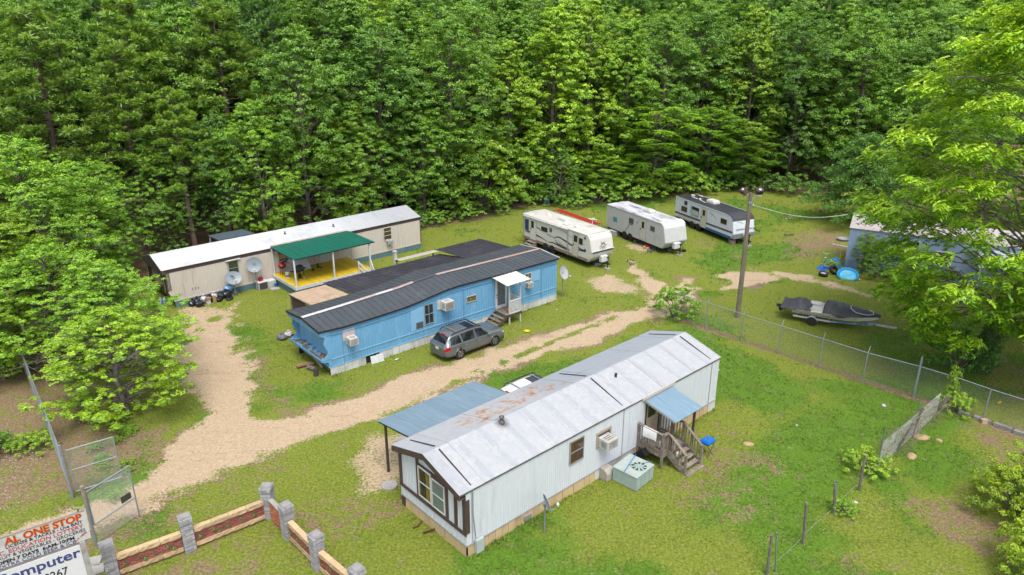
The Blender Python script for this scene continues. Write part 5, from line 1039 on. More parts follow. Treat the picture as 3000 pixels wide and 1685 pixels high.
# ------------------------------------------------------------------ campers
RVW = mat('camper_white', (.70,.69,.66), .35, .05, 2, c2=(.58,.57,.52), f2=.38, s2=.8); RVG = mat('camper_grey_white', (.56,.57,.56), .4, .07, 3, c2=(.44,.43,.39), f2=.42, s2=.9)
RVC = mat('camper_cream', (.60,.57,.49), .4, .06, 3); TAUPE = mat('taupe_skirt', (.27,.21,.17), .6, .12); NAVY = mat('navy_print', (.02,.05,.14), .5, .1); MAROON = mat('maroon_print', (.10,.045,.10), .5, .1); INK = mat('black_print', (.02,.02,.025), .5, .1); GREYINK = mat('grey_print', (.25,.26,.28), .5, .1)
HUB = mat('white_wheel', (.60,.58,.53), .5, .12, 5); SILV = mat('silver_wheel', (.50,.52,.54), .3, .08, metal=.7)
def wheel(t, c, r, w, rim=HUB, spokes=0, axis=(0,1,0), name='wheel'):
    ax = Vector(axis); mb = MB(); mb.lathe([(r*.62,-w/2),(r*.9,-w/2),(r,-w*.36),(r,w*.36),(r*.9,w/2),(r*.62,w/2)], 22, c, 0, axis); o = part(mb, name, RUBBER, t, True)
    h = MB(); out = -1
    for sd in (1,-1):
        h.lathe([(r*.64,sd*w*.49),(r*.60,sd*w*.44),(r*.52,sd*w*.30),(r*.2,sd*w*.34),(.001,sd*w*.36)] , 18, c, 0, axis)
    part(h, 'rim', (mat('rim_dark', (.05,.05,.055), .5) if spokes else rim), o, False)
    if spokes:
        s = MB(); u = ax.orthogonal().normalized(); v = ax.cross(u); C = Vector(c)
        for sd in (1,-1):
            for k in range(spokes):
                for da in (-.11,.11):
                    a = 2*math.pi*k/spokes; d0 = u*math.cos(a)+v*math.sin(a); d1 = u*math.cos(a+da)+v*math.sin(a+da); s.beam(C+ax*sd*w*.44+d0*r*.08, C+ax*sd*w*.47+d1*r*.6, .045, .02)
            s.tube([C+ax*sd*w*.40, C+ax*sd*w*.49], r*.14, 10)
            s.tube([C+ax*sd*w*.46+(u*math.cos(q*math.pi/9)+v*math.sin(q*math.pi/9))*r*.61 for q in range(19)], .018, 4)
        part(s, 'spoke_set', rim, o)
    return o
def camper(label, fr, W, zb, zt, rear, front, lap, body, roofm, crown=.09):
    """rear/front: lists of (z, u) giving the end profiles; lap: lap height or 0 for smooth walls"""
    t = T('travel_trailer', label, 'travel trailer', fr, 4.2, W/2); fz = lambda z, P: float(np.interp(z, [p[0] for p in P], [p[1] for p in P]))
    zs = []
    if lap:
        n = round((zt-zb)/lap)
        for i in range(n): z0 = zb+(zt-zb)*i/n; zs += [(z0, .012), (z0+(zt-zb)/n*.86, .004), (z0+(zt-zb)/n*.9, -.006)]
        zs.append((zt, 0))
    else: zs = [(zb+(zt-zb)*i/16, 0) for i in range(17)]
    mb = MB(); V = []
    for z, d in zs: a, b = fz(z, rear)-d, fz(z, front)+d; V += [(a,-d,z),(b-.06,-d,z),(b,-d+.06,z),(b,W+d-.06,z),(b-.06,W+d,z),(a,W+d,z)]
    mb.add(V, [(i*6+k, i*6+(k+1)%6, i*6+6+(k+1)%6, i*6+6+k) for i in range(len(zs)-1) for k in range(6)] + [(5,4,3,2,1,0)]); part(mb, 'body', body, t)
    a, b = fz(zt, rear), fz(zt, front); mb = MB(); V = []; N = 8
    for u in (a-.02, a+.12, (a+b)/2, b-.25, b+.03):
        for k in range(N+1): q = k/N; V.append((u, -.025+(W+.05)*q, zt-.01+crown*math.sin(math.pi*q)*(1 if a < u < b else .55)))
    mb.add(V, [(i*(N+1)+k, (i+1)*(N+1)+k, (i+1)*(N+1)+k+1, i*(N+1)+k+1) for i in range(4) for k in range(N)]); part(mb, 'roof', roofm, t, True)
    mb = MB()
    for v in (-.03, W+.03): mb.beam((a,v,zt-.02),(b,v,zt-.02),.03,.05)
    part(mb, 'roof_rail', body, t)
    mb = MB(); mb.box((.1,.1,zb-.16),(fz(zb,front)-.1,W-.1,zb-.005)); part(mb, 'chassis', DARKI, t)
    return t, fz
def print_strip(t, pts, m, d=.016, name='stripe', face=('F',0)):
    mb = MB(); mb.add([fp(face,s,z,d) for s, z in pts], [tuple(range(len(pts)))]); return part(mb, name, m, t)
def swoosh(t, pts, w0, w1, m, d=.016, name='stripe', face=('F',0)):
    P = []; n = 14; c = [Vector((p[0],p[1],0)) for p in pts]
    def q(x):
        k = min(len(c)-2, int(x*(len(c)-1))); f = x*(len(c)-1)-k; p0 = c[max(k-1,0)]; p1 = c[k]; p2 = c[k+1]; p3 = c[min(k+2,len(c)-1)]
        return .5*((2*p1)+(p2-p0)*f+(2*p0-5*p1+4*p2-p3)*f*f+(3*p1-p0-3*p2+p3)*f**3)
    mb = MB(); V = []
    for i in range(n+1):
        x = i/n; p = q(x); g = (q(min(1,x+.01))-q(max(0,x-.01))).normalized(); nn = Vector((-g.y,g.x,0)); w = (w0*math.sin(math.pi*min(1,x*.85+.1))+w1)/2
        V += [fp(face,p.x+nn.x*w,p.y+nn.y*w,d), fp(face,p.x-nn.x*w,p.y-nn.y*w,d)]
    mb.add(V, [(2*i,2*i+2,2*i+3,2*i+1) for i in range(n)]); return part(mb, name, m, t)
def roof_ac(t, u, v, z, m, l=.95, w=.66, h=.34):
    mb = MB(); V = []
    for zz, k in ((0,1.0),(h*.55,.97),(h*.9,.80),(h,.62)): V += [(u-l/2*k,v-w/2*k,z+zz),(u+l/2*k,v-w/2*k,z+zz),(u+l/2*k,v+w/2*k,z+zz),(u-l/2*k,v+w/2*k,z+zz)]
    mb.add(V, [(i*4+k,i*4+(k+1)%4,i*4+4+(k+1)%4,i*4+4+k) for i in range(3) for k in range(4)] + [(12,13,14,15)]); o = part(mb, 'roof_air_conditioner', m, t)
    g = MB(); g.box((u-l/2-.004,v-w*.35,z+.06),(u-l/2+.03,v+w*.35,z+h*.5)); part(g, 'grille', GREYI, o)
def rwin(t, s0, s1, z0, z1, m=DARKGLASS, frame=INK, vt=(), d=.012, name='window'):
    r = .06; mb = MB(); P = []
    for cx, cz, a0 in ((s1-r,z1-r,0),(s0+r,z1-r,90),(s0+r,z0+r,180),(s1-r,z0+r,270)):
        for k in range(4): a = R(a0+30*k); P.append((cx+r*math.cos(a), cz+r*math.sin(a)))
    mb.prism([fp(('F',0),s,z,d) for s, z in P], (0,-.016,0)); o = part(mb, name, frame, t)
    m2 = MB(); wbox(m2, ('F',0), s0+.035, s1-.035, z0+.035, z1-.035, d+.017, d+.022); part(m2, 'pane', m, o)
    for q in vt: m3 = MB(); s = s0+(s1-s0)*q; wbox(m3, ('F',0), s-.012, s+.012, z0+.03, z1-.03, d+.022, d+.027); part(m3, 'mullion', frame, o)
    return o
def camper_door(t, s0, s1, z0, z1, m, win=None, d=.014):
    mb = MB(); wbox(mb, ('F',0), s0, s1, z0, z1, d, d+.02); o = part(mb, 'door', m, t)
    e = MB()
    for a, b, c, dd in ((s0-.02,s0,z0-.02,z1+.02),(s1,s1+.02,z0-.02,z1+.02),(s0,s1,z1,z1+.02)): wbox(e, ('F',0), a, b, c, dd, d, d+.028)
    part(e, 'door_frame', ALU, o)
    if win: w = MB(); wbox(w, ('F',0), *win, d+.021, d+.03); part(w, 'pane', DARKGLASS, o)
    h = MB(); wbox(h, ('F',0), s0+.05, s0+.13, (z0+z1)/2-.08, (z0+z1)/2+.04, d+.021, d+.05); part(h, 'handle', BLACK, o)
def tongue(t, u, v, zb, tanks=True):
    mb = MB(); mb.beam((u-.4,v-.7,zb-.10),(u+1.05,v,zb-.10),.07,.1); mb.beam((u-.4,v+.7,zb-.10),(u+1.05,v,zb-.10),.07,.1); mb.ball((u+1.12,v,zb-.08),(.12,.07,.07),8,5); part(mb, 'tow_frame', BLACK, t)
    mb = MB(); mb.tube([(u+.92,v,.02),(u+.92,v,zb+.42)],.035,8); mb.box((u+.85,v-.09,zb+.40),(u+.99,v+.09,zb+.48)); part(mb, 'tongue_jack', BLACK, t)
    if tanks:
        mb = MB()
        for k in (-.17,.17): mb.lathe([(.10,0),(.16,.04),(.165,.42),(.13,.52),(.05,.56)], 14, (u+.42,v+k,zb-.04))
        mb.box((u+.27,v-.34,zb-.02),(u+.57,v+.34,zb+.46)); part(mb, 'propane_tank_cover', WHITE, t, False)
    mb = MB(); mb.box((u+.72,v-.22,-.05),(u+1.12,v+.22,.12)); part(mb, 'jack_block', CONC, t)
# camper with the animal emblem
f1 = ((1.01,62.10),-53.6)
RT = mat('camper_roof_rubber', (.62,.60,.55), .6, .08, 3, c2=(.50,.46,.40), f2=.42, s2=1.1)
t, fz = camper('white camper with striped swooshes and animal emblem, nearest the blue home', f1, 2.42, .56, 2.78, [(.56,0),(2.78,-.04)], [(.56,8.62),(.9,8.92),(1.35,9.06),(1.5,9.04),(2.4,8.82),(2.62,8.70),(2.78,8.48)], 0, RVW, RT)
mb = MB(); wbox(mb, ('F',0), .02, 8.62, .56, .80, .002, .02); part(mb, 'lower_skirt', TAUPE, t)
for u in (3.22, 4.10):
    wheel(t, (u,.13,.34), .34, .22, SILV)
    mb = MB(); mb.prism([(u+.43*math.cos(R(a)), -.024, .40+.43*math.sin(R(a))) for a in range(0,181,18)], (0,.02,0)); part(mb, 'wheel_arch', DARKI, t)
    wheel(t, (u,2.28,.34), .34, .22, SILV)
camper_door(t, 1.05, 1.85, .72, 2.62, RVW, (1.18,1.56,1.76,2.38)); camper_door(t, 6.75, 7.42, .68, 2.62, RVC, (6.86,7.30,1.88,2.44))
rwin(t, .28, .80, 1.38, 2.36, NAVY); rwin(t, 2.58, 3.42, 1.80, 2.20, vt=(.48,)); rwin(t, 7.50, 7.93, 1.82, 2.34); rwin(t, 3.70, 4.02, 1.95, 2.30, mat('teal_glass',(.10,.20,.20),.2))
mb = MB(); mb.tube([(.12,-.10,2.66),(6.12,-.10,2.72)],.055,8); part(mb, 'awning_roll', RVW, t)
for u, z0 in ((6.15,.55),(.15,.7)): mb = MB(); mb.beam((u,-.06,z0),(u,-.08,2.72),.05,.05); part(mb, 'awning_arm', ALU, t)
for a, b in ((.04,.10),(8.40,8.55)): pass
swoosh(t, [(.30,1.28),(1.0,1.32),(2.2,1.22),(3.5,1.0)], .10, .01, INK); swoosh(t, [(.30,1.20),(1.1,1.20),(2.4,1.12)], .05, .01, GREYINK); swoosh(t, [(5.6,2.42),(6.4,2.20),(7.3,1.98),(8.3,1.90)], .03, .012, GREYINK)
swoosh(t, [(4.35,1.55),(4.9,1.78),(5.7,1.66),(6.6,1.48),(7.45,1.30),(8.25,1.42)], .09, .02, INK); swoosh(t, [(4.42,1.46),(4.75,1.20),(5.5,1.08),(6.3,.98)], .09, .01, INK); swoosh(t, [(4.9,1.58),(5.0,1.35),(5.7,1.15),(6.6,1.02)], .05, .01, GREYINK)
swoosh(t, [(3.55,.98),(4.2,1.10),(5.2,1.0),(6.4,.88)], .09, .01, mat('dark_maroon',(.05,.02,.025),.5)); swoosh(t, [(4.4,2.52),(5.5,2.45),(6.1,2.36)], .03, .008, GREYINK); swoosh(t, [(7.4,1.55),(7.8,1.38),(8.3,1.42),(8.15,1.58)], .16, .02, NAVY); swoosh(t, [(1.9,1.96),(2.3,1.90),(2.5,1.80)], .07, .02, INK); swoosh(t, [(3.3,1.68),(3.9,1.62),(4.4,1.60)], .07, .04, mat('script_print',(.30,.32,.40),.5))
text('Regal', .42, (7.50,-.02,1.10), (90,0,0), t, INK, .35, .004); text('Prowler', .17, (7.82,-.02,1.44), (90,0,0), t, INK, .2, .002)
fa = math.degrees(math.atan2(.22,.9)); rotf = (90-fa, 0, 90)
def fpt(v, z): return (fz(z, [(1.5,9.04),(2.4,8.82)])+.025, v, z)
text('Regal', .42, fpt(.72,2.12), rotf, t, INK, .35, .004); text('Prowler', .16, fpt(1.05,2.46), rotf, t, INK, .2, .002)
mb = MB(); rr = random.Random(8); C = (1.28, 1.82)
def fseg(p, q, w):
    a, b = Vector(fpt(*p)), Vector(fpt(*q)); mb.beam(a, b, .006, w)
for k in range(20): a0, a1 = R(18*k), R(18*(k+1)); fseg((C[0]+.24*math.cos(a0),C[1]+.21*math.sin(a0)),(C[0]+.24*math.cos(a1),C[1]+.21*math.sin(a1)),.022)
for sgn in (-1,1):
    for (x0,z0,x1,z1,w) in ((.10,.20,.20,.30,.05),(.06,.06,.14,.09,.05),(.02,-.06,.09,-.12,.03),(.09,-.12,.02,-.15,.03),(.14,0,.22,-.04,.025),(.15,.10,.22,.10,.025),(.05,.14,.07,.20,.025),(.12,-.08,.20,-.13,.02)): fseg((C[0]+sgn*x0,C[1]+z0),(C[0]+sgn*x1,C[1]+z1),w)
fseg((C[0]-.03,C[1]-.03),(C[0]+.03,C[1]-.03),.04); fseg((C[0],C[1]+.10),(C[0],C[1]+.20),.03)
for k in range(26): a = R(200+rr.uniform(-30,170)); q = rr.uniform(.27,.42); fseg((C[0]+q*math.cos(a),C[1]+q*.8*math.sin(a)),(C[0]+(q+.05)*math.cos(a+.15),C[1]+(q+.05)*.8*math.sin(a+.15)),.014)
part(mb, 'animal_emblem', INK, t)
for z, m in ((1.44,GREYINK),(1.39,INK),(1.34,NAVY)): mb = MB(); mb.box((9.04,.1,z),(9.085,2.32,z+.03)); part(mb, 'stripe', m, t)
mb = MB(); mb.box((8.9,-.01,1.46),(9.10,2.43,1.50)); part(mb, 'front_ledge', RVW, t)
roof_ac(t, 4.1, 1.25, 2.84, RVW, .95, .66, .30)
for u, v, l in ((2.0,1.3,.6),(6.4,.75,.7)):
    mb = MB(); mb.ball((u,v,2.85),(l/2,.25,.20),10,6); part(mb, 'roof_vent_cover', RVW, t, True)
mb = MB(); mb.box((4.9,.35,2.80),(5.5,.75,2.90)); mb.box((5.75,1.0,2.84),(6.3,1.4,2.90)); part(mb, 'roof_hatch', RVW, t)
mb = MB(); mb.tube([(7.1,1.75,2.8),(7.1,1.75,3.5)],.025,6); mb.beam((6.75,1.6,3.52),(7.45,1.9,3.52),.12,.05); mb.beam((7.0,2.0,3.54),(7.2,1.5,3.54),.16,.03); part(mb, 'antenna', WHITE, t)
mb = MB()
for v in (.35, .85): mb.tube([(-.10,v,.9),(-.10,v,3.05),(.35,v,3.05),(.35,v,2.8)],.018,6)
for z in np.linspace(1.0,2.9,7): mb.tube([(-.10,.35,z),(-.10,.85,z)],.014,5)
part(mb, 'roof_ladder', ALU, t)
mb = MB()
for v, z in ((.15,2.66),(2.27,2.66)): mb.box((8.64,v-.05,z-.03),(8.70,v+.05,z+.03))
part(mb, 'marker_light', mat('amber_lens',(.6,.22,.02),.3), t); mb = MB(); mb.lathe([(.11,0),(.11,.02),(.07,.03)],14,(8.2,-.012,2.46),0,(0,-1,0)); part(mb, 'round_port', GREYI, t); tongue(t, 8.75, 1.21, .56)
# plain middle camper
RW = mat('stained_camper_roof', (.62,.63,.66), .6, .12, 4, c2=(.075,.085,.12), f2=.46, s2=1.0, stretch=(.55,1.6,1))
t, fz = camper('plain grey white ribbed camper with black stained roof, middle of three campers', ((8.93,65.85),-61.1), 2.36, .56, 2.68, [(.56,0),(2.68,-.02)], [(.56,8.05),(1.0,8.40),(1.12,8.42),(2.35,8.10),(2.55,7.98),(2.68,7.78)], .095, RVG, RW)
mb = MB(); V = []
for z, u in ((1.12,8.44),(1.6,8.315),(2.1,8.185),(2.4,8.10),(2.56,7.99),(2.70,7.79),(2.73,7.4)): V += [(u+.018,.0,z),(u+.018,2.36,z)]
mb.add(V, [(2*i,2*i+1,2*i+3,2*i+2) for i in range(6)]); part(mb, 'front_cap', mat('bright_front', (.74,.75,.75), .35, .04, 2), t, True)
mb = MB()
for k in range(14): z = 1.17+k*.085; u = fz(z,[(1.12,8.44),(2.35,8.12)])+.022; mb.box((u-.004,.03,z),(u+.012,2.33,z+.016))
part(mb, 'front_ribs', RVG, t)
for u in (2.84, 3.66):
    wheel(t, (u,.12,.33), .33, .2, HUB); wheel(t, (u,2.22,.33), .33, .2, HUB)
    mb = MB(); mb.prism([(u+.40*math.cos(R(a)), -.030, .40+.36*math.sin(R(a))) for a in range(0,181,18)], (0,.015,0)); part(mb, 'wheel_arch', DARKI, t)
camper_door(t, 5.0, 5.82, .70, 2.48, RVC, (5.22,5.56,1.70,2.28)); TEALB = mat('teal_board',(.06,.34,.40),.6,.1)
rwin(t, 1.0, 1.66, 1.30, 1.76, TEALB, ALU); rwin(t, 3.36, 4.06, 1.66, 2.22, GREYI, ALU); rwin(t, 6.35, 7.0, 1.72, 2.20, GREYI, ALU)
mb = MB(); mb.tube([(3.5,-.03,1.68),(3.3,-.035,1.3),(2.95,-.03,.9),(2.8,-.03,.56)],.015,5); part(mb, 'cable', BLACK, t); mb = MB(); mb.box((3.6,-.03,1.58),(3.9,-.02,1.64)); mb.box((4.5,-.05,1.98),(4.62,-.02,2.06)); part(mb, 'wall_fitting', mat('rusty_fitting',(.25,.13,.07),.7,.2), t)
mb = MB()
for v in (.12,2.24): mb.box((8.06,v-.05,2.42),(8.12,v+.05,2.46))
part(mb, 'marker_light', mat('amber_lens',(.6,.22,.02),.3), t); mb = MB(); mb.ball((8.33,1.0,1.46),(.02,.12,.06),8,5); part(mb, 'badge', mat('yellow_badge',(.5,.45,.1),.5), t)
roof_ac(t, 4.55, 1.3, 2.75, DIRTYW, 1.0, .7, .32); tongue(t, 8.1, 1.18, .56); mb = MB(); mb.box((1.1,.9,2.76),(1.6,1.4,2.81)); part(mb, 'roof_hatch', WHITE, t)
# black roofed camper
RB3 = mat('black_camper_roof', (.032,.034,.042), .55, .15, 3, c2=(.055,.057,.065), f2=.42, s2=.6)
t, fz = camper('white camper with black roof, blue base stripe and Pioneer lettering, farthest back', ((16.15,69.40),-66.3), 2.36, .56, 2.60, [(.56,0),(2.60,-.02)], [(.56,8.45),(.95,8.70),(1.05,8.72),(2.0,8.50),(2.28,8.38),(2.45,8.15),(2.60,7.75)], .10, WHITEM, RB3)
mb = MB(); V = []
for u, z in ((7.6,2.70),(7.9,2.62),(8.2,2.47),(8.40,2.30),(8.47,2.16)): V += [(u+.02,-.03,z),(u+.02,2.39,z)]
mb.add(V, [(2*i,2*i+1,2*i+3,2*i+2) for i in range(4)]); part(mb, 'roof_front', RB3, t, True)
for u in (2.80, 3.70):
    wheel(t, (u,.12,.33), .33, .2, HUB); wheel(t, (u,2.22,.33), .33, .2, HUB)
    mb = MB(); mb.prism([(u+.40*math.cos(R(a)), -.030, .40+.36*math.sin(R(a))) for a in range(0,181,18)], (0,.015,0)); part(mb, 'wheel_arch', DARKI, t)
camper_door(t, 4.04, 4.86, .66, 2.42, RVC, (4.25,4.62,1.70,2.24)); BRN = mat('brown_glass',(.07,.05,.05),.2)
rwin(t, 1.38, 1.86, 2.06, 2.46, BRN); rwin(t, .98, 1.90, 1.38, 1.88, BRN); rwin(t, 6.84, 7.66, 1.62, 2.10, DARKGLASS, mat('red_frame',(.20,.06,.05),.5), vt=())
print_strip(t, [(2.32,1.20),(3.72,1.20),(3.72,2.22),(2.32,2.22)], mat('bare_blue_patch', (.40,.52,.62), .6, .35, 4), .016, 'wall_patch'); rwin(t, 2.7, 3.66, 1.40, 2.16, PALEB, INK); print_strip(t, [(2.62,1.92),(3.70,1.90),(3.70,2.20),(2.62,2.22)], INK, .045, 'torn_shade')
BLUEB = mat('blue_base', (.03,.12,.30), .4, .08); SL = lambda s: 1.02+.012*s
for a, b in ((0,4.0),(4.9,8.55)):
    print_strip(t, [(a,SL(a)),(b,SL(b)),(b,SL(b)+.10),(a,SL(a)+.10)], MAROON, .018); print_strip(t, [(a,SL(a)-.07),(b,SL(b)-.07),(b,SL(b)-.015),(a,SL(a)-.015)], NAVY, .018)
print_strip(t, [(0,.56),(4.0,.56),(4.0,.66),(0,.66)], BLUEB, .020); print_strip(t, [(4.88,.50),(8.44,.50),(8.44,.74),(4.88,.74)], BLUEB, .020); print_strip(t, [(.5,.68),(3.4,.68),(3.4,.96),(.5,.96)], RVC, .018, 'storage_hatch')
mb = MB(); mb.box((8.46,.0,.58),(8.74,2.36,1.0)); part(mb, 'front_stone_guard', mat('aluminium_plate',(.36,.38,.40),.4,.1,metal=.4), t)
text('Pioneer', .30, (5.55,-.025,1.62), (90,0,0), t, INK, .15, .003); swoosh(t, [(5.1,2.22),(5.6,2.12),(6.0,1.95),(6.3,1.78)], .03, .012, INK, .02)
fb = math.degrees(math.atan2(.22,.95)); text('Pioneer', .36, (8.615,.62,1.70), (90-fb,0,90), t, INK, .15, .004)
mb = MB(); P = [(.42,2.02),(.62,2.06),(.86,1.98),(1.08,1.86)]
for p, q in zip(P, P[1:]): mb.beam((8.72-(p[1]-1.05)*.231+.02,p[0],p[1]),(8.72-(q[1]-1.05)*.231+.02,q[0],q[1]),.008,.022)
part(mb, 'stripe', INK, t)
for z in (1.40,1.34): mb = MB(); u = 8.72-(z-1.05)*.231; mb.box((u,.3,z),(u+.03,2.1,z+.025)); part(mb, 'stripe', GREYINK, t)
roof_ac(t, 3.9, 1.35, 2.66, RVW, 1.1, .75, .34); WD = mat('roof_sealant', (.55,.52,.44), .7, .2, 6)
for (u,v,l) in ((1.1,1.0,1.1),(2.5,.9,.5),(3.1,.75,.6),(1.0,2.0,.7)): mb = MB(); mb.beam((u,v,2.71),(u+l,v-.12,2.71),.14,.02); part(mb, 'sealant_patch', WD, t)
mb = MB(); mb.ball((.75,1.45,2.70),(.25,.2,.08),8,5); mb.ball((2.3,1.1,2.71),(.16,.16,.07),8,5); part(mb, 'roof_vent_cover', WD, t); tongue(t, 8.5, 1.18, .56, False); mb = MB(); mb.ball((9.0,1.0,.95),(.14,.14,.22),8,6); part(mb, 'propane_tank', RVW, t)
for q in ((8.35,.25),): mb = MB(); mb.box((q[0]-.2,q[1]-.2,-.05),(q[0]+.2,q[1]+.2,.42)); part(mb, 'block_stack', mat('brick_block',(.30,.20,.17),.9,.15), t)
# things round the campers
s = T('step_unit', 'weathered wooden steps at the rear door of the camper with emblem', 'steps', f1, 1.45, -.5)
for k in range(3): mb = MB(); mb.box((.95,-.35-.30*k,.52-.18*k),(2.0,-.03-.30*k,.56-.18*k)); part(mb, 'step_board', WOOD, s)
for u in (.97,1.96): mb = MB(); mb.add([(u,-.02,0),(u,-1.0,0),(u,-1.0,.18),(u,-.32,.56),(u,-.02,.56)],[(0,1,2,3,4)]); part(mb, 'side_board', WOOD, s)
rs_ = tag(link('red_roofing', None, None), 'red corrugated metal sheets lying behind the camper with emblem', 'metal sheet'); rs_.location = (4.2,67.5,0); REDM = mat('red_metal', (.52,.035,.045), .45, .08, 3, rnd=.05)
a0, b0 = Vector((-.15,.3,1.62)), Vector((3.35,-4.0,1.35)); pv = Vector((.72,.55,-.10))
for i in range(5):
    mb = MB(); st = []
    for k in range(4): st += [(k/4,0),(k/4+.08,.03),(k/4+.16,0)]
    st.append((1,0)); V = []; base_ = pv*(i/5)
    for x, h in st: q = base_+pv*(x/5); V += [a0+q+Vector((0,0,h)), b0+q+Vector((0,0,h))]
    mb.add(V, [(2*j,2*j+2,2*j+3,2*j+1) for j in range(len(st)-1)]); mb.build('metal_sheet', REDM, rs_)
for p in (a0, b0, a0+pv, b0+pv, (a0+b0)/2): mb = MB(); mb.beam((p.x,p.y,-.1),(p.x,p.y,p.z-.03),.09,.09); mb.build('support_post', WOOD, rs_)

# ------------------------------------------------------------------ cars
def car(label, loc, hd, paint, lights=True):
    t = thing('parked_car', label, 'car', (*loc, 0), R(hd))
    ST = [(-2.42,.66,.46,.78,.84,.50),(-2.37,.80,.34,.93,.99,.62),(-2.27,.86,.30,.985,1.09,.63),(-2.1,.885,.28,1.0,1.34,.60),(-1.92,.895,.26,1.0,1.50,.58),(-1.7,.90,.25,1.0,1.555,.575),(-1.2,.905,.24,.99,1.60,.585),(-.5,.91,.235,.97,1.62,.60),(.1,.91,.235,.955,1.60,.60),(.42,.91,.235,.95,1.54,.60),(.8,.905,.235,.945,1.29,.665),(1.12,.90,.24,.94,1.05,.74),(1.25,.90,.24,.935,1.01,.76),(1.6,.895,.25,.90,.985,.74),(2.0,.87,.28,.83,.925,.68),(2.22,.80,.32,.74,.83,.58),(2.34,.66,.42,.62,.68,.46)]
    xs = sorted(set([round(float(x),3) for x in np.linspace(-2.42,2.34,74)] + [-1.12,-1.105,-.10,-.085,.93,.945])); A = np.array(ST); X = A[:,0]
    f = lambda c, x: float(np.interp(x, X, A[:,c]))
    def sm(c, x): return (f(c,x-.06)+2*f(c,x)+f(c,x+.06))/4
    def section(x):
        w, zb, zk, zt, yt = [sm(c, x) for c in (1,2,3,4,5)]; gh = max(zt-zk, .02)
        K = [(w*.80,zb-.02),(w*.96,zb+.04),(w*.985,zb+.14),(w,.56 if zb < .4 else zb+.1),(w*1.0,.5*(.56+zk)),(w*.985,zk-.04),(w*.955,zk)]
        K += [(yt+(w*.955-yt)*(1-q), zk+gh*.90*q) for q in (.08,.36,.64,.92)] + [(yt*.97, zk+gh*.965),(yt*.80,zk+gh*.99),(yt*.52,zk+gh),(yt*.25,zk+gh*1.004),(0,zk+gh*1.006)]
        return K
    S_ = [section(x) for x in xs]; nk = len(S_[0]); V = []; idx = {}
    for sd in (-1,1):
        for i, x in enumerate(xs):
            for k in range(nk): V.append((x, sd*S_[i][k][0], S_[i][k][1]))
    G_ = {n: MB() for n in ('body','windscreen','rear_window','cladding','gap')}; side = {}
    B = {k: [] for k in G_}; sw = {}; tl = {}; hl = {}
    n1 = len(xs)*nk
    for sd in (0,1):
        for i in range(len(xs)-1):
            xm = (xs[i]+xs[i+1])/2
            for k in range(nk-1):
                a = sd*n1+i*nk+k; q = (a, a+nk, a+nk+1, a+1); zc = sum(V[j][2] for j in q)/4; dst = 'body'
                if k < 5 and any(math.hypot(xm-ax, zc-.33) < .37 for ax in (-1.37,1.37)): continue
                if k < 2: dst = 'cladding'
                if (xs[i+1]-xs[i]) < .02 and 2 <= k <= 6: dst = 'gap'
                if lights and xm < -2.12 and 4 <= k <= 6: dst = ('tail', sd)
                if lights and xm > 2.02 and 4 <= k <= 6: dst = ('head', sd)
                if isinstance(dst, str): B[dst].append(q)
                else: sw.setdefault(dst, []).append(q)
    def sub(name, fs, m, par=None, smooth=True):
        if not fs: return
        u = sorted({j for q in fs for j in q}); mp = {j: n for n, j in enumerate(u)}; mb = MB(); mb.v = [V[j] for j in u]; mb.f = [[mp[j] for j in q] for q in fs]; mb.m = [0]*len(fs); return mb.build(name, m, par or t, (0,0,0), 0, smooth)
    body = sub('body', B['body'], paint); sub('lower_cladding', B['cladding'], mat('grey_cladding',(.12,.125,.13),.5,.08)); sub('door_seam', B['gap'], BLACK, body)
    def surf(x, kf):
        K = section(x); k0 = min(int(kf), nk-2); f_ = kf-k0; return (K[k0][0]*(1-f_)+K[k0+1][0]*f_, K[k0][1]*(1-f_)+K[k0+1][1]*f_)
    def glass(name, xa, xb, k0, k1, sides, out=(.008,.006), nx=12, nk_=8, fwd=0.0):
        for sd in sides:
            mb = MB(); VV = []
            for i in range(nx+1):
                for j in range(nk_+1):
                    q = j/nk_; kf = k0+(k1-k0)*q; x0_, x1_ = xa(q), xb(q); x = x0_+(x1_-x0_)*i/nx; y, z = surf(x, kf); VV.append((x+fwd, sd*(y+out[0]), z+out[1]))
            mb.add(VV, [(i*(nk_+1)+j,(i+1)*(nk_+1)+j,(i+1)*(nk_+1)+j+1,i*(nk_+1)+j+1) for i in range(nx) for j in range(nk_)]); mb.build(name, DARKGLASS, t, smooth=True)
    for (a0, a1, b0, b1) in ((-2.02,-1.90,-1.22,-1.26),(-1.10,-1.14,-.17,-.19),(-.05,-.07,.98,.46)): glass('side_window', lambda q: a0+(a1-a0)*q, lambda q: b0+(b1-b0)*q, 6.95, 9.85, (-1,1))
    def across(name, xa, xb, kmin):
        mb = MB(); VV = []; ks = [kmin+(14-kmin)*j/8 for j in range(9)]
        for i in range(11):
            x = xa+(xb-xa)*i/10; row = [surf(x, k) for k in ks]
            VV += [(x, -y, z+.010) for y, z in row]+[(x, y, z+.010) for y, z in row[-2::-1]]
        mb.add(VV, [(i*17+j,(i+1)*17+j,(i+1)*17+j+1,i*17+j+1) for i in range(10) for j in range(16)]); mb.build(name, DARKGLASS, t, smooth=True)
    across('windscreen', .44, 1.12, 11.3); across('rear_window', -2.26, -1.95, 11.2)
    for kx, fs in sw.items(): sub({'side':'side_window','tail':'tail_light','head':'headlight'}[kx[0]], fs, DARKGLASS if kx[0] == 'side' else mat('red_lens',(.42,.012,.014),.2) if kx[0] == 'tail' else mat('clear_lens',(.55,.57,.58),.1))
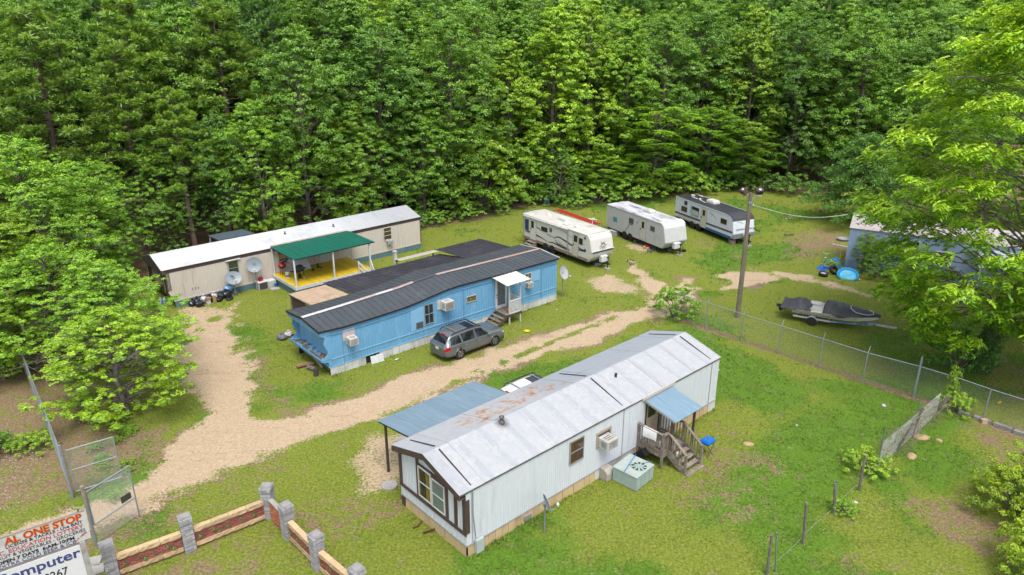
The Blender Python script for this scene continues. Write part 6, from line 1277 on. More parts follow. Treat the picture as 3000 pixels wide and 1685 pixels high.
    mb = MB(); mb.add([V[k] for k in range(nk)] + [V[n1+k] for k in range(nk-1,-1,-1)], [tuple(range(2*nk))]); e = (len(xs)-1)*nk; mb.add([V[e+k] for k in range(nk)] + [V[n1+e+k] for k in range(nk-1,-1,-1)], [tuple(range(2*nk))]); mb.build('bumper', paint, t)
    mb = MB(); mb.box((-2.30,-.78,.26),(2.2,.78,.36)); mb.build('underbody', BLACK, t)
    mb = MB(); mb.box((-2.44,-.55,.34),(-2.36,.55,.42)); mb.box((-2.43,-.70,.44),(-2.34,.70,.56)); mb.build('rear_valance', mat('grey_cladding',(.12,.125,.13),.5,.08), t)
    mb = MB(); mb.box((-2.425,-.16,.70),(-2.40,.16,.86)); mb.build('licence_plate', WHITE, t); mb = MB(); mb.box((-2.43,-.36,.88),(-2.38,.36,.93)); mb.build('chrome_bar', SILV, t)
    for ax in (-1.37,1.37):
        for sd in (-1,1):
            wheel(t, (ax,sd*.79,.335), .335, .215, SILV, 6)
            mb = MB(); mb.lathe([(.001,0),(.37,0),(.37,.30),(.001,.30)],20,(ax,sd*.60,.345),0,(0,sd,0)); mb.build('wheel_well', BLACK, t)
            mb = MB(); mb.tube([(ax+.385*math.cos(R(a)), sd*.897, .335+.385*math.sin(R(a))) for a in range(0,181,12)], .024, 6); mb.build('wheel_arch_lip', paint, t, smooth=True)
    for sd in (-1,1):
        mb = MB(); mb.tube([(-1.75,sd*.56,1.56),(-1.6,sd*.575,1.64),(-.6,sd*.60,1.675),(.2,sd*.60,1.655),(.42,sd*.61,1.57)], .032, 6); mb.build('roof_rail', BLACK, t, smooth=True)
        mb = MB(); mb.ball((.78,sd*1.0,1.03),(.09,.10,.075),8,6); mb.build('wing_mirror', paint, t, smooth=True)
        for x in (-.92,.10): mb = MB(); mb.box((x-.09,sd*.915-.02,.80),(x+.09,sd*.915+.02,.83)); mb.build('door_handle', SILV, t)
    for x in (-1.35,.05): mb = MB(); mb.beam((x,-.60,1.655),(x,.60,1.655),.06,.02); mb.build('roof_crossbar', SILV, t)
    mb = MB(); mb.box((-.45,-.42,1.612),(.30,.42,1.632)); mb.build('sunroof', DARKGLASS, t)
    mb = MB(); mb.box((-1.98,-.16,1.50),(-1.88,.16,1.53)); mb.build('brake_light', mat('red_lens',(.42,.012,.014),.2), t)
    return t
PAINT = mat('grey_car_paint', (.20,.225,.235), .28, .03, 2, metal=.55, coat=.6); WPAINT = mat('white_car_paint', (.76,.77,.78), .3, .03, 2, coat=.6)
car('dark silver station wagon parked beside the blue home steps', (-2.66,40.30), 42.8, PAINT)
x, y, _ = L2W(*WF, 9.75, 6.35); car('white car mostly hidden behind the white home roof', (x, y), 40, WPAINT, False)

# ------------------------------------------------------------------ boat and its trailer
bo, bh = (19.11,45.24), -28.0
def boat():
    t = thing('motor_boat', 'cream motor boat half covered with a crumpled black cover', 'boat', (*bo,0), R(bh))
    CRM = mat('cream_hull', (.78,.74,.62), .35, .06, 2, c2=(.50,.46,.36), f2=.35); L = 5.2; rng = random.Random(12)
    hb = lambda x: .98*(1-(max(0,x-2.0)/3.25)**2.1)**.75 if x > 2 else .94+.02*x
    sh = lambda x: .93+.02*x+.010*max(0,x-3)**2; kl = lambda x: .42+.34*max(0,(x-3.2)/2.0)**2; xs = np.linspace(0,L-.02,22); mb = MB(); V = []
    for x in xs:
        b, s, k = max(.02,hb(x)), sh(x), kl(x); c = k+(s-k)*.34
        for y, z in ((-b,s),(-b*1.0,s-.05),(-b*.97,s-.10),(-b*.98,s-.12),(-b*.93,(s+c)/2),(-b*.86,c+.01),(-b*.84,c),(0,k),(b*.84,c),(b*.86,c+.01),(b*.93,(s+c)/2),(b*.98,s-.12),(b*.97,s-.10),(b,s-.05),(b,s)): V.append((x,y,z))
    n = 15; mb.add(V, [(i*n+k,(i+1)*n+k,(i+1)*n+k+1,i*n+k+1) for i in range(21) for k in range(n-1)] + [tuple(range(n))]); mb.build('hull', CRM, t, smooth=False)
    mb = MB(); V = []
    for x in xs: b = max(.02,hb(x)); V += [(x,-b,sh(x)),(x,0,sh(x)+.02),(x,b,sh(x))]
    mb.add(V, [(i*3+k,i*3+3+k,i*3+4+k,i*3+1+k) for i in range(21) for k in range(2)]); mb.build('deck', CRM, t)
    for dz in (.10,.20,.27): mb = MB(); mb.tube([(x,-hb(x)*(.985 if dz < .15 else .955)-.006,sh(x)-dz) for x in xs[:17]], .009, 4); mb.build('hull_stripe', mat('hull_stripe',(.16,.13,.09),.5), t)
    mb = MB()
    for i in range(10): x = .55+i*.19; mb.box((x,-hb(x)*.965-.014,sh(x)-.255),(x+.11,-hb(x)*.965-.002,sh(x)-.225))
    mb.build('hull_lettering', mat('hull_stripe',(.16,.13,.09),.5), t)
    COV = mat('black_boat_cover', (.052,.055,.064), .5, .25, 3, c2=(.095,.10,.112), f2=.45, s2=1.2)
    def cover(name, x0, x1, ridge, hang, nx, ny, wr):
        mb = MB(); V = []
        for i in range(nx+1):
            x = x0+(x1-x0)*i/nx; b = max(.03,hb(max(0,min(L,x))))*1.03
            for k in range(ny+1):
                q = -1+2*k/ny; aq = abs(q); h = ridge(x)
                if aq < .72: y = b*q/.72; f = aq/.72; z = sh(max(0,min(L,x)))+.03+h*(1-f**1.6)
                else: f = (aq-.72)/.28; y = math.copysign(b*(1+.03*f), q); z = sh(max(0,min(L,x)))+.03-hang(x)*f
                w = (math.sin(x*7+q*9)*.5+math.sin(x*13-q*5+1)*.35+rng.uniform(-.5,.5))*wr; V.append((x+w*.5,y+w*.35*(1 if aq > .6 else .2),z+w))
        mb.add(V, [(i*(ny+1)+k,(i+1)*(ny+1)+k,(i+1)*(ny+1)+k+1,i*(ny+1)+k+1) for i in range(nx) for k in range(ny)]); return mb.build(name, COV, t, smooth=True)
    pk = lambda x: float(np.interp(x,[1.85,2.0,2.3,3.0,3.8,4.5,5.25],[.10,.55,.60,.50,.34,.22,.03]))
    cover('front_cover', 1.85, 5.27, pk, lambda x: .02+.16*math.exp(-((x-3.1)/.55)**2)+.10*max(0,(x-3.6)/1.6)+.03*math.sin(x*5), 40, 28, .014)
    cover('stern_cover', -.75, 1.15, lambda x: float(np.interp(x,[-.75,-.2,.3,.7,1.15],[-.10,.18,.50,.40,.03])), lambda x: .10 if x < .2 else .01, 22, 22, .040)
    mb = MB(); mb.tube([(x, y, sh(min(L,x))+.035+pk(x)*(1-min(1,abs(y)/max(.05,hb(x)))**1.6)+.02) for x, y in ((3.55,.25),(3.45,-.05),(3.5,-.35),(3.8,-.52),(4.2,-.50),(4.6,-.40),(4.85,-.22),(4.8,0),(4.55,.15))], .022, 5); mb.build('cover_cord', WHITE, t)
    mb = MB(); mb.box((.9,-.75,.92),(1.8,.75,1.0)); mb.box((1.0,.1,1.0),(1.7,.7,1.12)); mb.build('seat_bench', DIRTYW, t)
    mb = MB(); mb.ball((-.62,0,.62),(.22,.18,.20),8,6); mb.beam((-.70,0,.60),(-.95,0,.62),.10,.26); mb.beam((-.70,0,.5),(-.9,0,.35),.07,.2); mb.ball((-1.02,0,.66),(.10,.10,.10),8,5)
    for k in range(3): a = R(120*k+20); mb.beam((-1.04,0,.64),(-1.06,.18*math.cos(a),.64+.18*math.sin(a)),.10,.02)
    mb.build('stern_drive', BLACK, t)
    r = thing('boat_trailer', 'white and blue single axle trailer under the covered boat', 'boat trailer', (*bo,0), R(bh)); TW = mat('trailer_white',(.58,.60,.62),.5,.1); TBL = mat('trailer_blue',(.08,.24,.48),.5,.15,3,c2=(.45,.52,.58),f2=.45,s2=2.5)
    for s in (-1,1):
        mb = MB(); mb.beam((.1,s*.85,.42),(2.4,s*.85,.42),.07,.10); mb.build('frame_rail', TW, r); mb = MB(); mb.beam((2.4,s*.85,.42),(5.1,s*.06,.42),.06,.10); mb.build('frame_rail', TBL, r)
        wheel(r, (1.30,s*1.02,.27), .27, .18, SILV); mb = MB(); P = [(1.30+.36*math.cos(R(a)),.27+.36*math.sin(R(a))) for a in range(0,181,15)]; V = []
        for x, z in P: V += [(x,s*.90,z),(x,s*1.13,z)]
        mb.add(V, [(2*i,2*i+2,2*i+3,2*i+1) for i in range(12)]); mb.build('fender', TW, r, smooth=True)
        mb = MB(); mb.box((.06,s*.85-.05,.38),(.10,s*.85+.05,.46)); mb.build('tail_light', mat('red_lens',(.42,.012,.014),.2), r)
        mb = MB(); mb.beam((.3,s*.5,.50),(2.6,s*.5,.52),.06,.05); mb.build('bunk', GREYP, r)
    for x in (.3,1.3,2.3): mb = MB(); mb.beam((x,-.85,.40),(x,.85,.40),.06,.07); mb.build('cross_member', TW, r)
    mb = MB(); mb.beam((4.6,0,.42),(6.15,0,.42),.09,.10); mb.ball((6.2,0,.44),(.12,.06,.06),8,5); mb.build('tongue', TW, r)
    mb = MB(); mb.beam((5.35,0,.45),(5.05,0,.92),.07,.09); mb.ball((5.05,0,.80),(.12,.12,.08),8,5); mb.build('winch_post', GALV, r)
    mb = MB(); mb.tube([(5.85,0,-.02),(5.85,0,.75)],.03,8); mb.build('jack', GALV, r)
boat()

# ------------------------------------------------------------------ light pole
def pole():
    P = mat('pole_wood', (.20,.165,.125), .9, .25, 6, c2=(.28,.25,.20), f2=.45, s2=2, stretch=(2,2,.3)); FX = mat('floodlight_brown',(.13,.085,.09),.5,.2)
    t = thing('light_pole', 'wooden utility pole carrying two floodlights on brackets', 'utility pole', (15.32,45.06,0))
    mb = MB(); mb.tube([(0,0,-.3),(-.04,0,4),(-.10,0,8.6)],[.17,.15,.11],10); mb.build('pole', P, t)
    mb = MB(); mb.tube([(-.1,0,8.0),(-.28,0,8.3),(-.35,0,8.42),(-.62,.05,8.45)],.03,6); mb.tube([(-.1,0,8.0),(.12,0,8.3),(.2,0,8.42),(.62,-.05,8.40)],.03,6); mb.box((-.22,-.13,7.9),(.02,.13,8.1)); mb.build('bracket', GALV, t)
    for x, a in ((-.55,-70),(.42,10)):
        lamp = MB(); c = Vector((0,0,0)); lamp.box((-.22,-.14,-.12),(.22,.14,.14)); lamp.box((-.25,-.16,-.16),(.25,.16,-.11))
        for k in range(6): lamp.box((-.20+.075*k,-.18,-.08),(-.18+.075*k,.18,.17))
        o = lamp.build('floodlight', FX, t, (x,0,8.72)); o.rotation_euler = (R(35),0,R(a)); m2 = MB(); m2.ball((0,-.02,.17),(.09,.09,.05),8,5); m2.build('lamp_fitting', WHITE, o); m3 = MB(); m3.box((-.2,-.12,-.18),(.2,.12,-.165)); m3.build('lens', PALEB, o)
    w = tag(link('overhead_wire', None, None, (15.5,45.06,7.8)), 'white overhead wire from the light pole to the light blue home', 'wire')
    mb = MB(); e = Vector((27.6,57.5,3.9))-Vector((15.5,45.06,7.8)); mb.tube([e*q-Vector((0,0,.5*math.sin(math.pi*q))) for q in np.linspace(0,1,14)], .022, 5); mb.build('cable', WHITE, w); mb = MB(); mb.ball((-.05,0,0),(.06,.06,.1),6,5); mb.build('insulator', DIRTYW, w)
pole()

# ------------------------------------------------------------------ fences, gate
WIRE = mat('chain_link_wire', (.50,.53,.52), .5, .1, metal=.4)
def wire_mesh(t, a, b, z0, z1, sp=.075, r=.0018, name='wire_mesh'):
    a, b = Vector((*a,0)), Vector((*b,0)); d = b-a; L = d.length; u = d/L; h = z1-z0; mb = MB()
    for sg in (1,-1):
        s = -h if sg > 0 else 0.0
        while s < (L if sg > 0 else L+h):
            s0, s1 = s, s+sg*h; q0, q1 = z0, z1
            lo, hi = min(s0,s1), max(s0,s1)
            if hi > 0 and lo < L:
                def cl(sv): return max(0, min(L, sv))
                c0, c1 = cl(s0), cl(s1); q0, q1 = z0+abs(c0-s0), z0+abs(c1-s0)
                if q1-q0 > .03: mb.tube([a+u*c0+Vector((0,0,q0)), a+u*c1+Vector((0,0,q1))], r, 3, caps=False)
            s += sp
    o = mb.build(name, WIRE, t); o['kind'] = 'stuff'; return o
def chain_fence(name, label, pts, h, thick=(), arms=(), skip_rail=()):
    t = thing(name, label, 'fence', (*pts[0],0)); o = Vector((*pts[0],0)); P = [Vector((*p,0))-o for p in pts]
    for i, p in enumerate(P):
        r = .055 if i in thick else .032; hh = h+.55 if i in thick else h+.02; mb = MB(); mb.tube([p+Vector((0,0,-.1)), p+Vector((0,0,hh))], r, 8)
        if i in thick:
            for k in range(10): mb.tube([p+Vector((0,0,.15+k*.17)), p+Vector((0,0,.19+k*.17))], r+.008, 8)
        if i in arms: mb.tube([p+Vector((0,0,h)), p+Vector((.12,.10,h+.36))], .022, 6)
        mb.build('post', GALV, t)
    for i in range(len(P)-1):
        if i not in skip_rail: mb = MB(); mb.tube([P[i]+Vector((0,0,h)), P[i+1]+Vector((0,0,h))], .022, 6); mb.build('top_rail', GALV, t)
        wire_mesh(t, P[i].xy, P[i+1].xy, .03, h)
    return t
chain_fence('chain_link_fence', 'galvanised chain link fence with angled arms between lawn and boat', [(11.0,44.9),(12.66,43.18),(14.39,41.2),(16.12,39.44),(17.85,37.6),(19.57,35.77),(21.56,34.13),(22.75,32.95),(23.76,31.65),(26.1,29.1),(28.2,26.8)], 1.83, (6,), (1,2,3,4,5))
A_ = (-18.62,25.5); dv = (-.628,.778)
chain_fence('chain_link_fence', 'overgrown chain link fence running past the saplings to the gate', [(A_[0]+dv[0]*k*2.9-.05, A_[1]+dv[1]*k*2.9) for k in range(10)], 2.05)
GT = mat('gate_tube', (.42,.46,.50), .4, .1, metal=.5)
def gate(label, hinge, hd, L, z0, z1, mids, ext=0.0, sign=False):
    t = thing('fence_gate', label, 'gate', (*hinge,0), R(hd), 'open chain link gate leaves')
    mb = MB()
    for p, q in (((0,0,z0),(0,0,z1)),((L,0,z0-ext),(L,0,z1)),((0,0,z1),(L,0,z1)),((0,0,z0),(L,0,z0))): mb.tube([p,q],.028,8)
    mb.build('gate_frame', GT, t)
    for z in mids: mb = MB(); mb.tube([(0,0,z),(L,0,z)],.022,6); mb.build('cross_bar', GT, t)
    wire_mesh(t, (.02,0), (L-.02,0), z0-ext*.9, z1, .065, .0026)
    if sign: mb = MB(); mb.box((L-.62,-.03,z0+.12),(L-.18,-.015,z0+.40)); mb.build('gate_sign', mat('dark_sign',(.06,.065,.045),.6,.2), t)
gate('farther open gate leaf standing against the scrub side of the drive', (-18.48,25.52), 36, 1.75, .30, 2.32, (1.35,)); gate('nearer open gate leaf with a dark sign beside the billboard', (-16.0,22.60), 66, 1.85, .92, 2.42, (), .92, True)
t = thing('gate_post', 'stout grey gate post nearest the billboard', 'gate post', (-16.05,22.52,0), 0, 'gate posts'); mb = MB(); mb.tube([(0,0,-.2),(0,0,1.9)],.062,10); mb.build('pipe', GALV, t); mb = MB(); mb.tube([(0,0,1.9),(0,0,2.74)],.070,10); mb.build('rusty_sleeve', mat('rusty_pipe',(.33,.26,.22),.7,.3,5,c2=(.45,.42,.40),f2=.45), t)
t = thing('gate_post', 'pair of bound pipes forming the gate post at the fence end', 'gate post', (-18.62,25.42,0), 0, 'gate posts'); mb = MB(); mb.tube([(0,0,-.2),(0,0,2.65)],.06,10); mb.build('pipe', GALV, t); mb = MB(); mb.tube([(-.09,.10,-.2),(-.09,.10,2.2)],.04,8); mb.build('pipe', GALV, t)
# old fence along the near lawn
of = thing('old_wire_fence', 'dilapidated wire fence of leaning wood and steel posts across the near lawn', 'fence', (9.36,21.02,0)); O = Vector((9.36,21.02,0))
PW = mat('old_post_wood', (.17,.145,.125), .9, .3, 8, c2=(.27,.24,.215), f2=.45, s2=3); PS = mat('steel_stake', (.27,.33,.33), .5, .15, 5, metal=.3, c2=(.20,.27,.25), f2=.4)
for (x, y, h, dx, k) in ((9.36,21.02,1.75,-.05,'w'),(9.73,21.14,1.75,-.2,'s'),(11.31,22.66,1.9,-.15,'w'),(13.27,24.47,1.45,-.2,'w'),(13.36,24.55,1.55,-.2,'s'),(14.98,26.02,1.75,-.02,'w'),(16.49,27.57,2.05,.02,'s'),(18.04,28.99,1.5,.55,'w'),(19.45,30.25,1.6,.25,'w'),(19.60,30.38,1.95,-.02,'s'),(21.25,31.89,1.3,.75,'w')):
    p = Vector((x,y,0))-O; mb = MB()
    if k == 'w': mb.tube([p+Vector((0,0,-.2)), p+Vector((dx*.5,0,h*.5)), p+Vector((dx,0,h))],[.062,.055,.05],7)
    else: mb.beam(p+Vector((0,0,-.2)), p+Vector((dx,0,h)), .05, .03); mb.beam(p+Vector((0,.015,-.2)), p+Vector((dx,.015,h)), .015, .05)
    mb.build('wood_post' if k == 'w' else 'steel_post', PW if k == 'w' else PS, of)
mb = MB(); rg2 = random.Random(23); pts = [(16.49,27.57,1.5),(17.6,28.6,1.5),(18.6,28.99,1.45),(19.7,30.3,1.55),(20.7,31.2,1.5),(22.0,31.9,1.3)]
for _ in range(620):
    i = rg2.randrange(len(pts)-1); f = rg2.random(); p = Vector(pts[i]).lerp(Vector(pts[i+1]), f); h = p.z*rg2.random()**.7; p.z = 0; q = p-O+Vector((rg2.gauss(0,.10),rg2.gauss(0,.10),h)); e = q+Vector((rg2.uniform(-.4,.4),rg2.uniform(-.4,.4),rg2.uniform(-.35,.3))); m = (q+e)/2+Vector((0,0,rg2.uniform(-.05,.12))); mb.tube([q,m,e],.006,3,caps=False)
o = mb.build('dry_vines', mat('dry_vine',(.24,.20,.15),.9,.25,5), of); o['kind'] = 'stuff'
for a, b, z in (((9.36,21.02),(16.49,27.57),.25),((16.49,27.57),(21.9,31.89),1.45),((16.49,27.57),(21.9,31.89),.8)): mb = MB(); a_, b_ = Vector((*a,z))-O, Vector((*b,z))-O; mb.tube([a_.lerp(b_,q)+Vector((0,0,-.12*math.sin(q*9)**2)) for q in np.linspace(0,1,12)],.006,4); mb.build('strand', WIRE, of)
wm = wire_mesh(of, (Vector((16.49,27.57,0))-O).xy, (Vector((21.7,32.2,0))-O).xy, .05, 1.35, .09, .003)
for i, ((x0,y0),(x1,y1)) in enumerate((((23.0,32.45),(23.35,32.1)),((23.5,31.95),(24.0,31.4)),((24.1,31.3),(24.6,30.7)),((24.65,30.6),(25.2,29.95)),((25.25,29.9),(25.9,29.1)))):
    t = thing('sleeper', ['short','split','long grey','pale','end'][i]+' weathered timber sleeper lying under the fence '+['by the vine clump','beside the tan block','past the tan block','below the straggly shrub','at the picture edge'][i], 'sleeper', (x0,y0,0), 0, 'sleepers edging the lawn'); mb = MB(); mb.beam((0,0,.08),(x1-x0,y1-y0,.08),.22,.2); mb.build('timber', mat('sleeper_wood',(.33,.33,.34),.85,.25,6,c2=(.22,.20,.19),f2=.45), t)
t = thing('concrete_block', 'tan block at the foot of the thin fence post', 'block', (23.72,31.5,0)); mb = MB(); mb.box((-.15,-.1,0),(.15,.1,.22)); mb.build('block', mat('tan_block',(.50,.38,.26),.9,.15), t)
# ------------------------------------------------------------------ brick garden wall and pillars
GBR = mat('grey_pillar_brick', (.40,.40,.42), .85, .15, 8, c2=(.24,.235,.24), f2=.45, s2=2.5, rnd=.28, bump=.3); RBR = mat('red_wall_brick', (.36,.105,.075), .85, .18, 8, c2=(.26,.085,.075), f2=.45, s2=2, rnd=.28, bump=.3); OBR = mat('orange_wall_brick', (.48,.17,.09), .85, .18, 8, rnd=.25, bump=.3)
TST = mat('split_tan_block', (.60,.44,.25), .9, .18, 7, c2=(.46,.34,.20), f2=.45, s2=3, rnd=.12, bump=1.0); MOR = mat('mortar', (.30,.29,.285), .95, .12, 9)
PIL = [(-14.52,20.85),(-12.35,22.33),(-9.87,24.24),(-8.74,23.02),(-7.15,21.33),(-5.32,19.63)]
rb = random.Random(61)
def brick_mesh(nm, l, w, h, m, rough=0):
    mb = MB(); b = .006
    V = [(x*(l/2-(b if abs(z) == 1 else 0)), y*(w/2-(b if abs(z) == 1 else 0)), z*h/2) for z in (-1,1) for y in (-1,1) for x in (-1,1)]
    mb.add(V, [(0,2,3,1),(4,5,7,6),(0,1,5,4),(1,3,7,5),(3,2,6,7),(2,0,4,6)]); return mb.mesh(nm, m)
def rough_block(nm, l, w, h, seed):
    r_ = random.Random(seed); mb = MB(); nx, nz = 6, 2
    for sd in (-1,1):
        V = [(-l/2+l*i/nx, sd*(w/2+(r_.uniform(.0,.03) if 0 < k < nz or 0 < i < nx else 0)), -h/2+h*k/nz) for k in range(nz+1) for i in range(nx+1)]; n = nx+1
        mb.add(V, [(k*n+i,k*n+i+1,k*n+n+i+1,k*n+n+i) for k in range(nz) for i in range(nx)])
    mb.box((-l/2,-w/2+.004,-h/2),(l/2,w/2-.004,h/2)); return mb.mesh(nm, TST)
PB = brick_mesh('brick', .30, .11, .068, GBR); PC = brick_mesh('brick', .335, .125, .068, GBR)
plab = ['grey brick pillar standing right beside the billboard', 'grey brick pillar in the middle of the long red wall', 'grey brick corner pillar where the two red walls meet', 'grey brick pillar at the end of the short all brick panel', 'second grey brick pillar past the corner with pale flat cap', 'grey brick pillar cut off by the bottom edge of the picture']
ang = [34.5,34.5,-5,-46,-46,-43]
for i, (x, y) in enumerate(PIL):
    t = thing('brick_pillar', plab[i], 'brick pillar', (x,y,0), R(ang[i]), 'grey brick pillars'); H = 19
    mb = MB(); mb.box((-.195,-.195,-.1),(.195,.195,H*.08)); part(mb, 'core', MOR, t)
    for k in range(H):
        me = PC if k >= H-3 else PB; e = .155 if k < H-3 else .168; f = .062 if k < H-3 else .07
        for j in range(4):
            a = math.pi/2*j; lx, ly = -f if k % 2 else f, -e; lx += rb.uniform(-.006,.006); ly += rb.uniform(-.008,.004)
            link('brick', me, t, (lx*math.cos(a)-ly*math.sin(a), lx*math.sin(a)+ly*math.cos(a), .04+k*.08), a)
    mb = MB(); mb.prism([(-.20,-.20,H*.08),(.20,-.20,H*.08),(.20,.20,H*.08),(-.20,.20,H*.08)],(0,0,.03)); mb.prism([(-.15,-.15,H*.08+.03),(.15,-.15,H*.08+.03),(.15,.15,H*.08+.03),(-.15,.15,H*.08+.03)],(0,0,.02)); part(mb, 'cap', mat('pillar_cap',(.33,.32,.32),.9,.25,8,c2=(.22,.21,.20),f2=.45,s2=4), t)
WB = {}
rsb = np.random.RandomState(5)
def tuft():
    P = rsb.normal(size=(26,3))*np.array([.035,.03,.022])-np.array([0,.07,.005]); N = rsb.normal(size=(26,3)); L = .06*(.7+.6*rsb.rand(26)); return leaf_mesh('moss_tuft', P, N, L, L*.6, np.stack([.8+.4*rsb.rand(26), .2+.3*rsb.rand(26), 0*L, 0*L+1],1), rsb, LEAF)
TUFT = tuft()
def wall(a, b, label, plain=False):
    a, b = Vector((*a,0)), Vector((*b,0)); d = (b-a); L = d.length-.44; u = d.normalized(); o = a+u*.22; hd = math.atan2(d.y, d.x); t = thing('brick_wall', label, 'brick wall', o, hd, 'red brick garden wall panels')
    hb = .066; hs = .078; n = round(L/.205); sp = L/n; bl = sp-.014; key = round(bl,3)
    me = brick_mesh('brick', bl, .17, hb, OBR if plain else RBR); hf = brick_mesh('brick', bl/2-.007, .17, hb, OBR if plain else RBR)
    z = .02; rows = []; bk = 3 if L > 2.4 else 2
    if plain: rows = [('b',i) for i in range(12)]
    else: rows = [('b',0),('s',0)] + [('b',i+1) for i in range(6)] + [('s',1)]
    mb = MB(); mb.box((0,-.06,-.1),(L,.06,(.95 if plain else .90))); part(mb, 'mortar_core', mat('dark_joint_and_hole',(.14,.13,.125),.95,.15,9), t); nb = 0; hole = []  # joint mortar, also darkened to put shade into the open brick holes
    for kind, r in rows:
        if kind == 's':
            hh = .17; q = round(L/.74); w = L/q
            for k in range(q): me2 = rough_block('stone_block', w-.012, .22, hh-.01, int(L*100)+r*10+k); link('stone_block', me2, t, ((k+.5)*w, 0, z+hh/2))
            z += hh
        else:
            off = (r % 2)*.5; k = 0
            for k in range(n + (1 if off else 0)):
                if off and k in (0, n): c = sp*.25 if k == 0 else L-sp*.25; m_ = hf
                else: c = sp*(k+.5-off); m_ = me
                if not plain and r in (2,3,4) and (k*2+r) % 5 == 0 and 0 < k < n-1: link('moss_tuft', TUFT, t, (c, rb.uniform(-.06,.02), z+.03)).color = (.8,1.0,.6,1); 
                elif not plain and r in (2,3,4) and (k*2+r) % 5 == 0: pass
                else: link('brick', m_, t, (c+rb.uniform(-.003,.003), rb.uniform(-.010,.010), z+hs/2))
            z += hs
    if plain: mb = MB(); mb.box((0,-.10,z),(L,.10,z+.05)); part(mb, 'coping', CONC, t)
wall(PIL[0], PIL[1], 'red brick wall panel between the billboard pillar and the middle pillar'); wall(PIL[1], PIL[2], 'red brick wall panel between the middle pillar and corner pillar'); wall(PIL[2], PIL[3], 'short orange brick panel next to the corner pillar', True); wall(PIL[3], PIL[4], 'red brick wall panel with tan block bands past the short orange panel'); wall(PIL[4], PIL[5], 'red brick wall panel running out of the picture bottom')

# ------------------------------------------------------------------ roadside billboard
def billboard():
    t = thing('billboard', 'roadside billboard with a weathered store board above a white computer board', 'billboard', (-14.01,19.5,0), R(36.1))
    BD = mat('weathered_board', (.60,.60,.61), .7, .10, 4, c2=(.34,.33,.33), f2=.40, s2=1.6); BW = mat('white_board', (.74,.75,.78), .5, .03, 2); RD = mat('sign_red', (.50,.035,.025), .6, .2, 5); BK = mat('sign_black', (.025,.027,.04), .6, .2, 5); BL = mat('sign_blue', (.05,.065,.22), .6, .15, 5); SH = mat('sign_orange', (.65,.32,.05), .6, .1); POST = mat('peeling_post', (.42,.41,.40), .8, .25, 6, c2=(.22,.20,.19), f2=.45, s2=3)
    mb = MB(); mb.box((-4.2,0,2.90),(0,.03,4.0)); up = part(mb, 'upper_board', BD, t); mb = MB(); mb.box((-4.2,.02,2.80),(-.05,.05,2.90)); mb.box((-4.2,-.012,3.985),(0,.042,4.01)); part(mb, 'board_trim', mat('rust_trim',(.30,.27,.26),.8,.2), t)
    mb = MB(); mb.box((-4.2,-.01,1.30),(-.36,.03,2.79)); lo = part(mb, 'lower_board', BW, t); mb = MB(); mb.box((-4.2,-.018,1.26),(-.34,.034,1.30)); part(mb, 'board_trim', POST, t)
    for x in (-.27,-3.7): mb = MB(); mb.box((x-.08,.035,-.2),(x+.08,.20,3.95)); part(mb, 'post', POST, t)
    mb = MB(); mb.box((-.35,-.05,1.0),(-.19,.03,2.88)); part(mb, 'side_post', POST, t); mb = MB(); mb.tube([(-.17,.05,3.98),(-.17,.05,4.1)],.03,6); part(mb, 'bolt', mat('rust_bolt',(.14,.09,.06),.8), t)
    TX = lambda s, size, x, z, m, par, sx=1.0, off=0.0: text(s, size, (x,-.006,z), (90,0,0), par, m, 0, off, 'sign_lettering', 'RIGHT', sx)
    for m, o, dz in ((SH,.022,0),(RD,.006,-.003)):
        q = text('AL ONE STOP', .345, (-.12,-.004+dz,3.70), (90,0,0), up, m, 0, o, 'sign_lettering', 'RIGHT', .98)
    TX('LICENSE & TACKLE - Live BAIT', .155, -.13, 3.565, BK, up, 1.02, .002); TX('S.C. EDUCATION LOTTERY', .20, -.14, 3.385, RD, up, 1.0, .001); TX('FRUIT & VEGETABLES - GROCERIES', .165, -.10, 3.235, BK, up, .97); TX('OPEN 7 DAYS  6:AM-10:PM', .165, -.44, 3.065, BK, up, 1.10, .006); TX('EXTRA COLD BEER & ICE', .17, -.44, 2.915, BL, up, 1.12)
    text('BUY HERE', .10, (-.45,-.006,2.93), (90,-32,0), up, RD, 0, 0, 'sign_lettering')
    # lower board
    text('Computer', .50, (-.40,-.016,2.37), (90,0,0), lo, BL, 0, .010, 'sign_lettering', 'RIGHT', 1.13); text('-0267', .42, (-.84,-.016,1.87), (90,0,0), lo, BK, 0, .004, 'sign_lettering', 'RIGHT', .80)
billboard()
for (x, y, a, lb) in ((-15.70,21.63,.3,'square pale slab lying between billboard and brick pillar'),(-15.36,21.20,.5,'second square pale slab closer to the billboard foot')):
    t = thing('paving_slab', lb, 'slab', (x,y,0), a, 'pale slabs by the billboard'); mb = MB(); mb.box((-.27,-.27,-.03),(.27,.27,.05)); mb.build('slab', CONC, t)

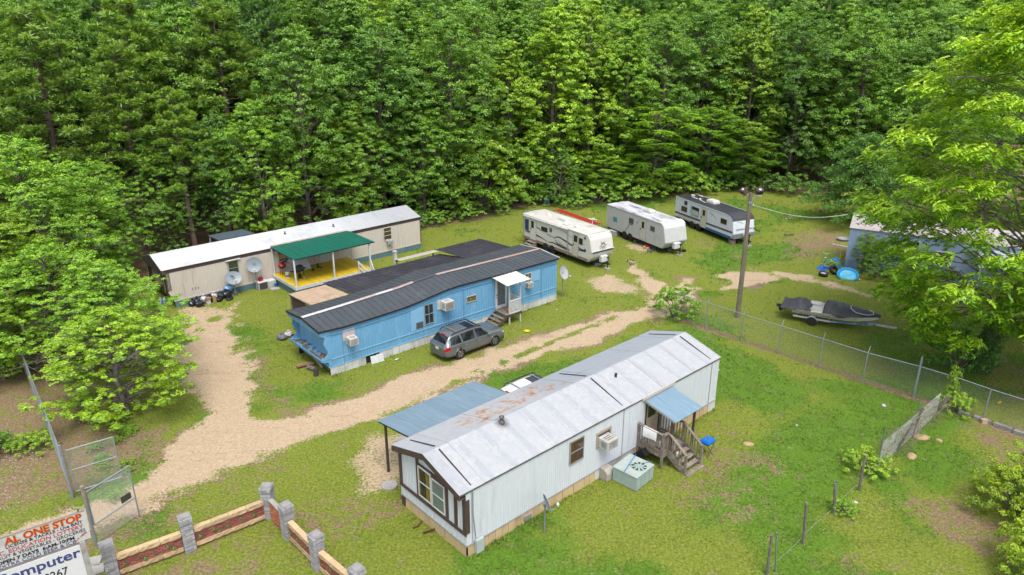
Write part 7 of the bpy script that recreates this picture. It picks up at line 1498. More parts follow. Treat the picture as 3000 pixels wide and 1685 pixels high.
# ------------------------------------------------------------------ satellite dishes
def dish(label, loc, r, h, dirv, m, squash=.85, lnb=True, tripod=False):
    t = thing('satellite_dish', label, 'satellite dish', loc, 0, 'satellite dishes on poles'); d = Vector(dirv).normalized(); u = Vector((0,0,1)).cross(d).normalized(); v = d.cross(u); C = Vector((0,0,h)); N = 22; mb = MB(); V = []
    for q in (0,.35,.7,1.0):
        for k in range(N): a = 2*math.pi*k/N; V.append(C+u*math.cos(a)*r*q*squash+v*math.sin(a)*r*q+d*(.22*r*q*q))
    mb.add(V, [(i*N+k,i*N+(k+1)%N,i*N+N+(k+1)%N,i*N+N+k) for i in range(3) for k in range(N)]+[tuple(range(N))]); mb.build('reflector', m, t, smooth=True)
    mb = MB(); mb.tube([C+u*math.cos(2*math.pi*k/N)*r*squash+v*math.sin(2*math.pi*k/N)*r+d*.22*r for k in range(N+1)],.012,4); mb.build('rim', GREYP, t)
    mb = MB(); mb.tube([(0,0,-.1),(0,0,h-.12)],.032,8); mb.tube([(0,0,h-.14),C-d*.08],.04,8)
    if tripod:
        for k in range(3): a = k*2.1; mb.tube([(0,0,.35),(.3*math.cos(a),.3*math.sin(a),0)],.016,5)
    mb.build('mast', GALV, t)
    mb = MB(); e = C-v*r*.75+d*r*1.15; mb.tube([C-v*r*.95+d*.18*r, C-v*r*1.05+d*.6*r, e],.020,5); mb.build('feed_arm', GREYP, t)
    mb = MB(); mb.ball(e+v*.05,(.07,.10,.06),8,5); mb.beam(e-u*.09+v*.03, e+u*.09+v*.03,.06,.07); mb.build('receiver_head', DIRTYW, t)
    return t
DG = mat('grey_dish', (.26,.31,.36), .45, .06, 3); DB = mat('slate_dish', (.10,.14,.20), .45, .08)
x, y, _ = L2W(*CF, 4.14, -.40); t = dish('small oval grey dish on a tripod foot before the cream home window', (x,y,0), .50, 1.30, (.55,-.75,.62), DG, 1.15, True, True)
mb = MB(); mb.beam((-.16,-.08,1.52),(.12,-.20,1.52),.012,.07); mb.build('logo_mark', INK, t)
x, y, _ = L2W(*CF, 5.74, -.52); dish('large round grey dish on a tall pole before the cream wall', (x,y,0), .56, 2.02, (.30,-.85,.30), DG, 1.0)
x, y, _ = L2W(*BF, 18.66, .08); t = dish('pale dish on a pole at the far end of the blue home', (x,y,0), .50, 1.86, (.62,-.60,.35), mat('pale_dish',(.44,.46,.50),.45,.06), .85)
dish('slate dish seen edge on standing before the white home', (1.29,23.30,0), .38, 1.36, (.93,.05,.42), DB, .8)

# ------------------------------------------------------------------ yard things
def simple(name, label, cat, loc, rz=0, group=None): return thing(name, label, cat, loc, rz, group)
W_ = lambda u, v, z=0: L2W(*WF, u, v, z); B_ = lambda u, v, z=0: L2W(*BF, u, v, z); C_ = lambda u, v, z=0: L2W(*CF, u, v, z); RW_ = R(42.1)
# packaged cooling unit
CU = mat('pale_green_metal', (.36,.46,.44), .5, .08, 3, c2=(.44,.52,.50), f2=.4, s2=1.2); CUT = mat('rusted_green_top', (.42,.50,.47), .55, .1, 4, c2=(.46,.32,.20), f2=.42, s2=1.6)
t = simple('cooling_unit', 'large pale green cooling unit with round top fan beside the porch', 'air conditioner', W_(8.5,-1.08), RW_+R(5))
mb = MB(); mb.box((-.66,-.62,.02),(.66,.62,.66)); part(mb, 'casing', CU, t); mb = MB(); mb.box((-.68,-.64,.66),(.68,.64,.71)); part(mb, 'top_plate', CUT, t)
mb = MB(); mb.lathe([(.001,0),(.34,0),(.34,.012),(.001,.012)],24,(.10,-.22,.708)); part(mb, 'fan_recess', DARKI, t)
for k in range(9): a = 2*math.pi*k/9; mb = MB(); mb.beam((.10+.08*math.cos(a),-.22+.08*math.sin(a),.726),(.10+.33*math.cos(a+.25),-.22+.33*math.sin(a+.25),.726),.085,.006); part(mb, 'fan_blade', CU, t)
mb = MB(); mb.tube([(.10+.34*math.cos(a),-.22+.34*math.sin(a),.722) for a in np.linspace(0,2*math.pi,25)],.012,4); mb.lathe([(.07,0),(.07,.02)],10,(.10,-.22,.72)); part(mb, 'fan_ring', CU, t)
for x in (-.33,.0,.33): mb = MB(); mb.box((x-.006,-.628,.04),(x+.006,-.620,.64)); part(mb, 'panel_seam', GREYP, t)
for i in range(7): mb = MB(); mb.box((.664,-.5+.14*i,.10),(.672,-.43+.14*i,.60)); part(mb, 'side_louvre', GREYP, t)
t = simple('duct_hood', 'dirty white curved duct between cooling unit and trailer wall', 'duct', W_(7.75,-.22), RW_); mb = MB(); mb.prism([(-.26,y,z) for y, z in [(.2,0),(-.22,0),(-.22,.28)]+[(-.02-.2*math.sin(R(a)),.28+.24*math.cos(R(a))) for a in (70,45,20,0)]+[(.2,.52)]],(.5,0,0)); part(mb, 'hood', mat('dirty_duct',(.46,.42,.36),.7,.2,5), t)
t = simple('blue_pole', 'bright blue pole lying across the cooling unit top', 'pole', W_(8.45,-.95,.725), RW_+R(16)); mb = MB(); mb.tube([(-.72,0,.016),(.85,.1,.016)],.018,6); part(mb, 'pipe', mat('blue_plastic',(.02,.22,.60),.4), t)
t = simple('rake_handle', 'thin dark rod with a blue tip on the cooling unit', 'rod', W_(8.75,-1.15,.718), RW_-R(30)); mb = MB(); mb.tube([(-.5,0,.012),(.45,0,.012)],.010,5); part(mb, 'rod', DWOOD, t); mb = MB(); mb.tube([(.45,0,.012),(.60,0,.012)],.014,5); part(mb, 'tip', mat('blue_plastic',(.02,.22,.60),.4), t)
t = simple('plastic_tub', 'black plastic tub tipped on its side under the porch rail', 'tub', W_(9.85,-.62,.05), RW_); mb = MB(); A0 = [(-.24,-.32),(.24,-.32),(.24,.32),(-.24,.32)]; V = [(x*.75,y*.8,0) for x,y in A0]+[(x,y,.36) for x,y in A0]+[(x*.94,y*.95,.36) for x,y in A0]+[(x*.7,y*.75,.02) for x,y in A0]
mb.add(V, [(0,3,2,1)]+[(i,(i+1)%4,4+(i+1)%4,4+i) for i in range(4)]+[(4+i,4+(i+1)%4,8+(i+1)%4,8+i) for i in range(4)]+[(8+i,8+(i+1)%4,12+(i+1)%4,12+i) for i in range(4)]+[(12,13,14,15)]); o = part(mb, 'shell', BLACK, t); t.rotation_euler = (R(-50),R(10),RW_); t.location.z = .28
t = simple('towel', 'white towel hung over the porch railing', 'towel', W_(10.06,-.75,1.72), RW_); mb = MB(); V = []
for i in range(7):
    y = -.38+.76*i/6; V += [(-.10+.01*math.sin(i*2),y,-.42+.03*math.sin(i)),(-.09,y,.01),(0,y,.055),(.09,y,.01),(.10,y,-.16)]
mb.add(V, [(i*5+k,i*5+5+k,i*5+6+k,i*5+1+k) for i in range(6) for k in range(4)]); part(mb, 'cloth', WHITE, t, True)
t = simple('bucket', 'red and white bucket on the porch deck of the white home', 'bucket', W_(10.32,-1.10,.765), RW_); mb = MB(); mb.lathe([(.11,0),(.125,.16)],14); part(mb, 'base', mat('red_plastic',(.50,.02,.02),.4), t); mb = MB(); mb.lathe([(.125,.16),(.135,.34),(.12,.345),(.05,.35)],14); part(mb, 'lid', DIRTYW, t)
t = simple('jug', 'white jug with red cap on the porch step', 'jug', W_(10.70,-1.80,.575), RW_); mb = MB(); mb.lathe([(.08,0),(.085,.16),(.03,.24),(.03,.27)],10); part(mb, 'bottle', WHITE, t); mb = MB(); mb.lathe([(.034,.27),(.034,.30)],10); part(mb, 'cap', mat('red_plastic',(.50,.02,.02),.4), t)
t = simple('camp_grill', 'bright blue square camp grill on crossed legs beside the porch', 'grill', (9.05,28.67,0), RW_); BLG = mat('blue_enamel',(.012,.17,.62),.25,.05); mb = MB(); V = []
for z, k in ((.66,.85),(.74,1.0),(.78,1.0),(.86,.86),(.90,.60)): V += [(-.30*k,-.24*k,z),(.30*k,-.24*k,z),(.30*k,.24*k,z),(-.30*k,.24*k,z)]
mb.add(V, [(i*4+k,i*4+(k+1)%4,i*4+4+(k+1)%4,i*4+4+k) for i in range(4) for k in range(4)]+[(16,17,18,19),(3,2,1,0)]); part(mb, 'lid', BLG, t); mb = MB(); mb.lathe([(.06,.90),(.06,.915),(.02,.92)],10); part(mb, 'vent_disc', GREYI, t)
for p, q in (((-.26,-.2,.66),(.22,-.2,0)),((.26,-.2,.66),(-.22,-.2,0)),((-.26,.2,.66),(.22,.2,0)),((.26,.2,.66),(-.22,.2,0))): mb = MB(); mb.tube([p,q],.012,5); part(mb, 'leg', BLACK, t)
mb = MB(); mb.tube([(.28,-.08,.82),(.36,-.08,.84),(.36,.08,.84),(.28,.08,.82)],.012,5); part(mb, 'handle', BLACK, t)
for (x, y, r, lb) in ((-5.34,26.33,.36,'round grey concrete disc under the carport pole'),(-5.3,29.9,.30,'round concrete disc in the dirt under the carport')):
    t = simple('concrete_disc', lb, 'concrete disc', (x,y,0), 0, 'round concrete discs'); mb = MB(); mb.lathe([(r,-.02),(r,.05),(r*.9,.07)],18); part(mb, 'disc', CONC, t)
t = simple('rusty_beam', 'rusty angle iron bar lying in the grass before the white home', 'iron bar', (-3.2,23.35,.03), R(28)); mb = MB(); mb.box((-.35,-.05,0),(.40,.05,.02)); mb.box((-.35,-.05,.02),(.40,-.03,.10)); part(mb, 'bar', mat('rust',(.12,.05,.03),.9,.3), t)
t = simple('rusty_tube', 'short bent rusty pipe in the grass near the iron bar', 'pipe', (-3.75,23.6,.03), 0); mb = MB(); mb.tube([(-.2,-.12,.03),(0,0,.05),(.12,.22,.12)],.03,6); part(mb, 'pipe', mat('rust',(.12,.05,.03),.9,.3), t)
# cream porch contents
t = simple('kettle_grill', 'red kettle barbecue on the yellow porch corner', 'grill', C_(7.72,-.80,.81), R(41)); mb = MB(); mb.lathe([(.05,.52),(.22,.60),(.30,.74)],16); part(mb, 'bowl', BLACK, t, True); mb = MB(); mb.lathe([(.31,.74),(.30,.80),(.20,.92),(.05,.97)],16); part(mb, 'lid', mat('red_enamel',(.42,.015,.02),.25), t, True)
for k in range(3): a = 2.1*k; mb = MB(); mb.tube([(.1*math.cos(a),.1*math.sin(a),.58),(.26*math.cos(a),.26*math.sin(a),0)],.014,5); part(mb, 'leg', BLACK, t)
t = simple('paint_bucket', 'white paint bucket with blue and yellow label on yellow porch', 'bucket', C_(7.75,-1.55,.81), R(41)); mb = MB(); mb.lathe([(.15,0),(.16,.12)],14); part(mb, 'base', WHITE, t); mb = MB(); mb.lathe([(.161,.10),(.163,.22)],14); part(mb, 'label', mat('label_blue',(.04,.09,.40),.5), t); mb = MB(); mb.lathe([(.163,.22),(.17,.40),(.16,.41)],14); part(mb, 'rim', mat('label_cream',(.66,.62,.42),.5), t)
t = simple('gas_grill', 'black gas grill with grey cover behind the front porch post', 'grill', C_(8.25,-2.45,.81), R(41+20)); mb = MB(); mb.box((-.32,-.24,.62),(.32,.24,.80)); part(mb, 'firebox', BLACK, t); mb = MB(); V = [(-.36,-.28,.80),(.36,-.28,.80),(.36,.28,.80),(-.36,.28,.80),(-.34,-.10,1.02),(.34,-.10,1.02),(.34,.16,1.04),(-.34,.16,1.04)]; mb.add(V, [(4,5,6,7),(0,1,5,4),(1,2,6,5),(2,3,7,6),(3,0,4,7)]); part(mb, 'hood', mat('grill_hood',(.06,.075,.085),.4,.2), t)
for x, y in ((-.28,-.2),(.28,-.2),(.28,.2),(-.28,.2)): mb = MB(); mb.beam((x,y,0),(x,y,.62),.03,.03); part(mb, 'leg', BLACK, t)
mb = MB(); mb.box((.33,-.22,.72),(.62,.22,.75)); mb.box((-.62,-.22,.72),(-.33,.22,.75)); part(mb, 'side_shelf', BLACK, t); mb = MB(); mb.lathe([(.07,0),(.07,.03)],10,(.28,-.24,.07),0,(0,1,0)); part(mb, 'wheel', WHITE, t); mb = MB(); mb.ball((0,-.05,.25),(.15,.15,.2),8,6); part(mb, 'gas_bottle', BLACK, t)
t = simple('picnic_plate', 'white bowl on the gas grill hood', 'bowl', C_(8.2,-2.35,1.85), 0); mb = MB(); mb.lathe([(.05,0),(.14,.06),(.13,.065)],12); part(mb, 'bowl', WHITE, t)
t = simple('leaning_door', 'white panelled door leaning on the cream wall in the porch', 'door panel', C_(9.30,-.42,.81), R(41.6)); mb = MB(); mb.add([(-.85,-.35,0),(.75,-.35,0),(.75,.30,.82),(-.85,.30,.82),(-.85,-.38,.02),(.75,-.38,.02),(.75,.27,.84),(-.85,.27,.84)],[(0,1,2,3),(7,6,5,4),(0,4,5,1),(1,5,6,2),(2,6,7,3),(3,7,4,0)]); o = part(mb, 'panel', WHITE, t)
for x in (-.55,-.05,.42): mb = MB(); mb.beam((x,-.20,.22),(x+.28,-.20,.22),.01,.01); part(mb, 'moulding', GREYP, t)
t = simple('storage_box', 'pale cardboard box behind the kettle barbecue', 'box', C_(8.25,-.45,.81), R(41)); mb = MB(); mb.box((-.25,-.2,0),(.25,.2,.75)); part(mb, 'carton', mat('lilac_box',(.56,.52,.56),.8,.1), t)
for (u,v,dx,nm,lb,c) in ((10.50,-1.02,0,'boot','black rubber boot standing by the cream home door',(.03,.03,.035)),(10.68,-1.25,.8,'boot','black rubber boot fallen over by the door',(.03,.03,.035)),(9.85,-1.42,.3,'shoe','dark shoe left on the yellow porch boards',(.03,.025,.04)),(10.02,-1.22,.3,'shoe','dark shoe beside the leaning door',(.04,.03,.05))):
    t = simple(nm, lb, nm, C_(u,v,.81), R(41)+dx); mb = MB()
    if nm == 'boot' and dx == 0: mb.tube([(0,0,.02),(0,0,.36)],[.07,.075],8); mb.ball((.08,0,.05),(.13,.05,.05),8,5)
    else: mb.ball((0,0,.05),(.15,.055,.05),8,5); mb.ball((-.07,0,.08),(.07,.05,.05),8,5)
    part(mb, 'upper', mat('dark_rubber_%d'%int(u*10),c,.6), t, True)
t = simple('wheel_ornament', 'white spoked wheel ornament against the porch corner window', 'ornament', C_(8.2,-.12,.9), R(41)); mb = MB(); mb.tube([(.42*math.cos(a),-.02,.42+.42*math.sin(a)) for a in np.linspace(0,2*math.pi,19)],.022,5); part(mb, 'rim', WHITE, t)
for k in range(8): a = k*math.pi/4; mb = MB(); mb.tube([(0,-.02,.42),(.42*math.cos(a),-.02,.42+.42*math.sin(a))],.014,4); part(mb, 'spoke', WHITE, t)
t = simple('side_cabinet', 'white box cabinet with dark front under the cream wall', 'cabinet', C_(6.15,-.45), R(41.6)); mb = MB(); mb.box((-.35,-.3,0),(.35,.3,.60)); part(mb, 'carcass', DIRTYW, t); mb = MB(); mb.box((-.31,-.306,.04),(.31,-.30,.54)); part(mb, 'front', mat('dark_front',(.07,.06,.07),.6), t); mb = MB(); mb.box((-.40,-.35,.60),(.40,.32,.63)); part(mb, 'top', WHITE, t)
t = simple('gas_can', 'red fuel can standing on the white cabinet', 'fuel can', C_(6.12,-.40,.63), R(60)); mb = MB(); mb.box((-.15,-.10,0),(.15,.10,.26)); mb.ball((0,0,.26),(.14,.09,.05),8,4); part(mb, 'can', mat('red_plastic',(.50,.02,.02),.4), t); mb = MB(); mb.tube([(.08,0,.27),(.16,0,.42)],.022,6); mb.tube([(-.12,0,.28),(-.05,0,.36),(.05,0,.30)],.015,5); part(mb, 'spout', BLACK, t)
t = simple('white_cooler', 'stained white chest beside the cabinet under the cream wall', 'chest', C_(6.82,-.42), R(41.6)); mb = MB(); mb.box((-.33,-.27,0),(.33,.27,.48)); part(mb, 'chest', DIRTYW, t); mb = MB(); mb.box((-.34,-.28,.48),(.34,.28,.54)); part(mb, 'lid', WHITE, t)
t = simple('water_jug', 'blue bucket tucked beside the yellow porch edge', 'bucket', C_(7.10,-.62), 0); mb = MB(); mb.lathe([(.13,0),(.16,.30),(.15,.31)],12); part(mb, 'bucket', mat('blue_plastic',(.02,.22,.60),.4), t); mb = MB(); mb.tube([(-.15,0,.3),(0,0,.44),(.15,0,.3)],.008,4); part(mb, 'handle', ALU, t)
t = simple('flat_stone', 'pale flat stone in the grass before the yellow porch', 'stone', (-17.75,50.5,0), .3); mb = MB(); mb.ball((0,0,.03),(.42,.26,.10),10,5,0,.12,random.Random(2)); part(mb, 'stone', CONC, t, True)
# rubbish bags by the cream home
BAG = mat('black_bag', (.018,.019,.024), .28, .3, 5, bump=.4); rg = random.Random(71)
def bag(label, x, y, r, h, m=BAG, group='rubbish bags by the cream home'):
    t = thing('rubbish_bag', label, 'rubbish bag', (x,y,0), rg.uniform(0,6), group); mb = MB(); mb.ball((0,0,h*.42),(r,r*.85,h*.46),12,8,0,.14,rg); part(mb, 'sack', m, t); mb = MB(); mb.lathe([(.05,h*.80),(.025,h*.90),(.10,h*1.06)],7); part(mb, 'tied_neck', m, t); return t
WBAG = mat('white_bag', (.55,.55,.56), .4, .15, 5)
for u, v, r, h, m, lb in ((1.05,-.42,.32,.50,BAG,'black bag at the gable end of the rubbish pile'),(1.40,-.40,.30,.55,BAG,'black bag against the wall beside the white sack'),(1.42,-.86,.34,.48,BAG,'black bag slumped in front of the rubbish pile'),(1.85,-.42,.27,.58,WBAG,'white sack standing in the rubbish pile'),(2.3,-.45,.30,.52,BAG,'black bag behind the upright carton'),(2.62,-.40,.28,.60,WBAG,'open white sack near the middle of the pile'),(3.05,-.48,.34,.55,BAG,'large black bag right of the open sack'),(3.5,-.42,.36,.60,BAG,'biggest black bag below the blue sheet'),(3.45,-.98,.30,.22,BAG,'flattened black bag lying in front of the pile'),(2.75,-.80,.28,.40,BAG,'small black bag in the middle front')):
    x, y, _ = C_(u, v); bag(lb, x, y, r, h, m)
t = simple('carton', 'tall brown and white carton standing before the rubbish bags', 'carton', C_(1.98,-.92), R(50)); mb = MB(); mb.box((-.13,-.11,0),(.13,.11,.30)); part(mb, 'lower', DIRTYW, t); mb = MB(); mb.box((-.14,-.12,.30),(.14,.12,.52)); part(mb, 'flap', mat('cardboard',(.40,.23,.12),.8), t)
t = simple('carton', 'narrow tan carton leaning in the rubbish pile', 'carton', C_(2.45,-.88), R(70)); mb = MB(); mb.box((-.09,-.08,0),(.09,.08,.5)); part(mb, 'box', mat('cardboard_tan',(.46,.33,.16),.8), t)
t = simple('blue_sheet', 'crumpled blue plastic sheet on top of the rubbish pile', 'plastic sheet', C_(3.75,-.28), R(41)); mb = MB(); mb.ball((0,0,.62),(.34,.22,.22),9,6,0,.25,random.Random(3)); part(mb, 'sheet', mat('blue_sheet',(.16,.30,.55),.4,.2), t)
for k, (x, y) in enumerate(((-24.95,47.50),(-24.68,47.55))):
    t = simple('water_bottle', ['outer','inner'][k]+' large blue water bottle standing behind the brown gable', 'water bottle', (x,y,0), 0, 'water bottles'); mb = MB(); mb.lathe([(.13,0),(.135,.30),(.13,.33),(.05,.42),(.05,.47)],12); part(mb, 'bottle', mat('clear_blue',(.30,.42,.55),.15), t); mb = MB(); mb.lathe([(.052,.47),(.052,.50)],10); part(mb, 'cap', WHITE, t)
def tyre(label, x, y, r, w, tilt, rz, rim, z):
    t = thing('old_tyre', label, 'tyre', (x,y,z), rz, 'discarded tyres'); mb = MB(); mb.lathe([(r*.58,-w*.40),(r*.75,-w/2),(r*.95,-w*.45),(r,-w*.2),(r,w*.2),(r*.95,w*.45),(r*.75,w/2),(r*.58,w*.40),(r*.55,0)],22); mb.f = mb.f[:-2]; o = part(mb, 'tread', RUBBER, t, True); t.rotation_euler = (R(tilt),0,rz)
    if rim: m2 = MB(); m2.lathe([(r*.58,w*.30),(r*.5,w*.12),(r*.2,w*.16),(.01,w*.18)],16); part(m2, 'rim', mat('pinkish_rim',(.50,.45,.46),.5,.15), t)
tyre('tyre with a white rim lying flat by the blue pool', 24.52, 53.45, .36, .26, 6, .2, True, .14); tyre('bare tyre leaning beside the blue pool', 25.55, 53.95, .40, .26, 48, .5, False, .30); tyre('tyre with shiny hub lying behind the brown gable', -27.4, 50.75, .33, .2, 8, 0, True, .11)
t = simple('paddling_pool', 'round bright blue paddling pool tipped on the grass', 'paddling pool', (26.25,53.05,.08), 0); PB_ = mat('pool_blue',(.02,.33,.68),.3,.05); mb = MB(); mb.lathe([(.60,.0),(.74,.22),(.80,.24),(.76,.20),(.64,.03),(.001,.03)],28); mb.f = mb.f[:-2]; part(mb, 'basin', PB_, t, True); mb = MB(); mb.lathe([(.001,.036),(.57,.036),(.60,.05)],24,(.03,.05,.02)); mb.f = mb.f[:1]+mb.f[1:-2]; part(mb, 'pool_floor', mat('pool_pale',(.12,.52,.74),.25,.25,2), t, True); t.rotation_euler = (R(24),R(-6),R(-12))
def bicycle():
    t = thing('bicycle', 'small blue bicycle with white handlebars standing behind the tyres', 'bicycle', (25.7,56.1,0), R(62)); BLU = mat('bike_blue',(.06,.32,.62),.3); WH = WHITE
    for x in (-.42,.42):
        mb = MB(); mb.tube([(x+.24*math.cos(a),0,.26+.24*math.sin(a)) for a in np.linspace(0,2*math.pi,21)],.024,6); o = part(mb, 'wheel', RUBBER, t)
        mb = MB(); mb.tube([(x+.205*math.cos(a),0,.26+.205*math.sin(a)) for a in np.linspace(0,2*math.pi,21)],.012,4)
        for k in range(8): a = k*math.pi/4; mb.tube([(x,0,.26),(x+.2*math.cos(a),0,.26+.2*math.sin(a))],.004,3)
        part(mb, 'rim', WH, o)
    mb = MB()
    for p, q in (((-.42,0,.26),(-.05,0,.28)),((-.42,0,.26),(-.15,0,.62)),((-.05,0,.28),(-.15,0,.62)),((-.15,0,.58),(.30,0,.62)),((-.05,0,.28),(.30,0,.56)),((.42,0,.26),(.28,0,.70))): mb.tube([p,q],.028,6)
    part(mb, 'frame', BLU, t); mb = MB(); mb.tube([(.28,0,.70),(.24,0,.88)],.02,6); mb.tube([(.10,-.30,1.02),(.22,-.16,.96),(.25,0,.86),(.22,.16,.96),(.10,.30,1.02)],.02,6); part(mb, 'handlebar', WH, t); mb = MB(); mb.ball((-.18,0,.68),(.14,.07,.04),8,5); part(mb, 'saddle', WH, t); mb = MB(); mb.beam((-.06,-.14,.2),(-.06,.14,.36),.05,.03); part(mb, 'pedal', BLACK, t)
bicycle()
TARP = mat('blue_tarp',(.015,.12,.55),.45,.15,4)
def tarp(label, x, y, sx, sy, h, seed, rz, m=TARP, name='tarpaulin', cat='tarp'):
    rs = random.Random(seed); t = thing(name, label, cat, (x,y,0), rz); mb = MB(); n = 9; V = []
    for i in range(n):
        for j in range(n): p, q = i/(n-1)*2-1, j/(n-1)*2-1; e = 1+rs.uniform(-.15,.15)*(abs(p) > .9 or abs(q) > .9); V.append((p*sx*e,q*sy*e,max(.01,h*(1-max(abs(p),abs(q))**1.5)*(.6+.6*rs.random())+.01)))
    mb.add(V, [(i*n+j,i*n+n+j,i*n+n+j+1,i*n+j+1) for i in range(n-1) for j in range(n-1)]); part(mb, 'sheet', m, t); return t
tarp('deep blue tarp heap at the foot of the bicycle', 25.2, 55.1, .48, .38, .38, 1, .4); tarp('longer blue tarp draped beside the weed clump', 26.45, 56.0, .62, .45, .75, 2, -.5, mat('blue_tarp_bright',(.03,.22,.62),.4,.15,4)); tarp('maroon cloth crumpled by the light blue home corner', 27.0, 54.9, .3, .2, .2, 3, 0, mat('maroon_cloth',(.12,.03,.05),.8))
t = simple('wheelbarrow_frame', 'yellow bent tube frame by the light blue home corner', 'frame', (27.0,56.2,0), .4); mb = MB(); mb.tube([(-.4,-.3,.02),(-.1,0,.5),(.2,.25,1.0),(.45,.3,.9),(.5,.2,.6)],.022,5); part(mb, 'tube', mat('yellow_tube',(.52,.40,.10),.5), t)
t = simple('metal_basin', 'grey metal basin on the bare ground behind the light blue home', 'basin', (30.2,63.0,0), .2); mb = MB(); mb.lathe([(.45,0),(.55,.2),(.52,.2),(.42,.04),(.01,.04)],16); mb.f = mb.f[:-1]; part(mb, 'basin', GREYP, t)
t = simple('white_pipe', 'white pipe lying on the lawn behind the light blue home', 'pipe', (29.3,61.2,.03), R(-40)); mb = MB(); mb.tube([(-.8,0,.02),(.7,0,.02)],.03,6); part(mb, 'pipe', WHITE, t)
t = simple('charcoal_grill', 'black kettle grill on pale legs under the shade tree', 'grill', (30.65,48.9,0), 0); mb = MB(); mb.lathe([(.05,.62),(.25,.70),(.32,.84),(.28,.98),(.08,1.06)],16); part(mb, 'bowl', BLACK, t, True)
for k in range(4): a = .78+1.57*k; mb = MB(); mb.tube([(.15*math.cos(a),.15*math.sin(a),.68),(.38*math.cos(a),.38*math.sin(a),0)],.016,5); part(mb, 'leg', WHITE, t)
mb = MB(); mb.box((-.3,-.3,.18),(.3,.3,.20)); part(mb, 'shelf', DWOOD, t)
t = simple('cooler_box', 'blue cool box with red bag under the shade tree', 'cool box', (32.2,47.6,0), .3); mb = MB(); mb.box((-.25,-.18,0),(.25,.18,.32)); part(mb, 'box', mat('cool_blue',(.03,.10,.40),.4), t); mb = MB(); mb.box((-.26,-.19,.32),(.26,.19,.37)); part(mb, 'lid', WHITE, t)
# round the campers
t = simple('toy_car', 'red toy ride-on by the middle camper wheels', 'toy', (11.2,62.7,0), .5); mb = MB(); mb.box((-.30,-.18,.1),(.30,.18,.32)); mb.ball((.05,0,.34),(.2,.16,.12),8,5); part(mb, 'shell', mat('toy_red',(.62,.02,.015),.3), t)
for x,y in ((-.2,-.2),(.2,-.2),(-.2,.2),(.2,.2)): mb = MB(); mb.lathe([(.1,-.04),(.1,.04)],10,(x,y,.1),0,(0,1,0)); part(mb, 'wheel', mat('toy_teal',(.10,.30,.34),.4), t)
t = simple('toy_bucket', 'red and white toy tub with yellow ball by the middle camper', 'toy', (11.95,60.65,0), 0); mb = MB(); mb.lathe([(.18,0),(.20,.14)],12); part(mb, 'base', WHITE, t); mb = MB(); mb.lathe([(.20,.14),(.22,.26),(.15,.28)],12); part(mb, 'top', mat('toy_red',(.62,.02,.015),.3), t); mb = MB(); mb.ball((-.28,.05,.1),(.11,.11,.11),8,6); part(mb, 'ball', mat('toy_yellow',(.70,.55,.02),.4), t)
t = simple('flat_board', 'pinkish board on the ground under the middle camper door', 'board', (12.0,62.0,.02), R(-60)); mb = MB(); mb.box((-.5,-.22,0),(.5,.22,.06)); part(mb, 'board', mat('pink_board',(.36,.22,.22),.8), t)
t = simple('dark_pot', 'dark blue pot by the middle camper step', 'pot', (13.0,60.9,0), 0); mb = MB(); mb.lathe([(.16,0),(.22,.22),(.18,.24)],12); part(mb, 'pot', NAVY, t)
t = simple('storage_crate', 'pale blue grey crate between the two paler campers', 'crate', (9.6,64.9,0), R(-50)); mb = MB(); mb.box((-.42,-.28,0),(.42,.28,.36)); part(mb, 'crate', mat('pale_crate',(.45,.50,.55),.6), t); mb = MB(); mb.box((-.44,-.30,.36),(.44,.30,.41)); part(mb, 'lid', WHITE, t)
t = simple('teal_board', 'small teal board leaning under the middle camper tongue', 'board', (13.75,59.85,0), .4); mb = MB(); mb.prism([(-.16,0,0),(.16,0,0),(.16,.18,.42),(-.16,.18,.42)],(0,.03,0)); part(mb, 'board', mat('teal_paint',(.08,.42,.40),.5), t)
t = simple('black_pot', 'black round pot on the grass beyond the middle camper tongue', 'pot', (14.95,59.7,0), 0); mb = MB(); mb.lathe([(.15,0),(.2,.16),(.17,.17)],12); part(mb, 'pot', BLACK, t)
t = simple('blue_tray', 'pale blue tray on the grass below the emblem camper front', 'tray', (7.0,56.2,0), .4); mb = MB(); mb.box((-.24,-.18,0),(.24,.18,.14)); part(mb, 'tray', mat('pale_blue_tray',(.30,.42,.58),.5), t)
t = simple('junk_machine', 'blue and white scrap machine dumped at the wood edge', 'scrap', (3.9,76.6,0), .3); mb = MB(); mb.box((-.5,-.3,.1),(.1,.3,.9)); part(mb, 'blue_case', mat('scrap_blue',(.05,.13,.40),.5), t); mb = MB(); mb.tube([(.1,0,.2),(.2,0,.9),(.9,.1,1.1),(1.0,.1,.8)],.06,6); part(mb, 'white_arm', WHITE, t)
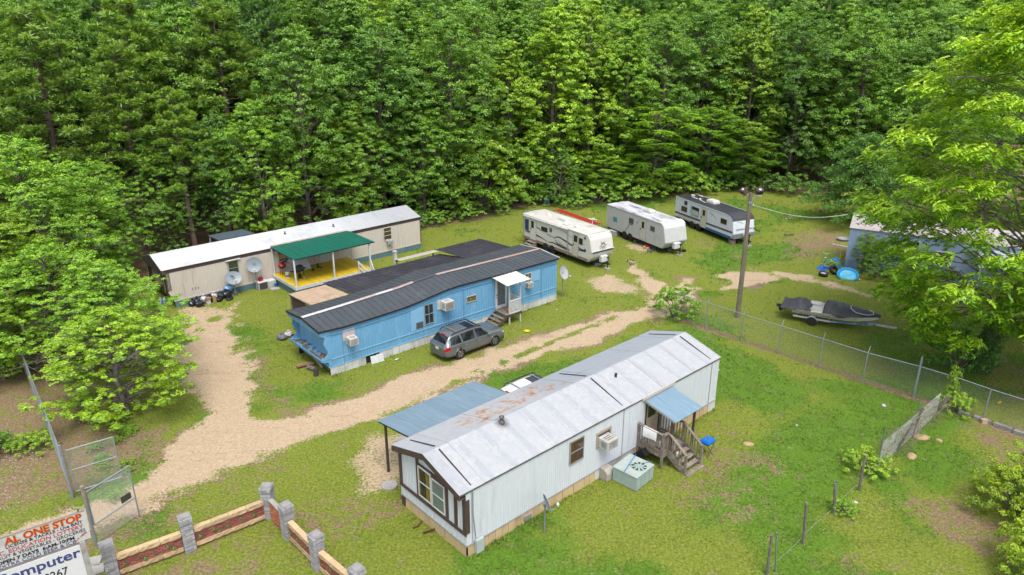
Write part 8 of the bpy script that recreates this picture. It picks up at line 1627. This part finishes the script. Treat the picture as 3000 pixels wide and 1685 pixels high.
# by the blue home
t = simple('shopping_bag', 'orange plastic bag on the blue home porch deck', 'bag', B_(12.62,-.95,.76), 0); mb = MB(); mb.ball((0,0,.16),(.14,.11,.18),9,6,0,.15,random.Random(4)); part(mb, 'bag', mat('orange_bag',(.75,.22,.015),.4,.1), t); mb = MB(); mb.tube([(-.05,0,.3),(0,0,.42),(.06,0,.3)],.012,4); part(mb, 'handle', mat('orange_bag',(.75,.22,.015),.4,.1), t)
t = simple('purple_box', 'purple and white packet behind the lattice on the blue home porch', 'packet', B_(12.85,-.75,.76), .4); mb = MB(); mb.box((-.12,-.1,0),(.12,.1,.22)); part(mb, 'box', mat('purple_box',(.25,.10,.45),.5), t); mb = MB(); mb.ball((.2,-.1,.09),(.14,.1,.09),8,5); part(mb, 'wrapper', WHITE, t)
for (x, y, r, h, m, lb) in ((-14.55,41.50,.34,.42,mat('grey_bag',(.16,.17,.20),.35,.5,6),'grey sack in the small heap beyond the blue home shelf'),(-14.25,41.95,.26,.40,WBAG,'white sack in the small heap beyond the blue home shelf'),(-13.85,41.6,.22,.28,BAG,'black sack in the small heap beyond the blue home shelf')): bag(lb, x, y, r, h, m, 'sacks beyond the blue home')
for i, (x, y, l, a, lb) in enumerate(((-12.05,37.7,1.0,25,'split log lying by the front end of the blue home'),(-11.5,37.2,.8,-35,'grey log under the front end of the blue home'),(-11.15,36.6,.55,75,'dark stump standing at the blue home corner'))):
    t = simple('log', lb, 'log', (x,y,.10), R(a)); mb = MB(); 
    if i < 2: mb.tube([(-l/2,0,.02),(0,.04,.05),(l/2,0,.0)],[.12,.14,.10],8)
    else: mb.tube([(0,0,-.12),(.02,0,.12),(.02,.02,.34)],[.15,.14,.13],9)
    part(mb, 'log', mat('log_bark_%d'%i,[(.26,.16,.09),(.18,.15,.12),(.06,.05,.045)][i],.95,.35,6,bump=.6), t)
t = simple('prop_plank', 'pale plank leaning against the blue home front skirt', 'plank', (-11.55,38.0,0), R(-52)); mb = MB(); mb.beam((-.9,0,.62),(.75,.1,.06),.12,.04); part(mb, 'plank', mat('pale_plank',(.50,.46,.40),.8,.15), t)
# litter
LIT = [(1.02,42.72,'yellow',.22,'yellow rag lying on the grass between car and drive'),(-6.83,38.56,'white',.12,'white carton on the grass by the blue home skirting'),(3.11,46.3,'white',.08,'white scrap on the grass below the blue home far end'),(19.49,33.14,'white',.13,'white scrap near the thick fence corner post'),(14.39,25.14,'white',.12,'white scrap beside the old wire fence'),(25.76,33.47,'yellow',.13,'yellow scrap behind the thin fence post'),(32.37,73.52,'pink',.22,'pink ball on the far back lawn'),(27.61,70.34,'white',.14,'white scrap on the back lawn, closer to the pole'),(29.41,71.4,'white',.14,'white scrap on the back lawn, closer to the cedar'),
 (14.2,31.2,'white',.06,'tiny white scrap in the middle of the near lawn'),(11.9,37.2,'white',.09,'white scrap between white home and chain link fence'),(26.9,52.4,'white',.08,'white scrap on the grass beside the paddling pool'),(-6.4,20.6,'teal',.07,'teal scrap inside the brick wall corner')]
LC = {'yellow': (.75,.58,.01), 'white': (.70,.70,.70), 'pink': (.72,.22,.40), 'teal': (.10,.45,.52)}
for i, (x, y, c, r, lb) in enumerate(LIT):
    t = thing('ball' if c == 'pink' else 'litter', lb, 'ball' if c == 'pink' else 'litter', (x,y,.01), i*.7, None if c == 'pink' else 'litter on the grass'); mb = MB(); rr = random.Random(i)
    if c == 'pink': mb.ball((0,0,r*.8),(r,r,r*.9),12,8)
    else: mb.ball((0,0,.04),(r,r*.6,.06),7,4,0,.4,rr)
    part(mb, 'shell' if c == 'pink' else 'scrap', mat('litter_'+c, LC[c], .6, .1), t)
for i, (x, y, r) in enumerate(((19.9,30.2,.45),(18.6,28.6,.34),(20.6,29.9,.2),(11.3,29.6,.28))):
    t = thing('sand_mound', ['largest','second','smallest','lone'][i]+' ant mound of bare sand '+['past the old fence','beside the old fence','touching the largest mound','on the near lawn'][i], 'sand mound', (x,y,-.02), i, 'ant mounds of sand'); mb = MB(); mb.ball((0,0,0),(r,r*.65,.10),12,5,0,.08,random.Random(i)); part(mb, 'mound', mat('ant_sand',(.48,.33,.20),.95,.15,9), t, True)
# wild white flowers in the scrub and at the wood edge
def flowers():
    rs = random.Random(15); mb = MB()
    for cx, cy, r, n in ((-25.2,30.5,.8,70),(-22.6,27.6,.6,70),(-21.5,25.6,.7,60),(-21.0,24.4,.5,40),(5.5,72.5,2.6,160),(9.5,71.0,2.0,70),(20.6,62.6,.8,50),(-27.6,33.6,.7,50)):
        for _ in range(n):
            x, y, z, s = cx+rs.gauss(0,r), cy+rs.gauss(0,r), rs.uniform(.2,.5), rs.uniform(.010,.018); mb.add([(x-s,y-s,z),(x+s,y-s,z+.01),(x+s,y+s,z),(x-s,y+s,z+.01)],[(0,1,2,3)])
    o = mb.build('wild_flowers', mat('flower_white',(.72,.72,.66),.8)); o['kind'] = 'stuff'; tag(o, 'tiny white wild flowers dotting the scrub and weeds', 'flowers')
flowers()
